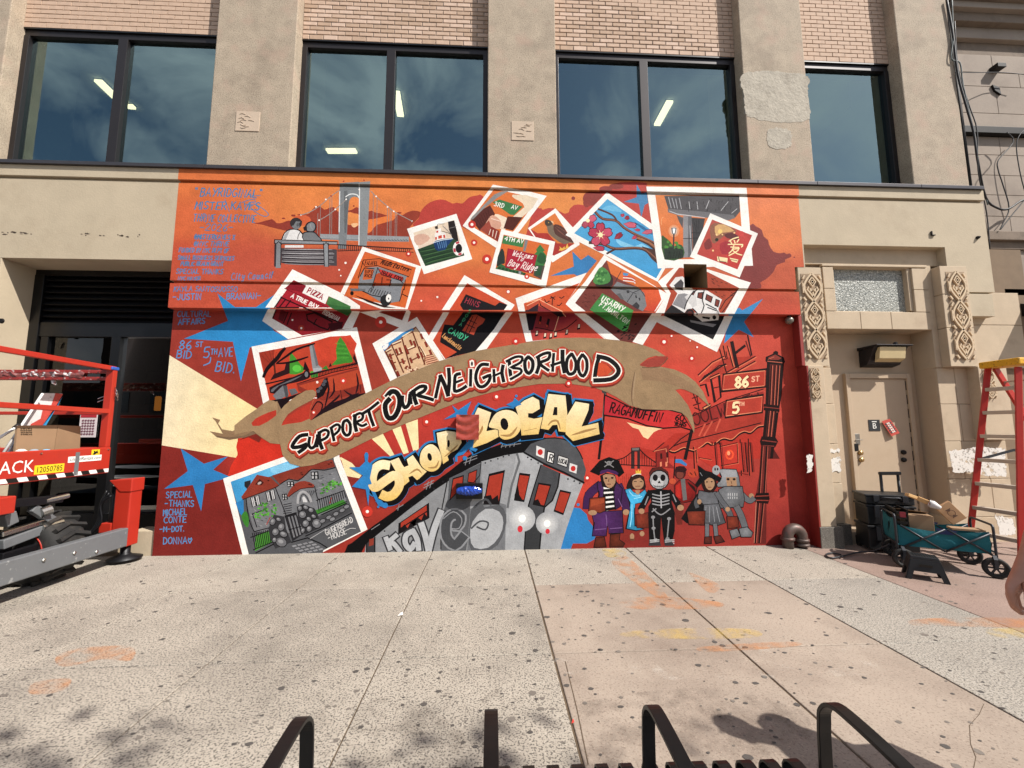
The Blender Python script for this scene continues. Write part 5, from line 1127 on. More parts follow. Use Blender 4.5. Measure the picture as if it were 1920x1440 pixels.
for t in ('812,225 720,290 600,395 480,468 380,500', '895,325 780,430 690,500 590,560', '1172,230 1240,300 1360,402 1450,470 1640,570'): S('#9a8f88', 9, t, 3)
for x, y0, y1 in ((577, 480, 712), (605, 395, 712), (712, 300, 714), (735, 290, 714), (715, 470, 714), (1200, 262, 728), (1243, 300, 730), (1360, 402, 734), (1388, 425, 735), (1402, 440, 735), (1448, 470, 738), (1466, 490, 738)): S('#8d8580', 6, [(x, y0), (x-4, y1)])
for x, y in ((665, 323), (555, 407), (385, 500), (590, 558), (772, 436), (895, 322), (1042, 212), (1232, 290), (1360, 408), (1430, 458), (1635, 568)): C('#efe9e2', x, y, 9)
for x, y in ((865, 120), (1095, 108), (725, 285)): C('#a8392f', x, y, 9)
S('#2b2224', 12, '795,832 1100,850 1640,880'); S('#2b2224', 8, '800,905 1100,890 1650,918')
for i in range(36): S('#2b2224', 7, [(805+i*23, 835+i*1.3), (803+i*23, 900+i*.3)])
PART('painted_couple', 'two people seen from behind on a slatted bench, painted in grey')
F('#2e2528', '165,770 195,700 260,655 345,655 395,690 435,790 160,785', 2); F('#dcd9d6', '180,770 205,705 265,668 340,668 385,700 420,785 175,785', 2); F('#a9a9aa', '180,770 215,700 265,668 240,720 215,780'); S('#2e2528', 8, '350,770 355,730 375,695', 2)
C('#37302f', 330, 590, 68, 62); C('#7a7c7e', 335, 605, 55, 55); F('#3a3435', '270,590 275,555 330,532 390,560 395,575 330,570 300,620 275,620'); C('#5c5d5f', 350, 610, 15, 20); F('#3a3435', '365,590 400,560 395,610 370,640')
F('#2e2528', '405,700 470,685 540,690 580,730 625,795 420,795', 2); F('#77797b', '415,710 470,695 535,700 570,735 610,790 425,790', 2); F('#2e2528', '430,640 450,590 500,570 545,590 560,640 530,690 450,685', 2); F('#808284', '445,640 465,600 505,582 538,600 545,640 520,680 460,675', 2); F('#2e2528', '410,640 450,610 455,670 425,680')
S('#9a9b9c', 6, '490,600 500,640 520,660')
F('#d9d7d4', '205,838 415,838 415,866 205,866'); F('#4e484b', '165,870 790,885 790,1072 500,1058 165,1040')
for i in range(12): S(('#b7b3b4', '#1d171b', '#8b8688')[i % 3], random.uniform(6, 12), [(170+random.uniform(0, 40), 882+i*15), (400, 885+i*15.5+random.uniform(-4, 4)), (780-random.uniform(0, 90), 890+i*15.4)], 2, taper=.5)
F('#2a2226', '85,772 800,795 795,835 85,825'); F('#8e9093', '95,782 795,805 790,828 95,815')
F('#85878a', '108,800 162,800 158,1095 100,1095'); F('#3c353a', '88,830 110,830 104,1080 84,1080'); F('#8c8e91', '640,815 694,815 697,1080 650,1080'); 
for t in ('100,830 135,798 170,830', '640,840 668,808 700,840', '162,800 158,1060', '640,815 650,1075', '694,815 697,1078'): S('#2a2226', 9, t)
# ---- snapshots
def snap(label, polys, inner, icol):
    PART('painted_snapshot', label)
    for p in polys: F(WHT, p)
    for i, p in enumerate(inner): F(icol[i] if isinstance(icol, (list, tuple)) else icol, p)
OI = '#cf6a34'; RI = '#c24a2c'
R(740, 340, 6)   # boat
snap('painted snapshot of a small ferry boat on green water', ['139,535 695,365 873,875 330,1045'], ['210,580 665,435 785,835 345,955'], grad(790, 430, '#d9c5ad', 800, 470, '#d8c3b0'))
F('#cfa894', '215,620 330,590 400,640 330,700 250,720', 2); F('#2f4a32', '258,765 460,690 650,640 740,690 785,835 345,955')
for i in range(11): S(('#1d3324', '#4c6f46', '#28402c')[i % 3], 9, [(270+i*8, 780+i*15), (430, 750+i*15), (600+i*12, 700+i*13)], 2, taper=.6)
F('#1f3f6b', '438,690 470,660 640,640 660,650 590,730 570,770 490,785 455,760'); [S('#6f9cc4', 5, [(480+i*24, 690-i*5), (500+i*20, 760-i*5)]) for i in range(5)]; S('#c6d4de', 8, '438,690 540,660 655,645')
F('#e3ded8', '450,600 470,560 465,545 520,525 525,570 570,580 580,640 460,670'); [F('#c4472f', t) for t in ('455,630 475,625 475,655 458,660', '490,615 530,605 532,640 492,648', '545,605 565,600 572,635 550,640', '468,560 490,553 492,575 470,583')]; F('#3b3030', '450,510 480,500 490,530 460,540'); S(BLK, 5, '480,540 485,480 560,480'); S(BLK, 5, '530,560 600,580 640,600'); F('#2c2323', '600,455 670,440 700,560 720,680 650,640 610,540'); S('#77706e', 7, '610,530 690,510'); S('#8d8784', 7, '540,500 600,560 640,600')
A.SP('#e8e2dc', 30/6, [(722+52*math.cos(a*.5), 755+68*math.sin(a*.5)) for a in range(13)]); C('#1f1a1b', 722, 755, 38, 52); [S('#b8384a', 24, [(722+52*math.cos(a), 755+68*math.sin(a)), (722+52*math.cos(a+.45), 755+68*math.sin(a+.45))]) for a in (2.6, 4.2, 1.1)]
R(740, 340, 6)   # 3rd av
snap('painted snapshot of a green 3RD AV street sign over a brick street', ['1105,38 1500,112 1710,165 1395,575 1150,755 765,500'], ['1120,85 1615,195 1340,560 1165,685 905,530 850,440'], '#d27438')
F('#dfcdb4', '1330,150 1615,195 1440,400 1330,400 1460,290 1400,220 1350,195', 2); F('#e0cfb8', '1130,370 1200,385 1290,440 1240,550 1210,550 1150,500 1120,430', 2); F('#5a2c26', '1075,270 1130,370 1050,440 960,560 860,430 960,330'); F('#57291f', '1270,395 1440,405 1330,555 1225,530'); F('#c99a84', '1050,430 1100,380 1190,440 1180,540 1030,500', 2); F('#9a4a3c', '960,545 1060,440 1090,520 1040,600'); F('#8a3529', '1040,600 1090,510 1180,560 1165,680')
for t in ('1060,600 1080,540', '1100,620 1110,550', '1130,640 1150,560', '1090,420 1190,450'): S('#e0c6b4', 9, t)
for i in range(7): S('#431f1b', 5, [(900+i*25, 450-i*22), (960+i*18, 530-i*20)])
F('#8e8a88', '850,430 870,400 1120,150 1200,115 1280,110 1150,190 1000,310 880,430'); F('#3f7a4a', '1100,235 1180,205 1440,285 1345,380 1300,375'); T('3RD', 1115, 275, 48, '#eceae2', 8, 14); T('AV', 1310, 305, 44, '#eceae2', 8, 14)
R(1000, 340, 7.385)   # bird
snap('painted snapshot of a brown bird perched over fire', ['305,375 620,720 640,880 265,1125 -75,650'], ['300,440 570,865 285,1030 -40,665'], '#d27a3a')
F('#a83830', '-40,665 60,720 200,720 330,860 560,860 285,1030 130,900', 2); F('#7b6a5a', '155,560 190,530 260,560 280,610 420,700 560,850 500,850 420,870 300,800 210,720 190,640', 2); F('#5c3b34', '280,610 340,600 430,650 480,740 560,850 420,800 300,730', 2); F('#4c433c', '160,555 190,530 250,555 260,600 200,620 165,600', 2); C('#c9a24a', 212, 572, 7); F('#d9b48c', '240,545 275,555 280,590 250,565')
for t in ('300,640 420,740', '320,620 450,700', '340,680 480,790'): S('#8d5c50', 9, t, taper=.5)
for t in ('350,960 370,930 360,900 400,930 430,900 440,930 470,860 490,920 400,960',): F('#dfb04e', t)
R(1000, 340, 7.385)   # cherry
snap('large painted snapshot of pink cherry blossom on a blue sky', ['1020,150 2020,860 1720,1390 445,745'], ['1025,245 1950,900 1700,1345 565,720'], grad(1140, 380, '#4f9cc6', 1180, 520, '#3d8fc0'))
F('#6db4d6', '950,380 1100,330 1230,420 1150,420', 2); F('#82bfdc', '1150,800 1400,900 1500,860 1640,960 1400,940 1200,890', 2); F('#2c6d9c', '1400,560 1640,700 1640,740 1500,660', 2)
S('#4a2f28', 36, '860,430 960,520 1140,545 1250,640 1400,730 1560,800 1700,870', 3); S('#8a5a44', 18, '870,435 970,520 1140,545 1250,635 1400,725 1560,790 1700,860', 3); S('#5a3a30', 26, '900,385 1090,465 1150,540', 3); S('#4a2f28', 60, '1450,790 1600,860 1720,960', 2); S('#a06a48', 30, '1440,780 1600,845 1720,945', 2)
S('#4a2f28', 40, '780,850 960,870 1130,935 1400,925 1560,960 1740,1130', 3); S('#8a5a44', 18, '800,850 960,868 1130,930 1400,918 1560,950 1740,1110', 3); S('#4a2f28', 28, '1020,1000 1130,940', 2); F('#4d3028', '1500,900 1720,960 1760,1180 1640,1080')
def petal(cx_, cy_, ang, l_, w_, c='#b63a53'):
    ca, sa = math.cos(rad(ang)), math.sin(rad(ang)); q = [(0, 0), (.45, -.5), (.85, -.42), (1, -.2), (.92, 0), (1, .2), (.85, .42), (.45, .5)]
    P = [(cx_+(x*l_*ca-y*w_*sa), cy_+(x*l_*sa+y*w_*ca)) for x, y in q]; Q = [(cx_+((x*1.1-.03)*l_*ca-y*1.18*w_*sa), cy_+((x*1.1-.03)*l_*sa+y*1.18*w_*ca)) for x, y in q]
    F('#4a1c2c', Q); F(c, P); S('#d4788a', 6, [P[0], (cx_+.6*l_*ca, cy_+.6*l_*sa)], taper=.7)
def bloom(cx_, cy_, r, a0, n=5):
    for k in range(n): petal(cx_, cy_, a0+72*k, r, r*.72, ('#b63a53', '#c04e66')[k % 2])
    C('#efe0b0', cx_, cy_, r*.2)
    for k in range(7): S('#efe0b0', 7, [(cx_, cy_), (cx_+r*.36*math.cos(k*.9), cy_+r*.36*math.sin(k*.9))])
bloom(928, 742, 165, -90); petal(760, 550, -30, 120, 90, '#c65f74'); petal(760, 550, 55, 110, 80); petal(760, 550, 130, 110, 80, '#a84a5c'); C('#efe0b0', 755, 545, 26); petal(1120, 800, -35, 130, 70, '#8f2236'); petal(1240, 500, -100, 50, 50); petal(1245, 590, 8, 180, 78, '#c65f74'); petal(1260, 520, -20, 70, 55, '#9c2438'); petal(1500, 720, -12, 150, 60, '#c65f74'); petal(1395, 670, 5, 80, 36); petal(1360, 800, -30, 80, 46); petal(825, 920, 6, 155, 66)
R(1200, 480, 6)   # van
snap('painted snapshot of a white van parked by red brick houses', ['400,120 760,150 1245,300 1060,655 170,645 305,430 200,290', '150,672 1045,672 865,1080 190,745'], ['440,130 760,180 1115,360 950,640 275,640 345,420 290,325', '270,672 950,672 820,940'], ['#a8482e', '#1b1819'])
F('#262325', '275,640 355,550 520,640 560,660 940,700 820,940 270,672'); F('#dcd9d6', '330,330 400,240 480,230 600,380 740,380 920,490 880,600 895,640 880,720 700,740 600,660 640,640 590,590 530,600 500,640 360,550 420,420')
F('#4c484b', '380,330 460,260 490,300 480,390 400,370'); F('#8c8a8c', '365,545 430,430 500,420 560,440 500,600'); F('#c9c6c4', '500,460 620,390 640,560 590,580'); 
for t in ('570,430 600,390 630,390 600,445', '650,410 710,405 700,490 640,470', '745,425 820,460 800,530 730,490', '850,480 900,500 880,580 835,560'): F('#2a2224', t); 
for t in ('580,430 603,398 620,398 598,436', '660,420 700,415 692,478 650,465', '755,437 808,465 793,518 742,485', '858,492 890,506 874,565 845,550'): F('#7d3a30', t)
for t in ('720,390 700,500 720,560 690,640', '500,600 520,530 570,440 640,380', '760,580 870,620', '740,540 860,600', '590,590 640,640 640,660'): S('#29262a', 12, t, 2)
C('#241c1e', 560, 640, 48, 46); C('#5a2a26', 560, 645, 28, 26); F('#201c1e', '700,680 790,690 780,715 700,700'); C('#201c1e', 835, 690, 22, 26); F('#8d8b8c', '560,720 700,745 860,770 820,800 570,745')
for i in range(26): x, y = 800+random.random()*280, 240+random.random()*220; (S('#5a2419', 7, [(x, y), (x+22, y+random.choice((6, 14)))]) if y > 220+.45*(x-760) and x+y*.5 < 1260 else None)
for i in range(8): S('#3a1c18', 7, [(850+i*5+random.random()*20, 760+i*10-140), (880+i*3, 720+i*10-100)])
S('#3a1f1a', 10, '900,600 960,500 1080,400'); S('#3a1f1a', 10, '920,640 980,560 1090,390')
R(960, 480, 6.857)   # us army
snap('painted snapshot of a green fort sign in front of a grey stone fort', ['1185,-15 2000,490 1840,712 800,712 680,620 940,330', '805,735 1930,735 1680,1145 1550,1105 1385,1085 1210,1070'], ['1215,55 1880,420 1920,560 1830,712 945,712 810,605', '940,735 1800,735 1545,1112 1390,1088'], ['#7a3d35', '#6f3630'])
F('#d07035', '1215,55 1880,420 1920,560 1800,712 1690,700 1620,400 1380,300 1270,230'); F(grad(1225, 560, '#c9532f', 1230, 590, '#b23029'), '1640,420 1880,430 1920,560 1830,712 1690,700')
F('#3a2c2a', '1060,250 1150,150 1230,190 1300,290 1260,420 1080,390', 2); F('#4f8a4a', '1040,330 1090,200 1150,140 1230,190 1270,290 1230,350 1120,370', 2); [C('#3a6f3c', 1100+random.random()*120, 200+random.random()*140, 18) for _ in range(9)]; [C('#79b068', 1090+random.random()*120, 190+random.random()*140, 11) for _ in range(7)]
F('#7c7d7f', '1270,430 1350,330 1460,370 1620,400 1700,480 1730,640 1680,712 1480,600 1330,490'); F('#5f6062', '1390,480 1440,560 1400,560 1340,490'); [F('#3d3c3f', t) for t in ('1470,450 1500,440 1510,475 1480,480', '1580,510 1600,505 1610,540 1590,545', '1625,540 1645,535 1650,570 1635,575', '1540,640 1600,590 1640,640 1620,690')]; S('#46454a', 10, '1480,590 1560,470 1650,430 1710,520'); S('#46454a', 8, '1340,420 1480,440 1600,490')
F('#4d8fba', '1425,215 1500,225 1480,260 1430,250'); [S(c, 12, [(1430, 262+i*18), (1520+i*15, 268+i*22), (1580, 300+i*18)], 2) for i, c in enumerate(('#c23b3b', '#e3dbd6', '#b8383a', '#e3dbd6'))]; S('#3a3436', 9, '1400,200 1330,330')
F(grad(1120, 560, '#3f7f42', 1160, 610, '#4b9448'), '1160,480 1560,700 1480,970 1420,965 1000,690'); T('USARMY', 1140, 575, 72, '#ecebe0', 13, 27, asp=.55); T('FT.HAMILTON', 1115, 640, 62, '#e4e6da', 11, 33, asp=.5)
for i in range(22): x, y = 1340+random.random()*240, 880+random.random()*200; S('#1d1413', 14, [(x, y), (x+22, y-10)])
for i in range(14): x, y = 860+random.random()*260, 460+random.random()*200; S('#5d2b27', 8, [(x, y), (x+30, y+8)])
R(1190, 330, 6)   # stone arch
snap('tall painted snapshot of a grey stone bridge arch and a lit park lamp', ['130,120 1258,135 1330,1010 260,1040'], ['230,215 1175,215 1200,560 1215,930 335,940'], grad(1230, 380, '#d07a44', 1250, 480, '#c9632f'))
F(mott('#504d50'), '330,225 1175,222 1185,400 1120,480 800,450 500,420 380,380'); F('#6f6d70', '370,370 700,395 1110,440 1130,470 1060,500 800,470 480,440 375,410'); F('#67666a', '545,450 640,455 655,915 545,920'); F('#8b8a8d', '545,450 600,455 600,915 545,920'); F('#3b393c', '640,470 790,480 760,640 700,800 660,900'); F('#5a585b', '470,440 545,470 540,590 500,520')
for t in ('380,240 410,360', '420,250 450,360', '460,260 480,365', '500,250 525,370'): S('#9a999c', 10, t)
for t in ('610,290 620,370', '700,290 710,375', '840,270 800,370', '1050,290 970,390', '1150,370 1090,420', '620,560 640,900', '390,395 480,430 640,450 790,470'): S('#c6c5c6', 9, t, taper=.4)
for i in range(24): x, y = 560+random.random()*560, 250+random.random()*140; S('#2c2a2d', 7, [(x, y), (x+random.uniform(-8, 8), y+26)])
for t in ('660,490 700,660', '690,490 700,600', '720,490 720,600', '545,705 640,705', '640,640 730,640 720,700 650,700', '655,800 700,800'): S('#262427', 8, t)
F('#37592f', '300,680 340,690 400,740 440,790 500,770 545,800 545,920 335,940', 2); F('#27352a', '330,820 420,800 545,830 545,922 335,940'); [C('#4f8a3a', 330+random.random()*210, 740+random.random()*70, 16) for _ in range(10)]; [S('#18211b', 8, [(x, 930), (x+random.uniform(-20, 20), 850)]) for x in (370, 400, 430, 460, 490, 520)]
A.SP('#dc9a6a', 7/6, [(318+20*math.cos(a), 520-55*math.sin(a)) for a in (1.4, 1.9, 2.5, 3.1, 3.7)]); C('#d99468', 440, 620, 62, 70); C('#cbb0a0', 440, 618, 40, 48); S('#37353a', 16, '440,660 435,820'); F('#3c4046', '410,585 470,585 455,655 425,655'); F('#e9f0f2', '425,592 458,592 448,648 432,648')
# love
snap('tilted red painted snapshot with a gold written character', ['850,420 1385,648 1225,1030 1180,1142 620,910'], ['870,490 1320,668 1155,1052 700,880'], grad(1320, 420, '#a5463a', 1370, 490, '#b0332f'))
F('#8c5a45', '850,560 960,530 1150,620 1000,680 900,760 860,720', 2); F('#c9a06a', '900,570 1000,545 1120,620 980,640 920,680', 2); C('#e0c070', 960, 625, 26); [C('#e7c088', x, y, r) for x, y, r in ((920, 660, 11), (1120, 640, 10), (1195, 655, 11), (880, 840, 11), (985, 660, 9))]; C('#c2403a', 1200, 650, 30); C('#2a2a1c', 922, 718, 20); F('#5e2a2c', '1010,660 1090,640 1170,680 1150,720 1040,700', 2); F('#a02a34', '960,760 1080,740 1100,860 980,880', 2); F('#7d2f2e', '780,760 840,700 870,800 800,830', 2)
F('#e4d2a4', '925,905 1045,925 1040,975 930,960'); F('#e4d2a4', '1065,920 1165,940 1150,978 1090,960'); S('#3a2522', 7, '940,910 955,960 1030,970'); S('#8c5a45', 7, '1080,940 1150,955')
for t in ('1060,735 1110,705 1165,690', '1075,735 1090,760', '1118,725 1128,755', '1170,715 1150,745', '1050,770 1130,770 1215,775 1200,800', '1080,800 1170,805', '1115,775 1100,830 1060,870', '1095,825 1175,820 1130,860 1060,895', '1105,840 1150,875 1205,890'): S('#efd9a4', 13, t, 2)
R(960, 480, 6.857)   # house with string lights
snap('painted snapshot of a wooden shack hung with string lights', ['45,545 960,215 880,340 690,620 800,712 85,712', '85,735 805,735 1200,1066 700,1050 180,1105'], ['150,610 870,345 690,620 790,712 170,712', '185,735 800,735 1190,1070 700,1050 265,1092'], ['#c8572f', grad(1040, 600, '#872434', 1050, 632, '#c24a3a')])
F('#34202a', '160,715 350,560 330,712'); F('#b54e36', '185,640 350,565 360,600 200,700'); F('#2c1a20', '350,565 370,620 490,700 640,712 670,775 590,790 480,712 360,640'); F('#c0563c', '370,590 500,640 640,712 510,712 370,630'); F('#8a2c30', '340,640 500,712 600,790 540,960 330,930 290,940 330,712'); F('#241620', '175,735 325,735 270,950 215,960'); [F(c, t) for c, t in (('#1c1216', '360,770 385,780 370,890 340,870'), ('#1c1216', '460,800 490,815 460,935 430,910'), ('#b9412f', '350,840 372,850 366,885 345,870'), ('#b9412f', '438,880 460,890 455,925 435,908'))]
for t in ('190,640 350,560 500,640 640,710 690,780', '185,600 375,550', '600,780 545,960', '540,960 530,980'): S('#e9b08c', 9, t)
for t in ('300,920 420,940 560,970 700,925 830,820', '520,550 515,630', '490,545 555,525', '500,520 550,560', '610,530 635,545 670,520', '580,630 605,640 640,605', '420,560 440,600 480,580'): S('#221419', 11, t, 2)
for x, y in ((320, 985), (425, 1015), (560, 1000), (705, 970), (500, 1020), (860, 900)): F('#1f1216', [(x-26, y+50), (x-14, y-22), (x+20, y-26), (x+16, y+40)]); F('#e4cdb4', [(x-14, y+26), (x-8, y-20), (x+14, y-22), (x+10, y+20)])
R(680, 500, 6)   # candy store
snap('painted snapshot of a dark corner sign reading candy luncheonette', ['1145,95 1710,430 1670,488 890,488 1110,150', '905,512 1690,512 1395,925 1100,990 920,1045 740,785'], ['1175,185 1630,430 1590,488 975,488', '975,512 1610,512 1265,950 1100,990 930,1040 790,830'], ['#c5502f', '#c24e30'])
F('#211c20', '1160,310 1490,440 1540,400 1630,430 1590,488 1130,488 1095,430'); F('#1d191c', '1130,512 1600,512 1480,700 1265,955 1100,990 925,1040 1060,960 870,850 880,780 920,650 1020,660'); F('#b54b33', '1230,545 1280,540 1380,590 1350,640 1290,680 1250,770 1120,720'); [S('#2a1c1e', 9, t) for t in ('1195,600 1280,640', '1170,650 1260,690', '1240,560 1150,750', '1290,560 1190,760')]
T('HINS', 1145, 405, 62, '#a33a48', 9, 19, asp=.62); 
for i, ch in enumerate('ADOS'): T(ch, 1085+i*32, 660-i*48, 40, '#3f9c70', 8, 20)
T('CANDY', 955, 735, 62, '#46b287', 10, 27, asp=.55); T('Luncheonette', 890, 790, 54, '#c9945c', 8, 37, asp=.30, gap=.12)
R(680, 500, 6)   # brownstone
snap('painted snapshot of a row of brown bow front townhouses', ['110,865 610,565 915,1048 310,1290'], ['215,900 600,672 862,1060 390,1245'], '#8a5238')
F('#3f8dc2', '215,900 330,830 440,750 560,690 580,720 480,760 440,800 330,860 245,950'); F('#e8e6e2', '225,900 290,860 280,910 240,935', 2)
F(mott('#d3b08c'), '260,960 300,930 330,880 420,840 440,790 490,750 560,730 600,690 700,830 862,1060 390,1245')
for x0, y0, x1, y1 in ((262, 960, 392, 1240), (330, 890, 460, 1190), (440, 800, 540, 1150), (560, 730, 700, 1100)): S('#6b3323', 16, [(x0, y0), (x1, y1)])
for t in ('262,965 320,935', '330,885 430,845', '445,800 480,765 560,735', '290,1010 350,985', '380,1000 450,970', '500,940 600,900', '420,1080 480,1060', '540,1060 640,1010', '330,1090 370,1075'): S('#7a3f2a', 16, t); 
for t in ('265,950 320,920', '335,870 430,830', '450,785 555,722', '380,985 450,955', '505,925 600,885'): S('#ecd9b8', 12, t)
for x, y in ((290, 985), (310, 1050), (335, 1110), (375, 1180), (360, 930), (400, 915), (430, 1040), (460, 890), (480, 930), (520, 830), (560, 840), (520, 1030), (600, 980), (640, 970), (480, 1120), (640, 760), (690, 850), (740, 940)): F('#6e2a1f', [(x, y), (x+24, y-10), (x+48, y+50), (x+24, y+60)]); F('#8d3626', [(x+6, y+4), (x+18, y-2), (x+38, y+46), (x+26, y+50)])
F('#d9a584', '690,1000 760,990 862,1060 720,1110'); [S('#7a3f2a', 9, [(690+i*8, 1010+i*22), (790+i*15, 985+i*20)]) for i in range(5)]; [C('#7a3f2a', 450+random.random()*170, 1150+random.random()*40-i*3, 14) for i in range(9)]; [C('#e2c3a4', 440+random.random()*180, 1150+random.random()*30-i*3, 9) for i in range(9)]; S('#7a3f2a', 12, '640,900 700,1010 690,1100', 2); S('#ecd9b8', 8, '655,900 712,1005', 2)
R(460, 470, 6)   # pizza
snap('painted snapshot of a red pizza shop front', ['530,210 1080,478 1290,620 1290,655 225,640', '255,655 1290,682 1205,870 960,900 480,995 190,790'], ['545,330 940,512 1025,550 1180,625 1170,640 320,640', '340,658 1200,682 1090,880 640,955 300,762'], ['#a52330', '#8c1f29'])
F('#8a1c28', '545,330 710,405 650,470 440,430'); S('#7a1522', 8, '440,425 650,520 930,640'); F('#ebe5de', '690,385 940,505 900,600 640,475'); F(mott('#4a7c45'), '940,515 1025,548 1185,625 1180,680 1195,700 910,600'); F('#3a6a3a', '915,600 1180,640 1195,690 1150,735 960,640'); T('PIZZA', 690, 470, 62, '#a02638', 12, 25, asp=.5, slant=.1); T('A TRUE BAY', 510, 525, 46, '#e9e2dc', 11, 24, asp=.62, gap=.2); T('RIDGINAL', 865, 705, 52, '#d3cdc8', 9, 28, asp=.46, gap=.18)
for t in ('410,520 330,640', '455,545 380,640', '510,560 450,640', '345,670 310,760', '480,690 430,810', '520,700 470,830', '350,640 600,640', '400,525 660,640'): S('#3a1016', 15, t)
for t in ('690,720 780,700 980,800 930,890 840,860 700,780',): S('#2a1014', 16, t, closed=True)
S('#2a1014', 14, '800,770 770,830'); S('#2a1014', 16, '660,640 1090,820'); F('#4a1019', '930,820 1100,800 1085,880 960,900'); F('#5f151e', '400,660 470,690 420,800 370,770')
A.dot(530, 780, 11, 0); A.dot(630, 872, 12, 3, '#a8392b')
R(460, 470, 6)   # halal cart
snap('painted snapshot of a street food cart', ['1320,-45 1985,180 1825,660 1525,655 1070,478', '1285,690 1525,668 1840,668 1860,690 1800,892'], ['1345,10 1920,190 1800,645 1110,510', '1500,690 1545,675 1810,675 1765,785'], ['#cd662f', '#8d2f20'])
F('#c66230', '1330,100 1500,85 1870,210 1840,300 1495,170 1320,180'); S(BLK, 7, '1310,120 1350,180 1490,170 1840,295 1870,215 1510,90 1330,105', closed=False)
T('FALAFEL', 1345, 158, 44, BLK, 6, 3, asp=.36, gap=.14); T('Middle Eastern', 1520, 150, 56, BLK, 7, 16, asp=.36, gap=.14, slant=.3)
F('#84868a', '1290,290 1340,195 1490,180 1820,290 1760,420 1735,570 1680,580 1560,600 1330,460 1270,440 1270,400'); F('#c66230', '1340,200 1450,215 1420,320 1320,330'); F('#b54e28', '1500,250 1640,290 1640,390 1430,400 1470,270'); F('#c23a30', '1490,200 1780,300 1760,360 1740,335 1530,265'); S(BLK, 8, '1490,190 1530,270 1740,335 1780,370'); S(BLK, 8, '1490,195 1430,400 1410,460'); T('HALAL FOOD', 1530, 258, 42, BLK, 8, 21, asp=.48, gap=.2); T('INFO', 1345, 250, 34, BLK, 7, 5); T('RICE', 1340, 295, 34, BLK, 7, 5)
for t in ('1290,290 1340,195 1450,205', '1270,430 1330,460 1420,500 1570,530', '1735,570 1780,430', '1590,330 1640,330 1620,400', '1440,420 1460,360', '1540,300 1535,380', '1180,430 1350,440 1330,460'): S(BLK, 10, t)
for i in range(9): S(BLK, 7, [(1410+i*28, 420+i*6), (1380+i*28, 470+i*8)])
F('#6d6f72', '1180,425 1350,430 1345,455 1190,455'); C(BLK, 1200, 480, 20, 24); C('#2a2a2c', 1580, 560, 62, 66); C('#e6e2dc', 1612, 535, 30, 46, rot=.15); C('#4b4b4d', 1612, 540, 8, 12); F('#3a1d16', '1230,500 1400,560 1560,620 1700,645 1560,640 1380,580'); S(BLK, 9, '1770,490 1830,520'); S(BLK, 8, '1800,330 1790,440'); S(BLK, 8, '1330,105 1270,310'); 
R(740, 340, 6)   # 4th av
snap('painted snapshot of a red welcome board under a green 4TH AV sign', ['1200,540 1805,680 1700,1195 1065,1025'], ['1225,600 1740,715 1650,1110 1135,980'], '#cf6c33')
F('#3f7a48', '1228,610 1460,660 1440,745 1205,700'); T('4TH AV', 1235, 665, 46, '#ecebe2', 9, 9, asp=.66); F('#7f8083', '1465,660 1500,665 1470,790 1445,785'); F('#2f3a36', '1200,760 1230,790 1240,920 1200,930 1150,960 1160,850', 2); F('#3a6a41', '1140,975 1200,930 1300,990 1420,1010 1500,1060 1640,1100 1135,985'); [C('#274a30', 1180+i*40, 975+i*10, 16) for i in range(8)]
F('#3f7a41', '1635,710 1690,780 1670,790 1710,840 1680,960 1640,1100 1560,1060 1580,880 1545,850 1600,790 1590,770'); F('#2f5b36', '1640,800 1700,850 1690,930 1600,900', 2); F('#5a4a44', '1580,950 1690,950 1650,1105 1560,1060'); [S('#31533a', 12, [(1590+i*14, 950), (1585+i*10, 1060)]) for i in range(6)]
F('#8f1e30', '1272,755 1605,830 1555,1040 1240,970'); F('#a82438', '1280,765 1598,836 1550,1030 1250,962'); T('Welcome', 1320, 838, 62, '#e9d9d4', 7, 10, asp=.44, gap=.2, slant=.35); T('To', 1370, 890, 50, '#e9d9d4', 7, 10, slant=.35); T('Bay Ridge', 1265, 950, 76, '#e9d9d4', 8, 11, asp=.44, gap=.16, slant=.35); S('#e9d9d4', 6, '1440,975 1480,1000 1500,960', 3); F('#8c8c8e', '1395,1010 1425,1015 1420,1050 1393,1045'); A.dot(1487, 1072, 12, 2.4); 
R(440, 600, 6)   # cemetery
snap('large painted snapshot of a cannon, obelisk and bare tree', ['190,300 1375,80 1550,820 320,940'], ['272,365 1305,168 1475,830 392,910'], grad(600, 640, '#a93c28', 560, 720, '#b83f28'))
F('#9c3826', '272,365 450,330 440,480 330,560'); [S('#5c2a1e', 8, [(440, 520), (x, y)], taper=.6) for x, y in ((300, 400), (340, 370), (390, 350), (430, 350), (470, 360))]; F('#5c2a1e', '430,430 450,430 470,640 450,650')
F(mott('#c2452c'), '860,250 1305,175 1340,380 950,470', 2); F(mott('#43892f'), '1190,190 1290,360 1330,470 1250,485 1090,510 1150,440 1140,330', 2); [S(c, 12, [(1160+random.uniform(-30, 10), 260+i*28), (1250+i*6, 280+i*24)], taper=.6) for i, c in enumerate(('#5aa83e', '#2f6a26', '#58a23c', '#35752a', '#5cb043', '#2f6a26', '#5aa83e'))]; F('#46902f', '640,370 740,500 780,540 760,590 620,610 620,440', 2); C('#5fbf45', 700, 545, 50, 40); F('#3f7f2d', '980,550 1030,510 1060,560'); F('#4c9a38', '850,580 930,560 940,640 860,650')
F('#2a1418', '1330,430 1345,380 1385,480 1385,520'); F('#2a1418', '1075,480 1095,520 1060,530'); F('#241015', '790,460 845,570 770,560'); F('#32171a', '400,680 440,610 560,560 580,480 620,490 620,600'); 
F('#8b8c8f', '840,285 885,275 945,510 985,540 970,590 890,590 875,540'); F('#6a6b6e', '870,280 890,276 945,510 915,520'); F('#a7a8aa', '880,545 975,535 985,560 890,585')
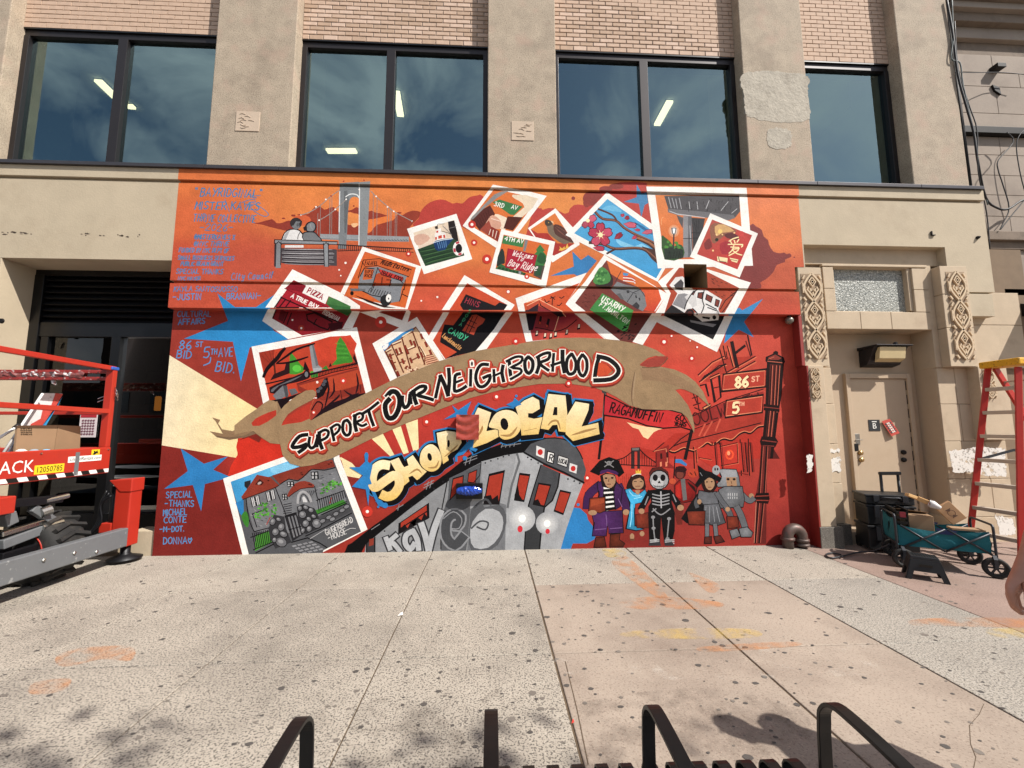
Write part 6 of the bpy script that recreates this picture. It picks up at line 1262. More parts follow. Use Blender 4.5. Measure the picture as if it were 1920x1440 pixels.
S('#1c0e12', 46, '325,640 360,560 420,490 480,430 520,370 565,320', 3, taper=.35); S('#1c0e12', 26, '480,480 580,410 700,330 900,265', 3, taper=.4); S('#1c0e12', 24, '470,490 600,480 720,450 825,415', 3, taper=.4); S('#1c0e12', 18, '700,330 780,300 840,290', 2)
S('#241318', 16, '350,720 700,640 1380,490'); S('#241318', 10, '700,720 1100,590 1380,530'); [S('#241318', 7, [(870+i*17, 655-i*5), (868+i*17, 615-i*5)]) for i in range(30)]; S('#241318', 8, '850,620 1385,480')
F(mott('#8a3326'), '700,720 1385,540 1470,820 1000,900 720,800'); F('#b2482c', '720,740 1000,660 1385,560 1440,720 1200,790 900,830')
F('#2a171d', '390,760 470,720 780,590 830,570 850,640 800,670 700,700 600,720 450,830 400,820'); F('#69696d', '410,790 480,740 760,620 640,690 500,740 430,810', 2); C('#1c1216', 812, 612, 38, 52); C('#77777b', 808, 612, 20, 32); F('#77787b', '430,850 540,740 590,735 610,840 480,910'); F('#4f5053', '545,740 590,735 605,860 575,875'); F('#67686b', '610,780 680,770 715,820 640,850'); F('#1f0f15', '400,905 560,880 800,800 620,900 490,1060 475,940')
for t in ('1010,1000 1060,780 1030,650', '1060,880 1120,800 1110,660', '1000,1000 1150,880 1180,840', '1230,790 1320,850 1400,820', '1360,840 1390,720 1370,600', '1420,820 1410,720', '1210,900 1190,790'): S('#24131a', 22, t, 2, taper=.7)
F('#24131a', '860,1130 1010,980 1100,930 1250,880 1300,850 1475,820 1470,835'); F('#1a0f13', '915,770 960,750 1010,660 1050,650 1045,760 1000,850 930,890'); [C('#55555c', x, y, 22, 20) for x, y in ((940, 800), (965, 765), (1000, 725), (1015, 690))]; S('#24131a', 14, '870,1010 930,920 990,950 970,1030', 3); S('#b55a3c', 10, '850,1130 850,1000 900,880', 2)
A.dot(930, 700, 14, 0); A.dot(1222, 684, 14, 2.6); A.dot(890, 1040, 12, 2)
R(400, 850, 6)   # gingerbread
snap('large painted snapshot of a grey stone cottage with brown roofs', ['110,285 900,0 1410,-60 1420,50 1735,855 1200,1130 330,1145'], ['195,320 835,90 960,-20 1340,-40 1360,90 1662,880 1240,1090 1230,1120 400,1142'], '#58595c')
F(grad(450, 900, '#3f92c4', 520, 880, '#68b2d8'), '195,320 835,90 960,20 1000,150 640,260 480,300 330,520 340,720 300,680'); F(mott('#86c4e2'), '640,170 820,110 940,150 700,230', 2); F('#2f7fb6', '250,560 340,520 345,720 300,680')
F(mott('#77787b'), '360,500 700,380 760,350 850,290 960,310 1050,240 1110,180 1250,190 1370,160 1480,420 1500,560 1200,690 960,900 460,880'); F(mott('#84382a'), '660,250 1000,140 1340,70 1370,150 1250,180 1110,175 1040,250 950,300 850,285 750,350'); F('#8a3a2b', '490,240 640,270 740,360 700,385 330,520 315,490 380,400'); F('#4a1d18', '470,350 520,290 570,330 540,360'); C('#b9a9a2', 520, 335, 24, 14, rot=-.5); F('#8a3a2b', '840,450 920,340 1030,310 1130,350 1120,385 980,400 850,490', 2); S('#3a1714', 10, '330,520 700,385 740,360'); S('#3a1714', 9, '850,490 980,400 1130,385', 2); [C('#4a1d18', x, y, 12, 8) for x, y in ((620, 305), (990, 220), (1000, 240), (1300, 120), (1325, 105), (1080, 350), (1100, 355))]
F('#2c2a2d', '350,320 420,300 420,340 380,400 350,370'); 
for t in ('700,390 790,620 820,700', '750,350 850,290 950,310 1050,230 1110,180 1250,190 1370,160', '1140,370 1170,500 1200,520', '370,510 400,740 460,880', '440,680 490,830', '440,680 560,640', '460,880 700,820'): S('#17161a', 11, t, 2)
for x, y in ((420, 500), (470, 485), (590, 440), (640, 420)): F('#c3c2c2', [(x, y), (x+40, y-12), (x+60, y+90), (x+22, y+105)]); S('#1d1c20', 8, [(x, y), (x+40, y-12), (x+60, y+90), (x+22, y+105)], closed=True); S('#1d1c20', 6, [(x+20, y-6), (x+40, y+98)])
for x, y, w_, h_ in ((1095, 210, 85, 90), (825, 320, 80, 60), (770, 460, 60, 70)): F('#17161a', [(x, y), (x+w_, y-8), (x+w_+10, y+h_-12), (x+14, y+h_)]); [F('#b7b6b6', [(x+12+i*w_*.45, y+8+j*h_*.45), (x+w_*.4+i*w_*.45, y+4+j*h_*.45), (x+w_*.44+i*w_*.45, y+h_*.38+j*h_*.42), (x+16+i*w_*.45, y+h_*.42+j*h_*.42)]) for i in (0, 1) for j in (0, 1)]
for i in range(5): S('#25242a', 9, [(790, 580+i*24), (880, 560+i*26)])
for i in range(6): S('#3a393e', 8, [(1060+i*22, 430-i*4), (1090+i*12, 500-i*16)])
for i in range(36): x, y = 390+random.random()*300, 540+random.random()*300; S(random.choice(('#4b4b4f', '#a09fa0')), 6, [(x, y), (x+18, y+6)])
for i in range(24): x, y = 1150+random.random()*280, 210+random.random()*250; S(random.choice(('#4b4b4f', '#9a999b')), 7, [(x, y), (x+26, y-6)])
A.SP('#a6a5a6', 26/6, [(950, 560), (960, 470), (1010, 430), (1070, 470), (1100, 540)], 3); S('#1d1c20', 8, '975,540 990,480 1015,460 1050,490 1080,550', 3); F('#c9c8c8', '1000,500 1020,480 1050,520 1060,550 1010,550')
for cx_, cy_, rx in ((640, 610, 70), (560, 590, 55), (560, 660, 70), (520, 700, 50), (640, 680, 60), (1290, 370, 60), (1260, 420, 50), (1400, 360, 50), (1350, 330, 45)): [C(random.choice(('#4c8f32', '#61ad3e', '#3c7428')), cx_+random.uniform(-rx, rx), cy_+random.uniform(-.6*rx, .6*rx), 13, 11, 7) for _ in range(11)]
F('#3f7f2f', '315,700 370,650 400,740 390,830 350,800', 2); F('#4a8a34', '480,930 640,860 680,990 470,1100 470,1000'); F('#3f7f2f', '1150,640 1460,520 1500,560 1170,690'); S('#a03a2e', 10, '1310,560 1330,500'); S('#a03a2e', 9, '600,800 640,720')
for i in range(13): S('#131216', 9, [(440+i*21, 900-i*5), (475+i*19, 1080-i*9)]) if i < 11 else None
S('#131216', 10, '420,945 660,860'); S('#131216', 10, '450,1085 690,990')
for i in range(14): S('#131216', 9, [(1170+i*23, 520-i*8), (1190+i*23, 650-i*12)])
S('#131216', 9, '1160,530 1470,420'); S('#131216', 9, '1160,690 1500,540')
F('#2a2a2d', '800,700 930,660 1030,900 890,990'); [S('#77777a', 18, [(850+i*36, 720-i*8), (910+i*34, 940-i*14)]) for i in range(4)]; S('#131216', 10, '810,710 940,670'); S('#131216', 10, '850,860 990,820')
F('#39393c', '620,850 680,690 800,710 820,850 880,1000 700,1070 640,960'); F('#333336', '940,600 1010,570 1140,620 1230,800 1200,840 1040,910 960,760')
for x, y, rx, ry in ((670, 770, 36, 46), (735, 745, 34, 26), (765, 830, 42, 50), (700, 885, 44, 48), (790, 910, 50, 36), (765, 1000, 70, 56), (690, 975, 30, 34), (975, 620, 30, 34), (1040, 610, 36, 28), (1005, 690, 48, 46), (1100, 640, 36, 32), (1075, 740, 34, 30), (1040, 790, 42, 46), (1130, 710, 34, 26), (1165, 790, 58, 58), (1080, 850, 34, 40), (1010, 870, 26, 36)): C('#161518', x, y, rx, ry, 9, .4); C('#6f6f72', x-1, y-2, rx-7, ry-7, 9, .4); C('#949496', x-6, y-10, rx*.45, ry*.4, 8, .4)
F('#4a4a4d', '1180,720 1520,590 1560,650 1230,810'); [(C('#161518', x, y, 40, 28, 7, -.4), C('#808083', x, y, 32, 20, 7, -.4)) for x, y in ((1230, 760), (1300, 720), (1380, 680), (1450, 640), (1500, 600), (1340, 740))]
for t in ('1040,930 1260,830 1560,670', '1220,690 1500,560', '880,1000 1060,950 1200,1010 1280,1060', '480,1120 680,1020'): S('#131216', 12, t); S('#a9a8a9', 7, '1090,960 1270,850')
for r_ in range(4):
    for c_ in range(4): x, y = 880+c_*62+r_*38, 1040+r_*26-c_*14; F('#8d8d90', [(x, y), (x+46, y-12), (x+64, y+4), (x+18, y+16)])
T('GiNGERBREAD', 1275, 925, 62, '#c8c6c4', 9, -27, asp=.42, gap=.14); T('-HOUSE', 1300, 985, 64, '#c8c6c4', 9, -22, asp=.46, gap=.16); S('#c8c6c4', 6, '1450,890 1540,845 1600,845', 2)
A.tf = (0, 0, 1)
# ---- right-hand street scene
PART('painted_street', 'black and orange line drawing of shops, street signs and a lamp post')
R(1090, 620, 4.571)
F('#e8c79a', '390,785 440,830 490,845 530,910 570,930 620,870 660,850 710,838 560,825'); F('#b03528', '500,1000 620,1030 800,880 960,870 1550,760 1560,1097 500,1097'); F(mott('#a5352a'), '930,870 1230,700 1560,640 1560,830 1330,850 1100,930 960,1010 760,1030 830,920')
F(mott('#98302a'), '960,720 1240,610 1560,520 1560,640 1240,740 960,830'); F('#ae3c2c', '1010,430 1230,230 1490,220 1320,350 1230,360 1100,440'); 
LO = '#e58a62'
for t in ('1000,380 1120,270 1220,220', '1010,440 1180,300 1240,290', '1100,400 1180,365', '1240,360 1490,220', '1330,350 1490,260'): S('#2a1213', 9, t); S(LO, 5, [(float(q.split(',')[0])+8, float(q.split(',')[1])+9) for q in t.split()])
for i in range(12): S('#2a1213', 12, [(1030+i*17, 425-i*12), (1060+i*16, 385-i*9)])
S('#2a1213', 9, '1185,160 1240,350'); S('#2a1213', 9, '1215,130 1235,230'); S('#2a1213', 30, '1290,100 1310,200 1335,310'); S('#2a1213', 22, '1310,200 1400,130'); S('#2a1213', 12, '1425,40 1460,210'); S('#5a211c', 9, '1410,90 1450,220'); S(LO, 6, '1262,140 1310,310'); S('#2a1213', 7, '1250,130 1300,310'); S('#2a1213', 7, '1240,180 1250,240 1210,250')
for t in ('1110,415 1180,385 1195,570 1145,615', '1020,470 1065,460 1090,560'): S('#2a1213', 14, t, closed=('1110' in t))
S('#2a1213', 8, '1120,495 1185,480'); S(LO, 6, '1105,410 1180,375'); F('#e09468', '1045,655 1105,625 1110,645 1050,680'); S('#2a1213', 8, '1040,660 1105,625 1110,645 1050,680 1040,660')
for t in ('950,580 1010,560', '960,545 990,620', '985,530 1010,690', '970,660 1040,690', '960,640 1020,620'): S('#4a1a18', 10, t)
S('#2a1213', 8, '960,730 1240,600 1560,500'); S('#2a1213', 7, '960,845 1240,745 1550,660'); T('OOLWORTH', 965, 815, 105, '#4a1a17', 11, -18, asp=.62, gap=.14)
F(mott('#a93a2c'), '940,880 1230,740 1560,690 1555,830 1480,850 1400,890 1250,930 1080,960 960,1010 750,1020 850,930'); 
for t in ('1010,900 1060,800', '1050,900 1120,780', '1150,860 1190,760'): S('#c85a44', 14, t)
sc_ = '745,1030 800,1045 880,1010 960,1035 1030,1000 1080,965 1130,985 1190,940 1230,930 1290,940 1350,890 1400,870 1450,880 1510,830 1560,820'
S('#2a1213', 16, sc_, 3); S(LO, 6, [(float(q.split(',')[0]), float(q.split(',')[1])-10) for q in sc_.split()], 3); S('#2a1213', 9, '750,1025 850,930 940,870'); S('#2a1213', 9, '790,990 860,960 1540,790')
for x in (960, 1120, 1150, 1180, 1360, 1430): S('#2a1213', 9, [(x, 1000 if x < 1000 else 960-.1*(x-1100)), (x+12, 1240)]); S('#c9553c', 5, [(x+11, 990), (x+22, 1240)])
A.tf = (1080, 830, 5.333); F('#b9382b', '1205,60 1420,20 1660,0 1690,260 1600,300 1450,300 1230,160'); 
for t in ('1435,40 1610,0 1620,200 1450,230', '1230,150 1350,170', '1200,70 1210,200'): S('#2a1213', 8, t); S('#dd7a56', 4, [(float(q.split(',')[0])+7, float(q.split(',')[1])+7) for q in t.split()])
A.SP('#e0542f', 18/5.333, [(1535+35*math.cos(a*.6), 120+42*math.sin(a*.6)) for a in range(11)]); C('#ef9a6e', 1525, 105, 16, 22); S('#7a231e', 8, '1620,300 1720,320'); 
for x in (1385, 1440, 1650, 1690, 1740): S('#2a1213', 12, [(x, 0), (x+25, 290)]); S('#7d2a22', 8, [(x+16, 0), (x+40, 290)])
F('#8c2a25', '800,80 930,20 930,200 1000,260 800,240'); S('#2a1213', 9, '770,90 880,0'); S('#d98a64', 6, '780,85 900,60 915,200'); S('#2a1213', 8, '800,100 800,240'); [F('#3a1515', [(840+i*60, 110-i*14), (860+i*60, 105-i*14), (864+i*60, 160-i*14), (844+i*60, 165-i*14)]) for i in (0, 1)]; [F('#e08a66', [(838+i*55, 195), (856+i*55, 190), (858+i*55, 235), (840+i*55, 240)]) for i in (0, 1)]
# small bridge
F('#3a2b2b', '550,50 640,45 640,260 612,260 612,90 585,90 585,260 550,260'); F('#77706e', '560,55 630,52 628,75 562,78'); S('#2a1718', 10, '560,90 480,150 390,175', 3); S('#2a1718', 10, '640,70 700,130 800,200', 3); S('#2a1718', 9, '390,215 560,225 800,235'); [S('#2a1718', 5, [(410+i*24, 178-i*11), (410+i*24, 218)]) for i in range(6)]; [S('#2a1718', 5, [(660+i*24, 95+i*19), (660+i*24, 230)]) for i in range(6)]
[S('#8c2f22', 7, [(430+i*19, 300+random.random()*60), (425+i*19, 420)], taper=.5) for i in range(8)]; [S('#a33a22', 7, [(650+i*16, 270+random.random()*40), (655+i*16, 330)], taper=.5) for i in range(8)]
# street signs and lamp post
R(1090, 620, 4.571)
for t in ('1215,375 1585,330 1580,480 1200,520', '1240,600 1560,550 1550,700 1230,745'):
    F('#b23f2f', t); S('#22100f', 13, t, closed=True); p = [(float(q.split(',')[0]), float(q.split(',')[1])) for q in t.split()]; cx_, cy_ = sum(a for a, b in p)/4, sum(b for a, b in p)/4; S('#e08a66', 5, [(cx_+(a-cx_)*.93, cy_+(b-cy_)*.86) for a, b in p], closed=True)
T('86', 1318, 490, 88, '#8c2e22', 30, -4, asp=.6, gap=.14); T('86', 1316, 486, 88, '#f2d9a8', 20, -4, asp=.6, gap=.14); T('ST', 1458, 437, 42, '#e8ac8c', 10, -5, asp=.66); T('5', 1298, 715, 88, '#8c2e22', 30, -4); T('5', 1296, 711, 88, '#f2d9a8', 20, -4); T('TH', 1348, 645, 30, '#e8ac8c', 8, -5, asp=.66)
F(mott('#5c221e'), '1590,270 1735,275 1700,560 1680,760 1640,1000 1700,1097 1540,1097 1565,900 1585,560'); F('#22100f', '1590,280 1615,280 1600,700 1560,1097 1535,1097 1575,700'); F('#22100f', '1700,285 1735,280 1715,560 1690,700 1640,1097 1615,1097 1670,640'); 
for t in ('1628,300 1610,680 1580,1000', '1660,300 1640,680 1605,1000', '1690,300 1665,700'): S('#22100f', 8, t); S('#c56a52', 6, [(float(q.split(',')[0])+11, float(q.split(',')[1])) for q in t.split()])
F('#22100f', '1580,225 1660,190 1735,230 1745,270 1715,295 1600,285 1578,260'); C('#22100f', 1665, 192, 22, 18); F('#8a3a30', '1600,230 1660,205 1715,235 1690,250 1620,250'); S('#c56a52', 6, '1595,262 1720,275'); S('#c56a52', 5, '1600,245 1650,225')
for y in (640, 670): S('#22100f', 24, [(1570, y), (1690, y+14)])
S('#8a3a30', 7, '1575,655 1688,668'); F('#22100f', '1545,905 1660,910 1685,950 1660,1000 1545,1000 1530,950'); S('#8a3a30', 9, '1550,940 1670,955'); S('#8a3a30', 7, '1560,985 1650,990')
A.tf = (1080, 830, 5.333); F(mott('#6b2824'), '1850,30 1915,30 1905,500 1900,1010 1780,1010 1800,520 1835,300'); 
for t in ('1860,40 1830,500 1790,1000', '1905,40 1880,480 1830,1000'): S('#22100f', 16, t); S('#b05a48', 6, [(float(q.split(',')[0])+13, float(q.split(',')[1])) for q in t.split()])
F('#22100f', '1800,505 1925,500 1935,560 1920,610 1790,600 1785,550'); S('#9a4034', 9, '1800,535 1925,530'); S('#9a4034', 9, '1795,575 1922,578'); S('#d08a70', 5, '1800,590 1780,1000')
# ragamuffin flag
PART('painted_flag', 'red pennant lettered RAGAMUFFIN on a pole')
R(1090, 620, 4.571); S('#1f1416', 22, '205,530 185,800 150,1097'); S('#8a7c74', 7, '205,540 175,800'); C('#4a4442', 198, 518, 24, 22); C('#7d7572', 194, 512, 12, 10)
F('#1f0f10', '200,545 300,590 430,655 560,680 740,670 860,700 960,865 850,830 700,842 560,820 400,760 185,730'); F(grad(1140, 760, '#b02630', 1290, 800, '#c0312c'), '205,560 300,602 430,668 560,692 740,682 855,712 940,845 850,820 700,830 560,808 400,748 195,718')
T('RAGAMUFFIN', 238, 698, 84, '#23100f', 13, 11.5, asp=.44, gap=.17); T('60', 800, 770, 52, '#23100f', 11, 4, asp=.7, gap=.1); T('YEARS', 795, 815, 36, '#23100f', 10, 3, asp=.5, gap=.1); S('#1f1416', 28, '945,860 920,960 890,1097')
# ---- banner
PART('painted_banner', 'long tan ribbon banner arching across the mural')
A.tf = (0, 480, 3)
F('#7d6650', '1180,985 1220,1020 1290,1035 1380,1020 1440,1000 1480,1030 1530,1050 1590,1050 1560,960 1430,960 1380,985 1300,1010 1230,1000', 0)
F('#8f7458', '1195,908 1240,922 1228,942 1250,975 1310,985 1370,945 1430,880 1500,830 1560,816 1600,900 1560,960 1440,975 1380,1010 1290,1022 1215,1012 1180,985 1255,1000 1235,965 1215,930', 0)
R(440, 600, 6)
F(mott(TAN, .10, 12), '0,1185 130,1080 250,1000 330,935 390,900 440,908 475,925 485,990 480,1060 560,960 700,850 800,795 880,785 915,810 915,850 870,900 700,990 600,1060 540,1150 530,1200 700,1170 840,1110 860,1130 1000,1050 1480,825 1545,800 1545,900 900,1200 640,1400 490,1395 400,1385 300,1320 210,1250 110,1260 0,1290', 0)
F('#b33a2a', '190,1160 235,1110 300,1075 380,1040 468,1012 470,1070 420,1110 370,1145 280,1190 205,1192', 0); F('#b33a2a', '520,1195 580,1100 700,1020 790,970 862,930 850,990 840,1110 700,1172 600,1220 535,1218', 0)
A.tf = (0, 0, 1)
BAN = '524,826 518,800 540,795 583,789 640,762 687,737 745,708 823,677 892,658 945,649 1000,640 1047,634 1087,633 1130,635 1164,639 1206,647 1230,656 1252,671 1248,672 1230,667 1215,671 1200,683 1204,687 1220,688 1241,688 1265,693 1287,703 1304,716 1318,734 1328,757 1331,763 1318,751 1306,740 1290,732 1276,729 1266,731 1277,743 1290,760 1298,780 1302,800 1301,812 1296,798 1288,783 1278,774 1260,769 1230,768 1205,767 1180,760 1155,744 1137,735 1113,726 1065,719 1010,720 939,731 879,747 829,766 765,792 698,822 623,859 587,872 565,875 544,869 530,853'
F(mott(TAN, .10, 12), BAN); S('#7a6049', 2.2, '1190,697 1186,720 1184,745 1187,762', 3, taper=.6); S('#a58b6d', 3, '1192,700 1188,725 1187,748', 3, taper=.6); F('#9c4236', '1199,685 1212,675 1232,668 1252,668 1248,676 1236,686 1215,689'); S('#6e553f', 1.6, '1204,689 1236,688 1252,671', 2)
F('#96795c', '1200,690 1241,690 1290,715 1320,748 1300,738 1276,727 1240,715 1205,712')
# ---- SUPPORT OUR NEIGHBORHOOD
LT = []
QL = [('285,985 212,1000 152,1072 150,1105 212,1100 275,1078 262,1110 205,1152', 36), ('308,1012 300,1078 322,1112 356,1092 376,1030', 30), ('380,990 378,1098', 28), ('398,965 402,1045 425,1115', 36), ('396,968 450,940 486,958 472,1008 420,1038', 28), ('512,925 530,1000 538,1040', 30), ('505,925 560,890 592,905 580,950 538,988', 26), ('660,848 628,868 622,945 652,990 688,972 692,890 664,848', 30), ('738,800 735,880 750,948', 36), ('722,812 780,782 812,800 800,842 752,868 802,902 845,884', 26), ('800,792 880,742 958,680', 30), ('868,765 890,838 912,898', 32),
      ('1040,622 1082,578 1132,588 1160,650 1150,740 1108,818 1058,828 1030,780 1024,700 1062,650', 48), ('1185,625 1185,680 1208,728 1246,698 1258,610', 36), ('1260,590 1270,690', 26), ('1292,570 1300,640 1318,692', 40), ('1268,590 1350,532 1406,532 1390,572 1330,610 1400,632 1475,655', 34), ('1545,430 1522,530 1500,632', 32), ('1545,430 1588,520 1618,612', 40), ('1618,608 1630,480 1624,362', 36)]
RL = [('215,408 172,425 164,500 166,572 222,560 272,528', 32), ('170,492 238,466', 24), ('318,372 314,522', 30), ('326,296 330,332', 20), ('480,322 420,322 380,370 364,450 390,522 440,528 488,480 498,425 436,448', 32), ('535,372 540,485', 28), ('528,432 618,392', 22), ('622,332 612,400 628,480', 34), ('682,300 690,392 702,462', 34), ('655,292 740,250 802,252 788,302 702,350 782,362 790,402 694,460', 26), ('860,250 830,290 835,372 868,404 900,362 902,290 864,250', 34), ('955,252 962,330 940,400', 34), ('942,256 1000,222 1062,212 1050,270 970,310 1052,376', 30), ('1102,220 1096,300 1092,382', 28), ('1078,330 1200,290', 26), ('1185,192 1186,290 1204,392', 40), ('1270,222 1230,272 1224,362 1250,412 1300,390 1312,300 1274,222', 32), ('1372,230 1336,290 1342,392 1380,430 1414,372 1412,280 1376,230', 32), ('1530,252 1505,340 1488,462', 38), ('1518,245 1622,272 1702,340 1712,402 1642,460 1488,472', 42)]
LET = [((520, 620, 5.0526), q) for q in QL]+[((820, 620, 5.0526), q) for q in RL]
PART('painted_lettering', 'black brush letters SUPPORT OUR NEIGHBORHOOD outlined in white and red')
for off, ex, c in (((5, 14), 62, '#7f2c22'), ((0, 4), 54, '#b8452f'), ((0, 0), 22, '#efe8dc'), ((0, 0), 0, '#171415')):
    for tf, (t, w) in LET:
        A.tf = tf; p = [(float(a.split(',')[0])+off[0], float(a.split(',')[1])+off[1]) for a in t.split()]
        A.SP(c, (w+ex)/5.0526, p, 3 if len(p) > 2 else 0); 
        if ex > 25:
            for x, y in (p[0], p[-1], p[len(p)//2]): C(c, x, y, (w+ex)/2*.98)
R(820, 620, 5.0526); F('#c9522f', '1530,300 1600,320 1660,380 1610,420 1510,430'); C('#efe8dc', 328, 312, 22, 36); C('#171415', 328, 314, 10, 22)
# ---- train
PART('painted_train', 'grey subway train with black roof painted at the bottom of the mural')
R(660, 730, 3.84)
F(BLU, '1590,850 1640,855 1690,900 1700,940 1730,980 1760,1040 1745,1080 1690,1110 1590,1110 1575,1150 1490,1150 1540,960')
F('#0f0d0f', '-30,1120 0,1105 150,985 300,880 500,735 700,590 850,470 1000,420 1200,350 1290,340 1420,350 1250,460 1100,475 950,515 800,595 600,725 400,875 200,1035 100,1115 60,1190 -60,1190'); F(mott('#8b8c8e'), '100,1115 200,1032 400,872 600,722 800,592 950,515 1180,468 1245,455 1180,600 1120,860 1105,1170 90,1180')
F(mott('#97989a'), '930,520 1100,475 1190,460 1200,520 1140,700 1110,1150 1000,1160 850,860 860,760 940,760'); F(mott('#5d5e61'), '700,640 800,592 930,530 920,700 850,820 850,1000 820,1160 640,1160 650,900 690,790'); F(mott('#747578'), '850,860 1000,800 1110,830 1100,1160 830,1160')
F(mott('#a4a5a7'), '1185,460 1245,455 1380,532 1365,560 1310,705 1270,830 1245,1000 1240,1160 1105,1160 1115,860 1160,600'); F(mott('#a0a1a3'), '1490,600 1668,668 1600,840 1545,1000 1500,1160 1350,1160 1365,1000 1385,850 1440,800 1480,700'); F(mott('#4c4d50'), '1360,540 1490,598 1482,700 1442,800 1385,850 1364,1000 1350,1160 1240,1160 1250,1000 1272,830 1312,700'); F('#3b3c3e', '1250,980 1366,960 1352,1160 1240,1160'); 
F(mott('#57585b'), '1240,450 1290,388 1400,352 1520,358 1610,410 1660,500 1684,580 1668,672 1380,535'); S('#1a191b', 14, '1240,455 1380,535 1530,600 1670,672'); S('#1a191b', 8, '1290,388 1400,352 1520,358 1610,410 1660,500', 2); S('#1a191b', 9, '1360,545 1310,705 1272,830 1250,1000 1240,1150'); S('#1a191b', 11, '1495,605 1482,700 1442,800 1385,850 1364,1000 1350,1150'); S('#6a6b6d', 16, '1188,465 1205,520 1150,690 1120,850')
WR = '#a63a28'
def pane_(t, c=WR, w=12): F('#171416', t); p = A.pts(t); cc = sum((q for q in p), Vector())/len(p); A.tris([[p2 for p2 in tri] for tri in [[cc+(p[i]-cc)*.84 for i in q] for q in tessellate_polygon([[v for v in p]])]], c)
for t in ('335,965 555,815 558,925 332,1045', '725,640 806,616 800,700 700,805', '838,602 902,575 890,680 830,670', '985,608 1102,580 1062,830 945,830', '1205,600 1285,610 1240,812 1165,800', '1342,670 1435,685 1385,850 1300,830', '1498,722 1578,740 1522,905 1452,878'): pane_(t)
F('#1a1517', '950,770 1000,760 1010,790 1050,760 1060,830 945,830'); F('#1a1517', '1170,760 1195,690 1205,760 1230,800 1170,800'); F('#1a1517', '1310,800 1340,790 1365,840 1305,832'); F('#1a1517', '350,1000 380,970 400,1000 420,960 450,985 470,920 500,940 520,890 552,930 335,1045'); S('#1a1517', 9, '345,1005 552,870')
S('#1a191b', 6, '930,525 920,620 850,700'); S('#1a191b', 8, '690,640 640,900 640,1150'); F('#3a3a3d', '105,1110 165,1065 165,1180 105,1180'); F('#8a3a2c', '125,1080 158,1070 155,1120 122,1130'); S('#1a191b', 9, '105,1110 105,1180'); S('#1a191b', 9, '165,1065 165,1180')
for x, y in ((430, 840), (520, 770), (590, 715), (655, 665), (960, 530), (1000, 515), (1050, 500), (1090, 485), (1130, 475), (1265, 490), (1290, 505), (1340, 530), (1555, 645), (1600, 660), (1640, 675), (235, 1020)): C('#26252a', x, y, 6)
for t in ('1070,390 1220,370', '1075,410 1215,390', '1090,375 1075,420', '1120,372 1105,418', '1150,368 1135,415', '1180,365 1165,410', '800,510 900,475', '805,530 900,495', '830,490 815,545', '860,480 845,535', '520,690 590,655', '515,710 585,675', '550,665 535,720', '575,655 560,710', '140,1010 200,970', '320,860 370,830', '340,830 330,870'): S('#8a898b', 5, t)
# signs and lights on the front
for t in ('1328,405 1388,428 1382,498 1325,474', '1568,530 1622,548 1615,606 1562,588'): F('#d9d7d4', t)
C('#c22f2a', 1355, 452, 19, 22); C('#c22f2a', 1592, 570, 18, 20); F('#121113', '1405,440 1462,458 1450,540 1396,522'); F('#dddad6', '1412,450 1454,462 1444,530 1404,516'); T('R', 1414, 512, 46, '#17161a', 8, 10, slant=.05); F('#121113', '1482,470 1562,496 1548,565 1474,540'); F('#c9c7c4', '1488,478 1556,500 1544,558 1480,534'); T('LOCAL', 1486, 526, 30, '#17161a', 6, 13, asp=.36, gap=.10, slant=.05)
def halo(x, y, r, ir, c, base):
    ox, oy, k = A.tf; X, Y, Rr = ox+x/k, oy+y/k, r/k; a, b = lin(c), lin(base)
    def f(px, py):
        t = min(1, math.hypot(px-X, py-Y)/Rr); t = t**.7; return tuple(p+(q-p)*t for p, q in zip(a, b))+(1,)
    f.step = 3; C(f, x, y, r, n=20); C('#eeede9', x, y, ir, ir*1.1)
halo(1225, 930, 95, 26, '#e2e1de', '#a1a2a4'); halo(1405, 965, 82, 24, '#e2e1de', '#9b9c9e')
C('#c6303c', 1210, 1005, 19, 24); C('#c6303c', 1408, 1022, 16, 19)
# silver graffiti on the train side
GR, GL = '#4b4c4f', '#b1b2b4'
for ch, pts, w in (('K', ('245,1070 275,1150', '320,1050 262,1105 300,1110 345,1165'), 34), ('a', ('440,1020 390,1050 385,1110 420,1150 450,1110', '440,1020 470,1080 480,1150'), 38), ('v', ('500,970 530,1060 550,1150', '640,880 590,1010 555,1150'), 44)):
    for ex, c in ((22, '#38383b'), (0, GL)):
        for t in pts: A.SP(c, (w+ex)/3.84, t, 3)
for ex, c in ((26, '#8d8e91'), (0, GR)):
    A.SP(c, (64+ex)/3.84, '690,960 760,980 780,920 730,900 680,950 680,1060 740,1120 800,1060', 3); 
S('#8d8e91', 7, '700,1000 770,1000 790,930 730,880 660,930', 3); S('#8d8e91', 7, '660,960 650,1080 700,1140', 3)
F('#5a5b5e', '860,860 940,800 950,850 1060,830 1110,900 1100,1010 1050,1120 960,1165 860,1160 840,1060 850,960', 2); F('#a9aaac', '870,950 960,860 1060,880 1090,960 1060,1060 980,1140 880,1140 850,1060', 2); S('#4b4c4f', 12, '860,1000 920,950 980,960 960,1010 900,990', 3); S('#4b4c4f', 16, '880,850 960,790 1000,830', 3)
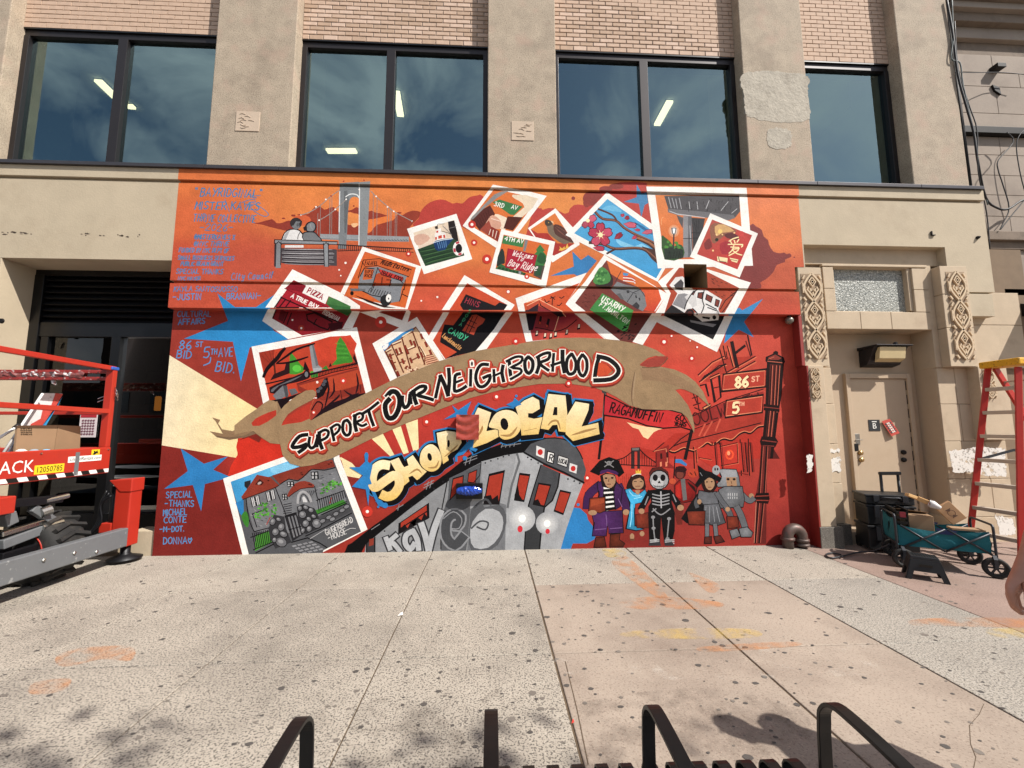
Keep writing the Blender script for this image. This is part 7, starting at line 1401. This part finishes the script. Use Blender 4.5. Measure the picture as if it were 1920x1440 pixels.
# ---- SHOP LOCAL
PART('painted_block_lettering', 'cream bubble letters SHOP LOCAL with black shadow and blue edge')
SH = [((680, 740, 6.858), 'S', '318,905 240,900 160,955 125,1060 135,1165 180,1185 300,1100 400,1040 465,1080 468,1180 400,1280 320,1310 262,1290', 118),
      ((680, 740, 6.858), 'F', '355,852 465,808 512,900 535,932 592,910 568,830 645,775 705,860 760,940 825,988 725,1082 700,1098 640,1040 588,1062 602,1112 535,1168 508,1060 430,990 380,900', 0), ((680, 740, 6.858), 'O', '735,820 760,720 830,650 900,640 965,690 1005,770 1015,850 990,930 930,980 860,985 790,950 745,890', 0),
      ((680, 740, 6.858), 'F', '952,492 1080,465 1190,478 1262,540 1272,620 1220,700 1130,750 1090,790 1108,840 1035,892 1018,800 968,620', 0), ((680, 740, 6.858), 'F', '1482,165 1652,230 1612,380 1590,470 1742,440 1752,540 1600,620 1410,687 1398,590 1462,540 1492,330 1438,260', 0),
      ((660, 730, 3.84), 'O', '998,230 1040,170 1110,148 1180,170 1217,230 1212,290 1170,342 1100,362 1058,335 1053,290 988,272', 0), ((660, 730, 3.84), 'F', '1178,130 1240,80 1300,53 1347,80 1352,140 1300,172 1268,172 1268,202 1310,212 1372,200 1342,322 1220,332 1213,240', 0),
      ((660, 730, 3.84), 'F', '1413,33 1537,45 1562,312 1488,302 1478,255 1442,258 1415,292 1358,282 1398,100', 0), ((660, 730, 3.84), 'F', '1608,88 1707,105 1702,150 1652,268 1772,240 1782,322 1590,372 1538,322 1543,200', 0)]
def shape(kind, t, w, col, grow, dx, dy):
    k = A.tf[2]; p = [(float(a.split(',')[0])+dx*k, float(a.split(',')[1])+dy*k) for a in t.split()]
    if kind == 'S': A.SP(col, w/k+2*grow, p, 4); [C(col, x, y, w/2+grow*k) for x, y in (p[0], p[-1])] if grow else None
    else:
        F(col, p, 3 if kind == 'O' else 0)
        if grow: A.SP(col, 2*grow, p, 3 if kind == 'O' else 0, closed=True); [C(col, x, y, grow*k*.98) for x, y in p]
for grow, dx, dy, c in ((8.2, 2.0, 1.6, '#2f7db4'), (6, 3.5, 2.5, '#0f0d0f'), (3, 5.5, 4, '#0f0d0f'), (1.3, 0, 0, '#131012')):
    for tf, k, t, w in SH: A.tf = tf; shape(k, t, w, c, grow, dx, dy)
for tf, k, t, w in SH:
    A.tf = tf; p = A.pts(t); ys = [q.y for q in p]; y0, y1 = min(ys)-4, max(ys)+4; mx_ = sum(q.x for q in p)/len(p)
    shape(k, t, w, grad(mx_-4, y0, '#ecdcb4', mx_+4, y1, '#dcb766', 7), 0, 0, 0)
A.tf = (680, 740, 6.858); C('#131012', 862, 800, 28, 52, rot=-.25); C('#131012', 1104, 628, 18, 48); 
for t, w in (('470,1110 400,1230 300,1290', 26), ('600,1020 700,960 760,1010', 26), ('980,850 940,930 840,940', 26), ('1050,800 1150,720 1230,640', 24), ('1480,540 1530,450 1540,400', 30)): A.SP('#a98552', w/6.858, t, 3, taper=.8)
for t in ('140,960 110,1060 112,1120', '800,690 830,670 860,668', '1010,520 1100,500', '1500,200 1490,290'): S('#f6efd8', 9, t, 2, taper=.6)
A.tf = (660, 730, 3.84); C('#131012', 1097, 250, 28, 44, rot=-.2); F('#131012', '1456,128 1478,128 1478,186 1444,186')
for t, w in (('1070,330 1140,330 1190,270', 18), ('1240,300 1330,280', 18), ('1410,260 1440,230 1480,230 1500,290', 16), ('1580,330 1680,300 1760,280', 18)): A.SP('#a98552', w/3.84, t, 3, taper=.8)
# blue splashes round the lettering
A.tf = (660, 730, 3.84); PART('painted_splash'); F(BLU, '55,560 95,520 90,470 105,455 120,470 115,520 150,545 130,640 150,700 190,790 215,800 240,830 225,850 190,835 150,760 130,700 118,840 100,720 0,700 80,620 -20,560'); PART('painted_splash'); C(BLU, 240, 835, 20); PART('painted_splash'); C(BLU, 105, 465, 12); PART('painted_splash'); C(BLU, 190, 845, 9); PART('painted_splash'); F(BLU, '720,115 765,150 860,85 835,145 828,170 840,210 740,200 660,218 745,165'); PART('painted_splash'); C(BLU, 1183, 48, 10); PART('painted_splash'); F(BLU, '1110,110 1160,85 1170,60 1200,85 1220,110 1160,130'); PART('painted_splash'); F(BLU, '840,370 880,360 870,420 905,430 890,450 840,430 800,470 760,480 760,520 742,520 742,480'); PART('painted_splash'); C(BLU, 812, 495, 15); PART('painted_splash'); C(BLU, 1628, 830, 11)
# ---- children in costume
SK, LN = '#a98566', '#161214'
def kid(label): PART('painted_child', label); A.tf = (1080, 830, 5.333)
def vol(col, t):       # sprayed form: lighter in the middle, darker to the edges
    q = A.pts(t); c_ = sum(q, Vector())/len(q); R_ = max((v-c_).length for v in q); b = soft(col)
    def f(x, y):
        k = 1.35-.75*min(1, math.hypot(x-c_.x+R_*.12, y-c_.y+R_*.15)/R_)+.22*GN.noise(Vector((x/4, y/5, 7))); return tuple(min(1, v*k) for v in b)+(1,)
    f.step = 3; return f
def limb(col, w, t, o=9, sm=3): (S(LN, (w+o)/5.333, t, sm), S(col, w/5.333, t, sm))
def poly(col, t, o=7, sm=0): S(LN, o*2/5.333, t, sm, closed=True); F(vol(col, t), t, sm)
_S = S
S = A.SP
kid('painted child in a far crowd with red coat and pumpkin')
poly('#8c1f1c', '985,430 1030,380 1120,370 1210,440 1180,580 1060,600 990,540'); F('#b52b22', '1000,430 1040,400 1050,560 1000,540'); F('#6d6a69', '1045,360 1090,360 1110,570 1070,580'); C('#4a201e', 1040, 300, 60, 68); C('#7a3f34', 1040, 320, 36, 40); F('#35171a', '985,280 1000,240 1080,235 1110,270 1090,300 1000,290'); C('#b5452c', 1170, 305, 55, 45); S(LN, 1.6, '1140,300 1160,320'); S(LN, 1.6, '1185,290 1200,330'); F('#3f7fb6', '990,165 1050,165 1110,215 1100,235 1040,205 985,200'); S(LN, 1.8, '990,140 975,380'); C('#c05536', 965, 385, 34, 30); [S('#2a1414', 2.2, [(1120+i*14, 400+i*10), (1150+i*12, 440+i*14)]) for i in range(5)]
F('#6d2a22', '990,600 1080,600 1060,820 1010,820 985,700'); F('#4d201c', '730,300 760,250 850,240 920,290 930,340 740,350')
kid('painted child in a grey cardboard robot costume')
limb('#67686b', 52, '1660,520 1700,560 1740,580 1770,560'); C(SK, 1752, 530, 26, 24); poly('#8b8c8f', '1430,270 1470,265 1600,270 1625,340 1640,430 1420,440 1410,420 1460,340'); F('#9c9da0', '1470,272 1600,276 1615,345 1475,345'); F(SK, '1498,345 1600,345 1608,430 1560,455 1510,440'); [C(LN, x, 365, 15, 12) for x in (1520, 1580)]; C('#7a4438', 1555, 430, 9, 6); S('#6d4c38', 1.4, '1550,385 1556,408'); poly('#707174', '1430,470 1490,440 1660,440 1680,560 1670,640 1440,650 1420,560'); [S('#c9c8c6', 1.0, [(1520+i*22, 505), (1520+i*22, 530)]) for i in range(5)]; [S('#c9c8c6', 1.0, [(1520+i*22, 542), (1520+i*22, 560)]) for i in range(5)]; limb('#5b5c5f', 54, '1500,650 1540,720 1560,840'); limb('#67686b', 60, '1610,650 1650,730 1690,850'); poly('#77787b', '1535,880 1610,860 1640,930 1560,960'); poly('#77787b', '1630,860 1710,845 1765,900 1750,940 1650,940'); poly('#7a3423', '1510,740 1610,740 1630,840 1520,860')
C('#9a9a9c', 1400, 275, 40, 50); C(LN, 1390, 265, 8, 16); C(LN, 1415, 265, 8, 14)
kid('painted child in a grey dress and black witch hat')
poly('#151214', '1210,520 1260,480 1300,640 1250,800 1110,800 1060,760 1130,640'); limb('#55565a', 40, '1250,520 1200,590 1210,640'); poly('#626367', '1230,480 1330,500 1400,490 1420,600 1490,800 1400,830 1270,800 1280,620 1215,560'); [S('#8d8e92', 1.3, [(1300+i*34, 640), (1280+i*52, 790)]) for i in range(4)]; S('#2a2a2d', 1.4, '1250,620 1420,610'); limb('#626367', 44, '1410,510 1460,590 1500,640'); C(SK, 1515, 665, 24, 24); C(SK, 1232, 590, 22, 26); F('#2a1714', '1260,360 1330,330 1400,360 1410,440 1370,500 1280,480 1255,420'); F(SK, '1285,375 1330,350 1378,375 1382,430 1345,475 1300,450', 2); C(LN, 1308, 392, 10, 6); C(LN, 1356, 390, 10, 6); S('#7a4438', 1.4, '1320,445 1350,445'); poly('#121012', '1195,425 1240,350 1225,230 1290,285 1350,300 1380,320 1450,360 1440,385 1330,335 1260,390 1210,440'); S('#8d8e92', 1.2, '1240,300 1260,330'); limb('#6a6b6f', 38, '1310,820 1310,930'); limb('#6a6b6f', 38, '1390,820 1400,920'); poly('#5a2820', '1290,945 1350,940 1350,1005 1285,1005'); poly('#5a2820', '1380,940 1440,930 1480,985 1400,1005'); poly('#7a3423', '1110,690 1290,685 1280,820 1130,815')
kid('painted child in a light blue princess dress with a gold crown')
F('#2c1a17', '515,400 550,330 620,310 680,340 700,440 690,470 520,470 500,450'); C(SK, 620, 405, 58, 62); S('#6d3d2f', 1.3, '595,435 640,435'); S(LN, 1.3, '580,390 605,388'); S(LN, 1.3, '640,388 662,390'); F('#35201b', '545,400 560,335 650,330 690,400 640,350 580,370'); F('#d9b23f', '598,318 595,270 612,290 622,262 634,290 650,268 648,318'); S('#d9d4cc', 1.4, '560,335 600,315 650,315', 2); poly('#3fa0c8', '495,470 540,460 580,500 640,510 690,470 710,520 680,590 590,610 585,700 590,830 680,865 600,880 500,860 530,700 540,600 505,530', 6); [S('#8fd0e6', 1.6, t, 2) for t in ('560,620 555,740 540,840', '530,480 570,530 640,530', '580,560 660,540')]; F(SK, '590,475 640,475 630,520 600,515'); poly('#7a3423', '600,720 720,700 725,850 610,850', 5); C(SK, 560, 940, 22, 34); C(SK, 660, 910, 24, 26); F('#6d4330', '540,960 590,960 580,980 540,978')
kid('painted child in a skeleton suit')
limb('#141214', 54, '740,500 690,590 650,660'); limb('#141214', 54, '930,500 990,570 1030,640'); C(SK, 655, 685, 30, 28); C(SK, 1045, 650, 34, 30); poly('#141214', '740,480 830,470 940,480 950,600 980,700 980,880 950,1000 890,1000 850,730 830,1000 740,1000 730,760 730,640 760,590')
F('#5a2620', '730,330 760,265 830,240 900,270 925,330 830,300'); C(LN, 832, 370, 102, 100); C('#9b9a9b', 830, 372, 92, 90); C('#b9b8b8', 815, 400, 60, 50); C(LN, 792, 350, 26, 34); C(LN, 868, 350, 26, 34); F(LN, '830,375 848,405 816,405'); [S('#3a383a', 1.2, [(790+i*20, 428), (790+i*20, 446)]) for i in range(5)]; S('#3a383a', 1.0, '770,420 790,438 870,440 890,420')
[S('#9a999b', 2.2, [(765, 515+i*32), (845, 530+i*32), (930, 512+i*32)], 3) for i in range(4)]; S('#a9a8aa', 2.4, '848,490 852,650'); [S('#8b8a8c', 2.2, t, 2) for t in ('770,660 810,700 850,720 890,700 940,660', '760,690 800,660', '770,740 775,860 790,980', '930,760 920,860 910,970', '720,540 690,620', '970,520 1000,590')]; [C('#8b8a8c', x, y, 20, 16) for x, y in ((770, 745), (775, 855), (930, 760), (915, 960), (795, 970))]; [S('#b9b8b8', 1.8, [(740+q, 975+i*18), (830+q, 972+i*18)]) for q in (0, 150) for i in range(3)]; F('#3a3a3d', '730,1000 840,990 850,1030 725,1030'); F('#3a3a3d', '885,1000 960,990 985,1030 885,1030')
kid('painted child in a purple pirate costume and black hat')
limb('#43244f', 80, '230,430 130,520 110,640'); limb('#43244f', 74, '430,440 480,560 500,660'); C(SK, 500, 695, 32, 30); poly('#4a2858', '215,400 290,380 400,390 460,460 440,640 400,670 370,480 300,450 280,480 270,680 200,660 230,520'); F('#e4e1dc', '275,440 365,440 385,660 285,690'); [S(LN, 5.2, [(282, 478+i*48), (378, 472+i*46)], 2) for i in range(5)]; poly('#4f2a5e', '160,710 280,690 460,680 470,900 330,905 315,800 300,930 165,930 180,800'); [S('#7d5a8c', 1.4, t) for t in ('300,720 310,830', '190,870 300,860', '340,860 460,850', '420,560 460,640')]
poly('#843a24', '140,560 290,545 290,680 240,700 130,680'); F('#a04a2c', '150,570 280,556 280,600 145,640'); C(SK, 165, 700, 44, 26); F('#211718', '240,330 300,300 390,320 410,400 380,470 260,440'); F(SK, '268,330 330,315 388,335 392,400 350,452 300,430', 2); C(LN, 300, 355, 14, 9); C(LN, 362, 352, 14, 9); S('#6d4c38', 1.6, '330,360 325,388'); S('#7a4438', 1.8, '312,415 345,415'); poly('#131012', '150,290 240,185 330,150 420,180 475,300 430,335 400,300 320,270 250,300 230,320'); F('#4a2858', '238,300 250,280 320,262 400,285 425,305 415,325 320,290 245,318'); C('#8d8b8b', 330, 205, 26, 22); S('#8d8b8b', 1.8, '285,240 375,180'); S('#8d8b8b', 1.8, '290,190 375,245'); C(LN, 322, 203, 5); C(LN, 340, 203, 5)
poly('#5f2a1c', '200,950 280,945 300,1040 180,1045'); poly('#5f2a1c', '345,920 440,910 430,970 485,1010 470,1040 340,1040')
S = _S
# ---- white sparks
A.tf = (0, 0, 1)
for x, y, r, g in ((648, 493, 2.1, 0), (636, 506, 1.6, 0), (639, 517, 1.4, 0), (766, 476, 2, 2.6), (889, 455, 2.4, 2.5), (885, 421, 2.8, 2.6), (913, 486, 3.4, 2.6), (953, 547, 2.8, 1.5), (820, 557, 2.0, 0), (790, 564, 1.6, 0), (714, 604, 3.2, 3.4), (967, 640, 2.6, 2.8), (1245, 641, 3.2, 2.2), (1259, 630, 1.8, 2), (1294, 639, 1.4, 0), (1307, 651, 1.8, 2), (1297, 672, 2.6, 2.4), (800, 791, 2.8, 3), (931, 744, 2.8, 2.6), (1066, 719, 2.6, 2.4), (689, 959, 3, 3.4), (1101, 896, 2.6, 2.4)): PART('painted_spark'); A.dot(x, y, r, g, '#c23a2c')
# ---- handwriting
PART('painted_handwriting', 'blue sprayed handwriting listing names and thanks at the left of the mural')
HB, HD = '#4a7ea6', '#5f7fa6'
R(280, 310, 6)
for s_, x, y, h, w, an, asp in (('"BAYRIDGINAL"', 500, 340, 92, 13, 2, .56), ('MISTER KAVES', 510, 492, 86, 13, 1, .62), ('THRIVE COLLECTIVE', 490, 632, 82, 11, 1, .40), ('-2026-', 560, 735, 78, 10, 1, .68), ('@MISTERKAVES X', 505, 830, 54, 11, 1, .50), ('@NYC THRIVE', 500, 905, 54, 11, 1, .58), ('FUNDED BY NYC DEPT OF', 330, 975, 48, 11, 1, .46), ('SMALL BUSINESS SERVICES', 320, 1060, 46, 11, 1, .50), ('PUBLIC REALM GRANT', 350, 1130, 46, 11, 0, .48), ('SPECIAL THANKS', 300, 1220, 54, 11, 0, .60), ('NYC MAYOR', 320, 1292, 40, 10, 0, .60), ('City Council', 920, 1290, 76, 10, -2, .46), ('KAYLA SANTOSUOSSO', 270, 1418, 56, 11, 0, .62)):
    T(s_, x, y, h, HB if y < 900 else HD, w, an, slant=.2, asp=asp, gap=.2, jit=.07)
S(HB, 8, '1080,440 1190,440 1280,490 1340,550 1300,575 1200,530 1120,450', 3); S(HB, 8, '1040,420 1100,395 1185,380 1190,430', 2); S(HB, 8, '1130,345 1250,340'); S(HB, 8, '850,380 900,520', 0)
R(280, 540, 6)
for s_, x, y, h, w, an, asp in (('-JUSTIN', 260, 135, 66, 11, -1, .62), ('BRANNAN-', 865, 128, 66, 11, -1, .60), ('CULTURAL', 315, 322, 62, 9, 0, .62), ('AFFAIRS', 325, 412, 62, 11, -2, .62), ('86', 330, 690, 98, 12, 0, .66), ('ST', 520, 660, 55, 10, 0, .62), ('BID', 300, 785, 84, 12, 4, .74), ('5', 605, 790, 120, 12, 0, .6), ('TH', 690, 745, 60, 10, 0, .5), ('AVE', 780, 775, 100, 11, -2, .42), ('BID.', 735, 930, 110, 12, 8, .6)): T(s_, x, y, h, '#4f8fc0', w, an, slant=.1, asp=asp, gap=.2)
S('#4f8fc0', 12, '690,780 680,840 610,870', 2)
R(280, 800, 5.76)
for s_, x, y, h, w, an, asp in (('SPECIAL', 180, 772, 66, 10, -2, .54), ('=THANKS', 165, 862, 66, 10, 0, .56), ('MICHAEL', 150, 962, 66, 10, -3, .48), ('CONTE', 158, 1040, 66, 10, -2, .62), ('-M-DOT.', 110, 1138, 56, 10, -2, .62), ('DONNA^', 148, 1270, 70, 10, -2, .62)): T(s_.replace('=', '-'), x, y, h, '#4f8fc0', w, an, slant=.08, asp=asp, gap=.18)
# ---- build the coats
pm_ = bpy.data.materials.new('mural_paint'); pm_.use_nodes = True
t_ = pm_.node_tree; n_ = t_.nodes; l_ = t_.links.new; b_ = n_['Principled BSDF']; b_.inputs['Roughness'].default_value = .6; b_.inputs['Specular IOR Level'].default_value = .12
at = n_.new('ShaderNodeAttribute'); at.attribute_name = 'paint'; g_ = n_.new('ShaderNodeNewGeometry')
def nz_(s, d): q = n_.new('ShaderNodeTexNoise'); q.inputs['Scale'].default_value = s; q.inputs['Detail'].default_value = d; q.inputs['Roughness'].default_value = .65; l_(g_.outputs['Position'], q.inputs['Vector']); return q.outputs['Fac']
mr = n_.new('ShaderNodeMapRange'); mr.inputs['From Min'].default_value = .3; mr.inputs['From Max'].default_value = .7; mr.inputs['To Min'].default_value = .86; mr.inputs['To Max'].default_value = 1.12; l_(nz_(5, 9), mr.inputs['Value'])
mr2 = n_.new('ShaderNodeMapRange'); mr2.inputs['From Min'].default_value = .35; mr2.inputs['From Max'].default_value = .65; mr2.inputs['To Min'].default_value = .9; mr2.inputs['To Max'].default_value = 1.07; l_(nz_(60, 4), mr2.inputs['Value'])
ml = n_.new('ShaderNodeMath'); ml.operation = 'MULTIPLY'; l_(mr.outputs[0], ml.inputs[0]); l_(mr2.outputs[0], ml.inputs[1])
vm = n_.new('ShaderNodeVectorMath'); vm.operation = 'SCALE'; l_(at.outputs['Color'], vm.inputs[0]); l_(ml.outputs[0], vm.inputs['Scale']); l_(vm.outputs[0], b_.inputs['Base Color'])
bp_ = n_.new('ShaderNodeBump'); bp_.inputs['Strength'].default_value = .6; bp_.inputs['Distance'].default_value = .006; l_(nz_(38, 8), bp_.inputs['Height']); l_(bp_.outputs['Normal'], b_.inputs['Normal'])
mural = thing('mural', 'large orange and red neighbourhood mural of tilted snapshots, banner, train and costumed children', 'mural', (0, YL, 1.5))
for key in A.order:
    vs, fs, cs = A.parts[key]
    if not fs: continue
    me = bpy.data.meshes.new(key[1]); me.from_pydata(vs, [], fs); me.materials.append(pm_)
    ca = me.color_attributes.new('paint', 'FLOAT_COLOR', 'POINT'); ca.data.foreach_set('color', [v for c in cs for v in c])
    o = link(key[1], me, mural)
    if key[2]: o['label'] = key[2]
print('paint layers', A.top, 'faces', sum(len(p[1]) for p in A.parts.values()))
# ------------------------------------------------------------------ passer-by, mostly outside the frame at the right
pr_ = thing('person', 'passer-by in a dark shirt walking past at the right edge, bare lower arm hanging', 'person', (2.66, 1.45, 0))
skinm = mat('skin', '#b47f68', .5, var=.08, vs=20, bump=.1, bs=120); shirt = mat('navy_shirt', '#23283a', .85, var=.1, bump=.3, bs=90); jeans = mat('dark_trousers', '#2c2e36', .9, var=.12, bump=.3, bs=120); shoe = mat('dark_shoe', '#1c1a1a', .6); hairm = mat('dark_hair', '#18120f', .8, var=.3, bump=.8, bs=90)
def skinned(name, nodes, edges, root, m, parent, sub=2):
    me = bpy.data.meshes.new(name); ks = list(nodes); me.from_pydata([nodes[k][0] for k in ks], [(ks.index(a), ks.index(b)) for a, b in edges], []); me.materials.append(m)
    o = link(name, me, parent); s = o.modifiers.new('skin', 'SKIN'); s.use_smooth_shade = True
    for i, k in enumerate(ks):
        r = nodes[k][1]; me.skin_vertices[0].data[i].radius = r if isinstance(r, tuple) else (r, r); me.skin_vertices[0].data[i].use_root = (k == root)
    d = o.modifiers.new('sub', 'SUBSURF'); d.levels = d.render_levels = sub
    return o
HY = 1.74
h = lambda x, y, dy=0: tuple(atY(x, y, HY+dy))
bx_, by_ = 2.66, 1.45
N = {'pelvis': ((bx_, by_, .96), .13), 'belly': ((bx_, by_, 1.12), .12), 'chest': ((bx_-.01, by_, 1.30), .15), 'neckb': ((bx_-.02, by_, 1.46), .06), 'neck': ((bx_-.03, by_, 1.53), .055), 'jaw': ((bx_-.06, by_, 1.60), .07), 'head': ((bx_-.05, by_, 1.68), .095), 'crown': ((bx_-.03, by_, 1.75), .07),
     'shr': ((bx_-.0, by_+.18, 1.42), .06), 'elr': ((bx_-.13, by_+.26, 1.22), .042), 'for': (h(1945, 985), .036), 'wrr': (h(1926, 1035), (.030, .024)), 'plm': (h(1908, 1085), (.038, .026)),
     'k1': (h(1893, 1106, -.025), .015), 'k2': (h(1892, 1112, -.004), .015), 'k3': (h(1897, 1116, .016), .014), 'k4': (h(1904, 1116, .034), .012),
     'm1': (h(1899, 1132, -.03), .0105), 'm2': (h(1900, 1139, -.006), .0105), 'm3': (h(1906, 1142, .016), .010), 'm4': (h(1912, 1138, .036), .009),
     't1': (h(1914, 1146, -.034), .009), 't2': (h(1918, 1152, -.008), .009), 't3': (h(1923, 1151, .016), .0085), 't4': (h(1926, 1144, .036), .0075),
     'th1': (h(1922, 1090, -.030), .015), 'th2': (h(1927, 1112, -.042), .012), 'th3': (h(1926, 1130, -.044), .009),
     'shl': ((bx_, by_-.18, 1.42), .06), 'ell': ((bx_+.12, by_-.24, 1.18), .042), 'wrl': ((bx_+.24, by_-.24, .98), .028), 'hnl': ((bx_+.29, by_-.24, .88), .03),
     'hpr': ((bx_, by_+.09, .90), .10), 'knr': ((bx_-.14, by_+.09, .50), .06), 'anr': ((bx_-.16, by_+.09, .09), .042), 'tor': ((bx_-.32, by_+.09, .04), .035),
     'hpl': ((bx_, by_-.09, .90), .10), 'knl': ((bx_+.06, by_-.09, .50), .06), 'anl': ((bx_+.26, by_-.09, .14), .042), 'tol': ((bx_+.14, by_-.09, .04), .035)}
Ed = [('pelvis', 'belly'), ('belly', 'chest'), ('chest', 'neckb'), ('neckb', 'neck'), ('neck', 'jaw'), ('jaw', 'head'), ('head', 'crown'), ('chest', 'shr'), ('shr', 'elr'), ('elr', 'for'), ('for', 'wrr'), ('wrr', 'plm'), ('plm', 'th1'), ('th1', 'th2'), ('th2', 'th3'),
      ('chest', 'shl'), ('shl', 'ell'), ('ell', 'wrl'), ('wrl', 'hnl'), ('pelvis', 'hpr'), ('hpr', 'knr'), ('knr', 'anr'), ('anr', 'tor'), ('pelvis', 'hpl'), ('hpl', 'knl'), ('knl', 'anl'), ('anl', 'tol')]
for k in '1234': Ed += [('plm', 'k'+k), ('k'+k, 'm'+k), ('m'+k, 't'+k)]
skinned('body', N, Ed, 'pelvis', skinm, pr_)
grow = lambda ks, g: {k: (N[k][0], (N[k][1] if not isinstance(N[k][1], tuple) else N[k][1][0])+g) for k in ks}
skinned('shirt', grow(('pelvis', 'belly', 'chest', 'neckb', 'shr', 'elr', 'shl', 'ell'), .018), [e for e in Ed if all(k in ('pelvis', 'belly', 'chest', 'neckb', 'shr', 'elr', 'shl', 'ell') for k in e)], 'belly', shirt, pr_)
skinned('trousers', grow(('pelvis', 'hpr', 'knr', 'anr', 'hpl', 'knl', 'anl'), .02), [e for e in Ed if all(k in ('pelvis', 'hpr', 'knr', 'anr', 'hpl', 'knl', 'anl') for k in e)], 'pelvis', jeans, pr_)
for a, b in (('anr', 'tor'), ('anl', 'tol')): skinned('shoe', {'a': (tuple(Vector(N[a][0])-Vector((0, 0, .02))), .05), 'b': (N[b][0], .042)}, [('a', 'b')], 'a', shoe, pr_)
skinned('hair', {'a': ((bx_-.03, by_, 1.70), .105), 'b': ((bx_+.0, by_, 1.76), .08)}, [('a', 'b')], 'a', hairm, pr_)
fc = Vector((bx_-.145, by_, 1.67))
for s in (-1, 1): MB().lathe([(0, -.008), (.011, 0), (0, .008)], fc+Vector((0, s*.032, .012)), 'x', 10).build('eye', white, pr_, 0, True); MB().lathe([(.004, -.01), (.02, 0), (.004, .012)], (bx_-.04, by_+s*.098, 1.665), 'y', 10).build('ear', skinm, pr_, 0, True)
MB().tube([fc+Vector((.01, 0, .01)), fc+Vector((-.012, 0, -.025))], [.008, .013], 8).build('nose', skinm, pr_, 0, True); MB().bar(fc+Vector((.006, -.022, -.055)), fc+Vector((.006, .022, -.055)), .008, .008).build('mouth', mat('lips', '#6d3b34', .5), pr_)
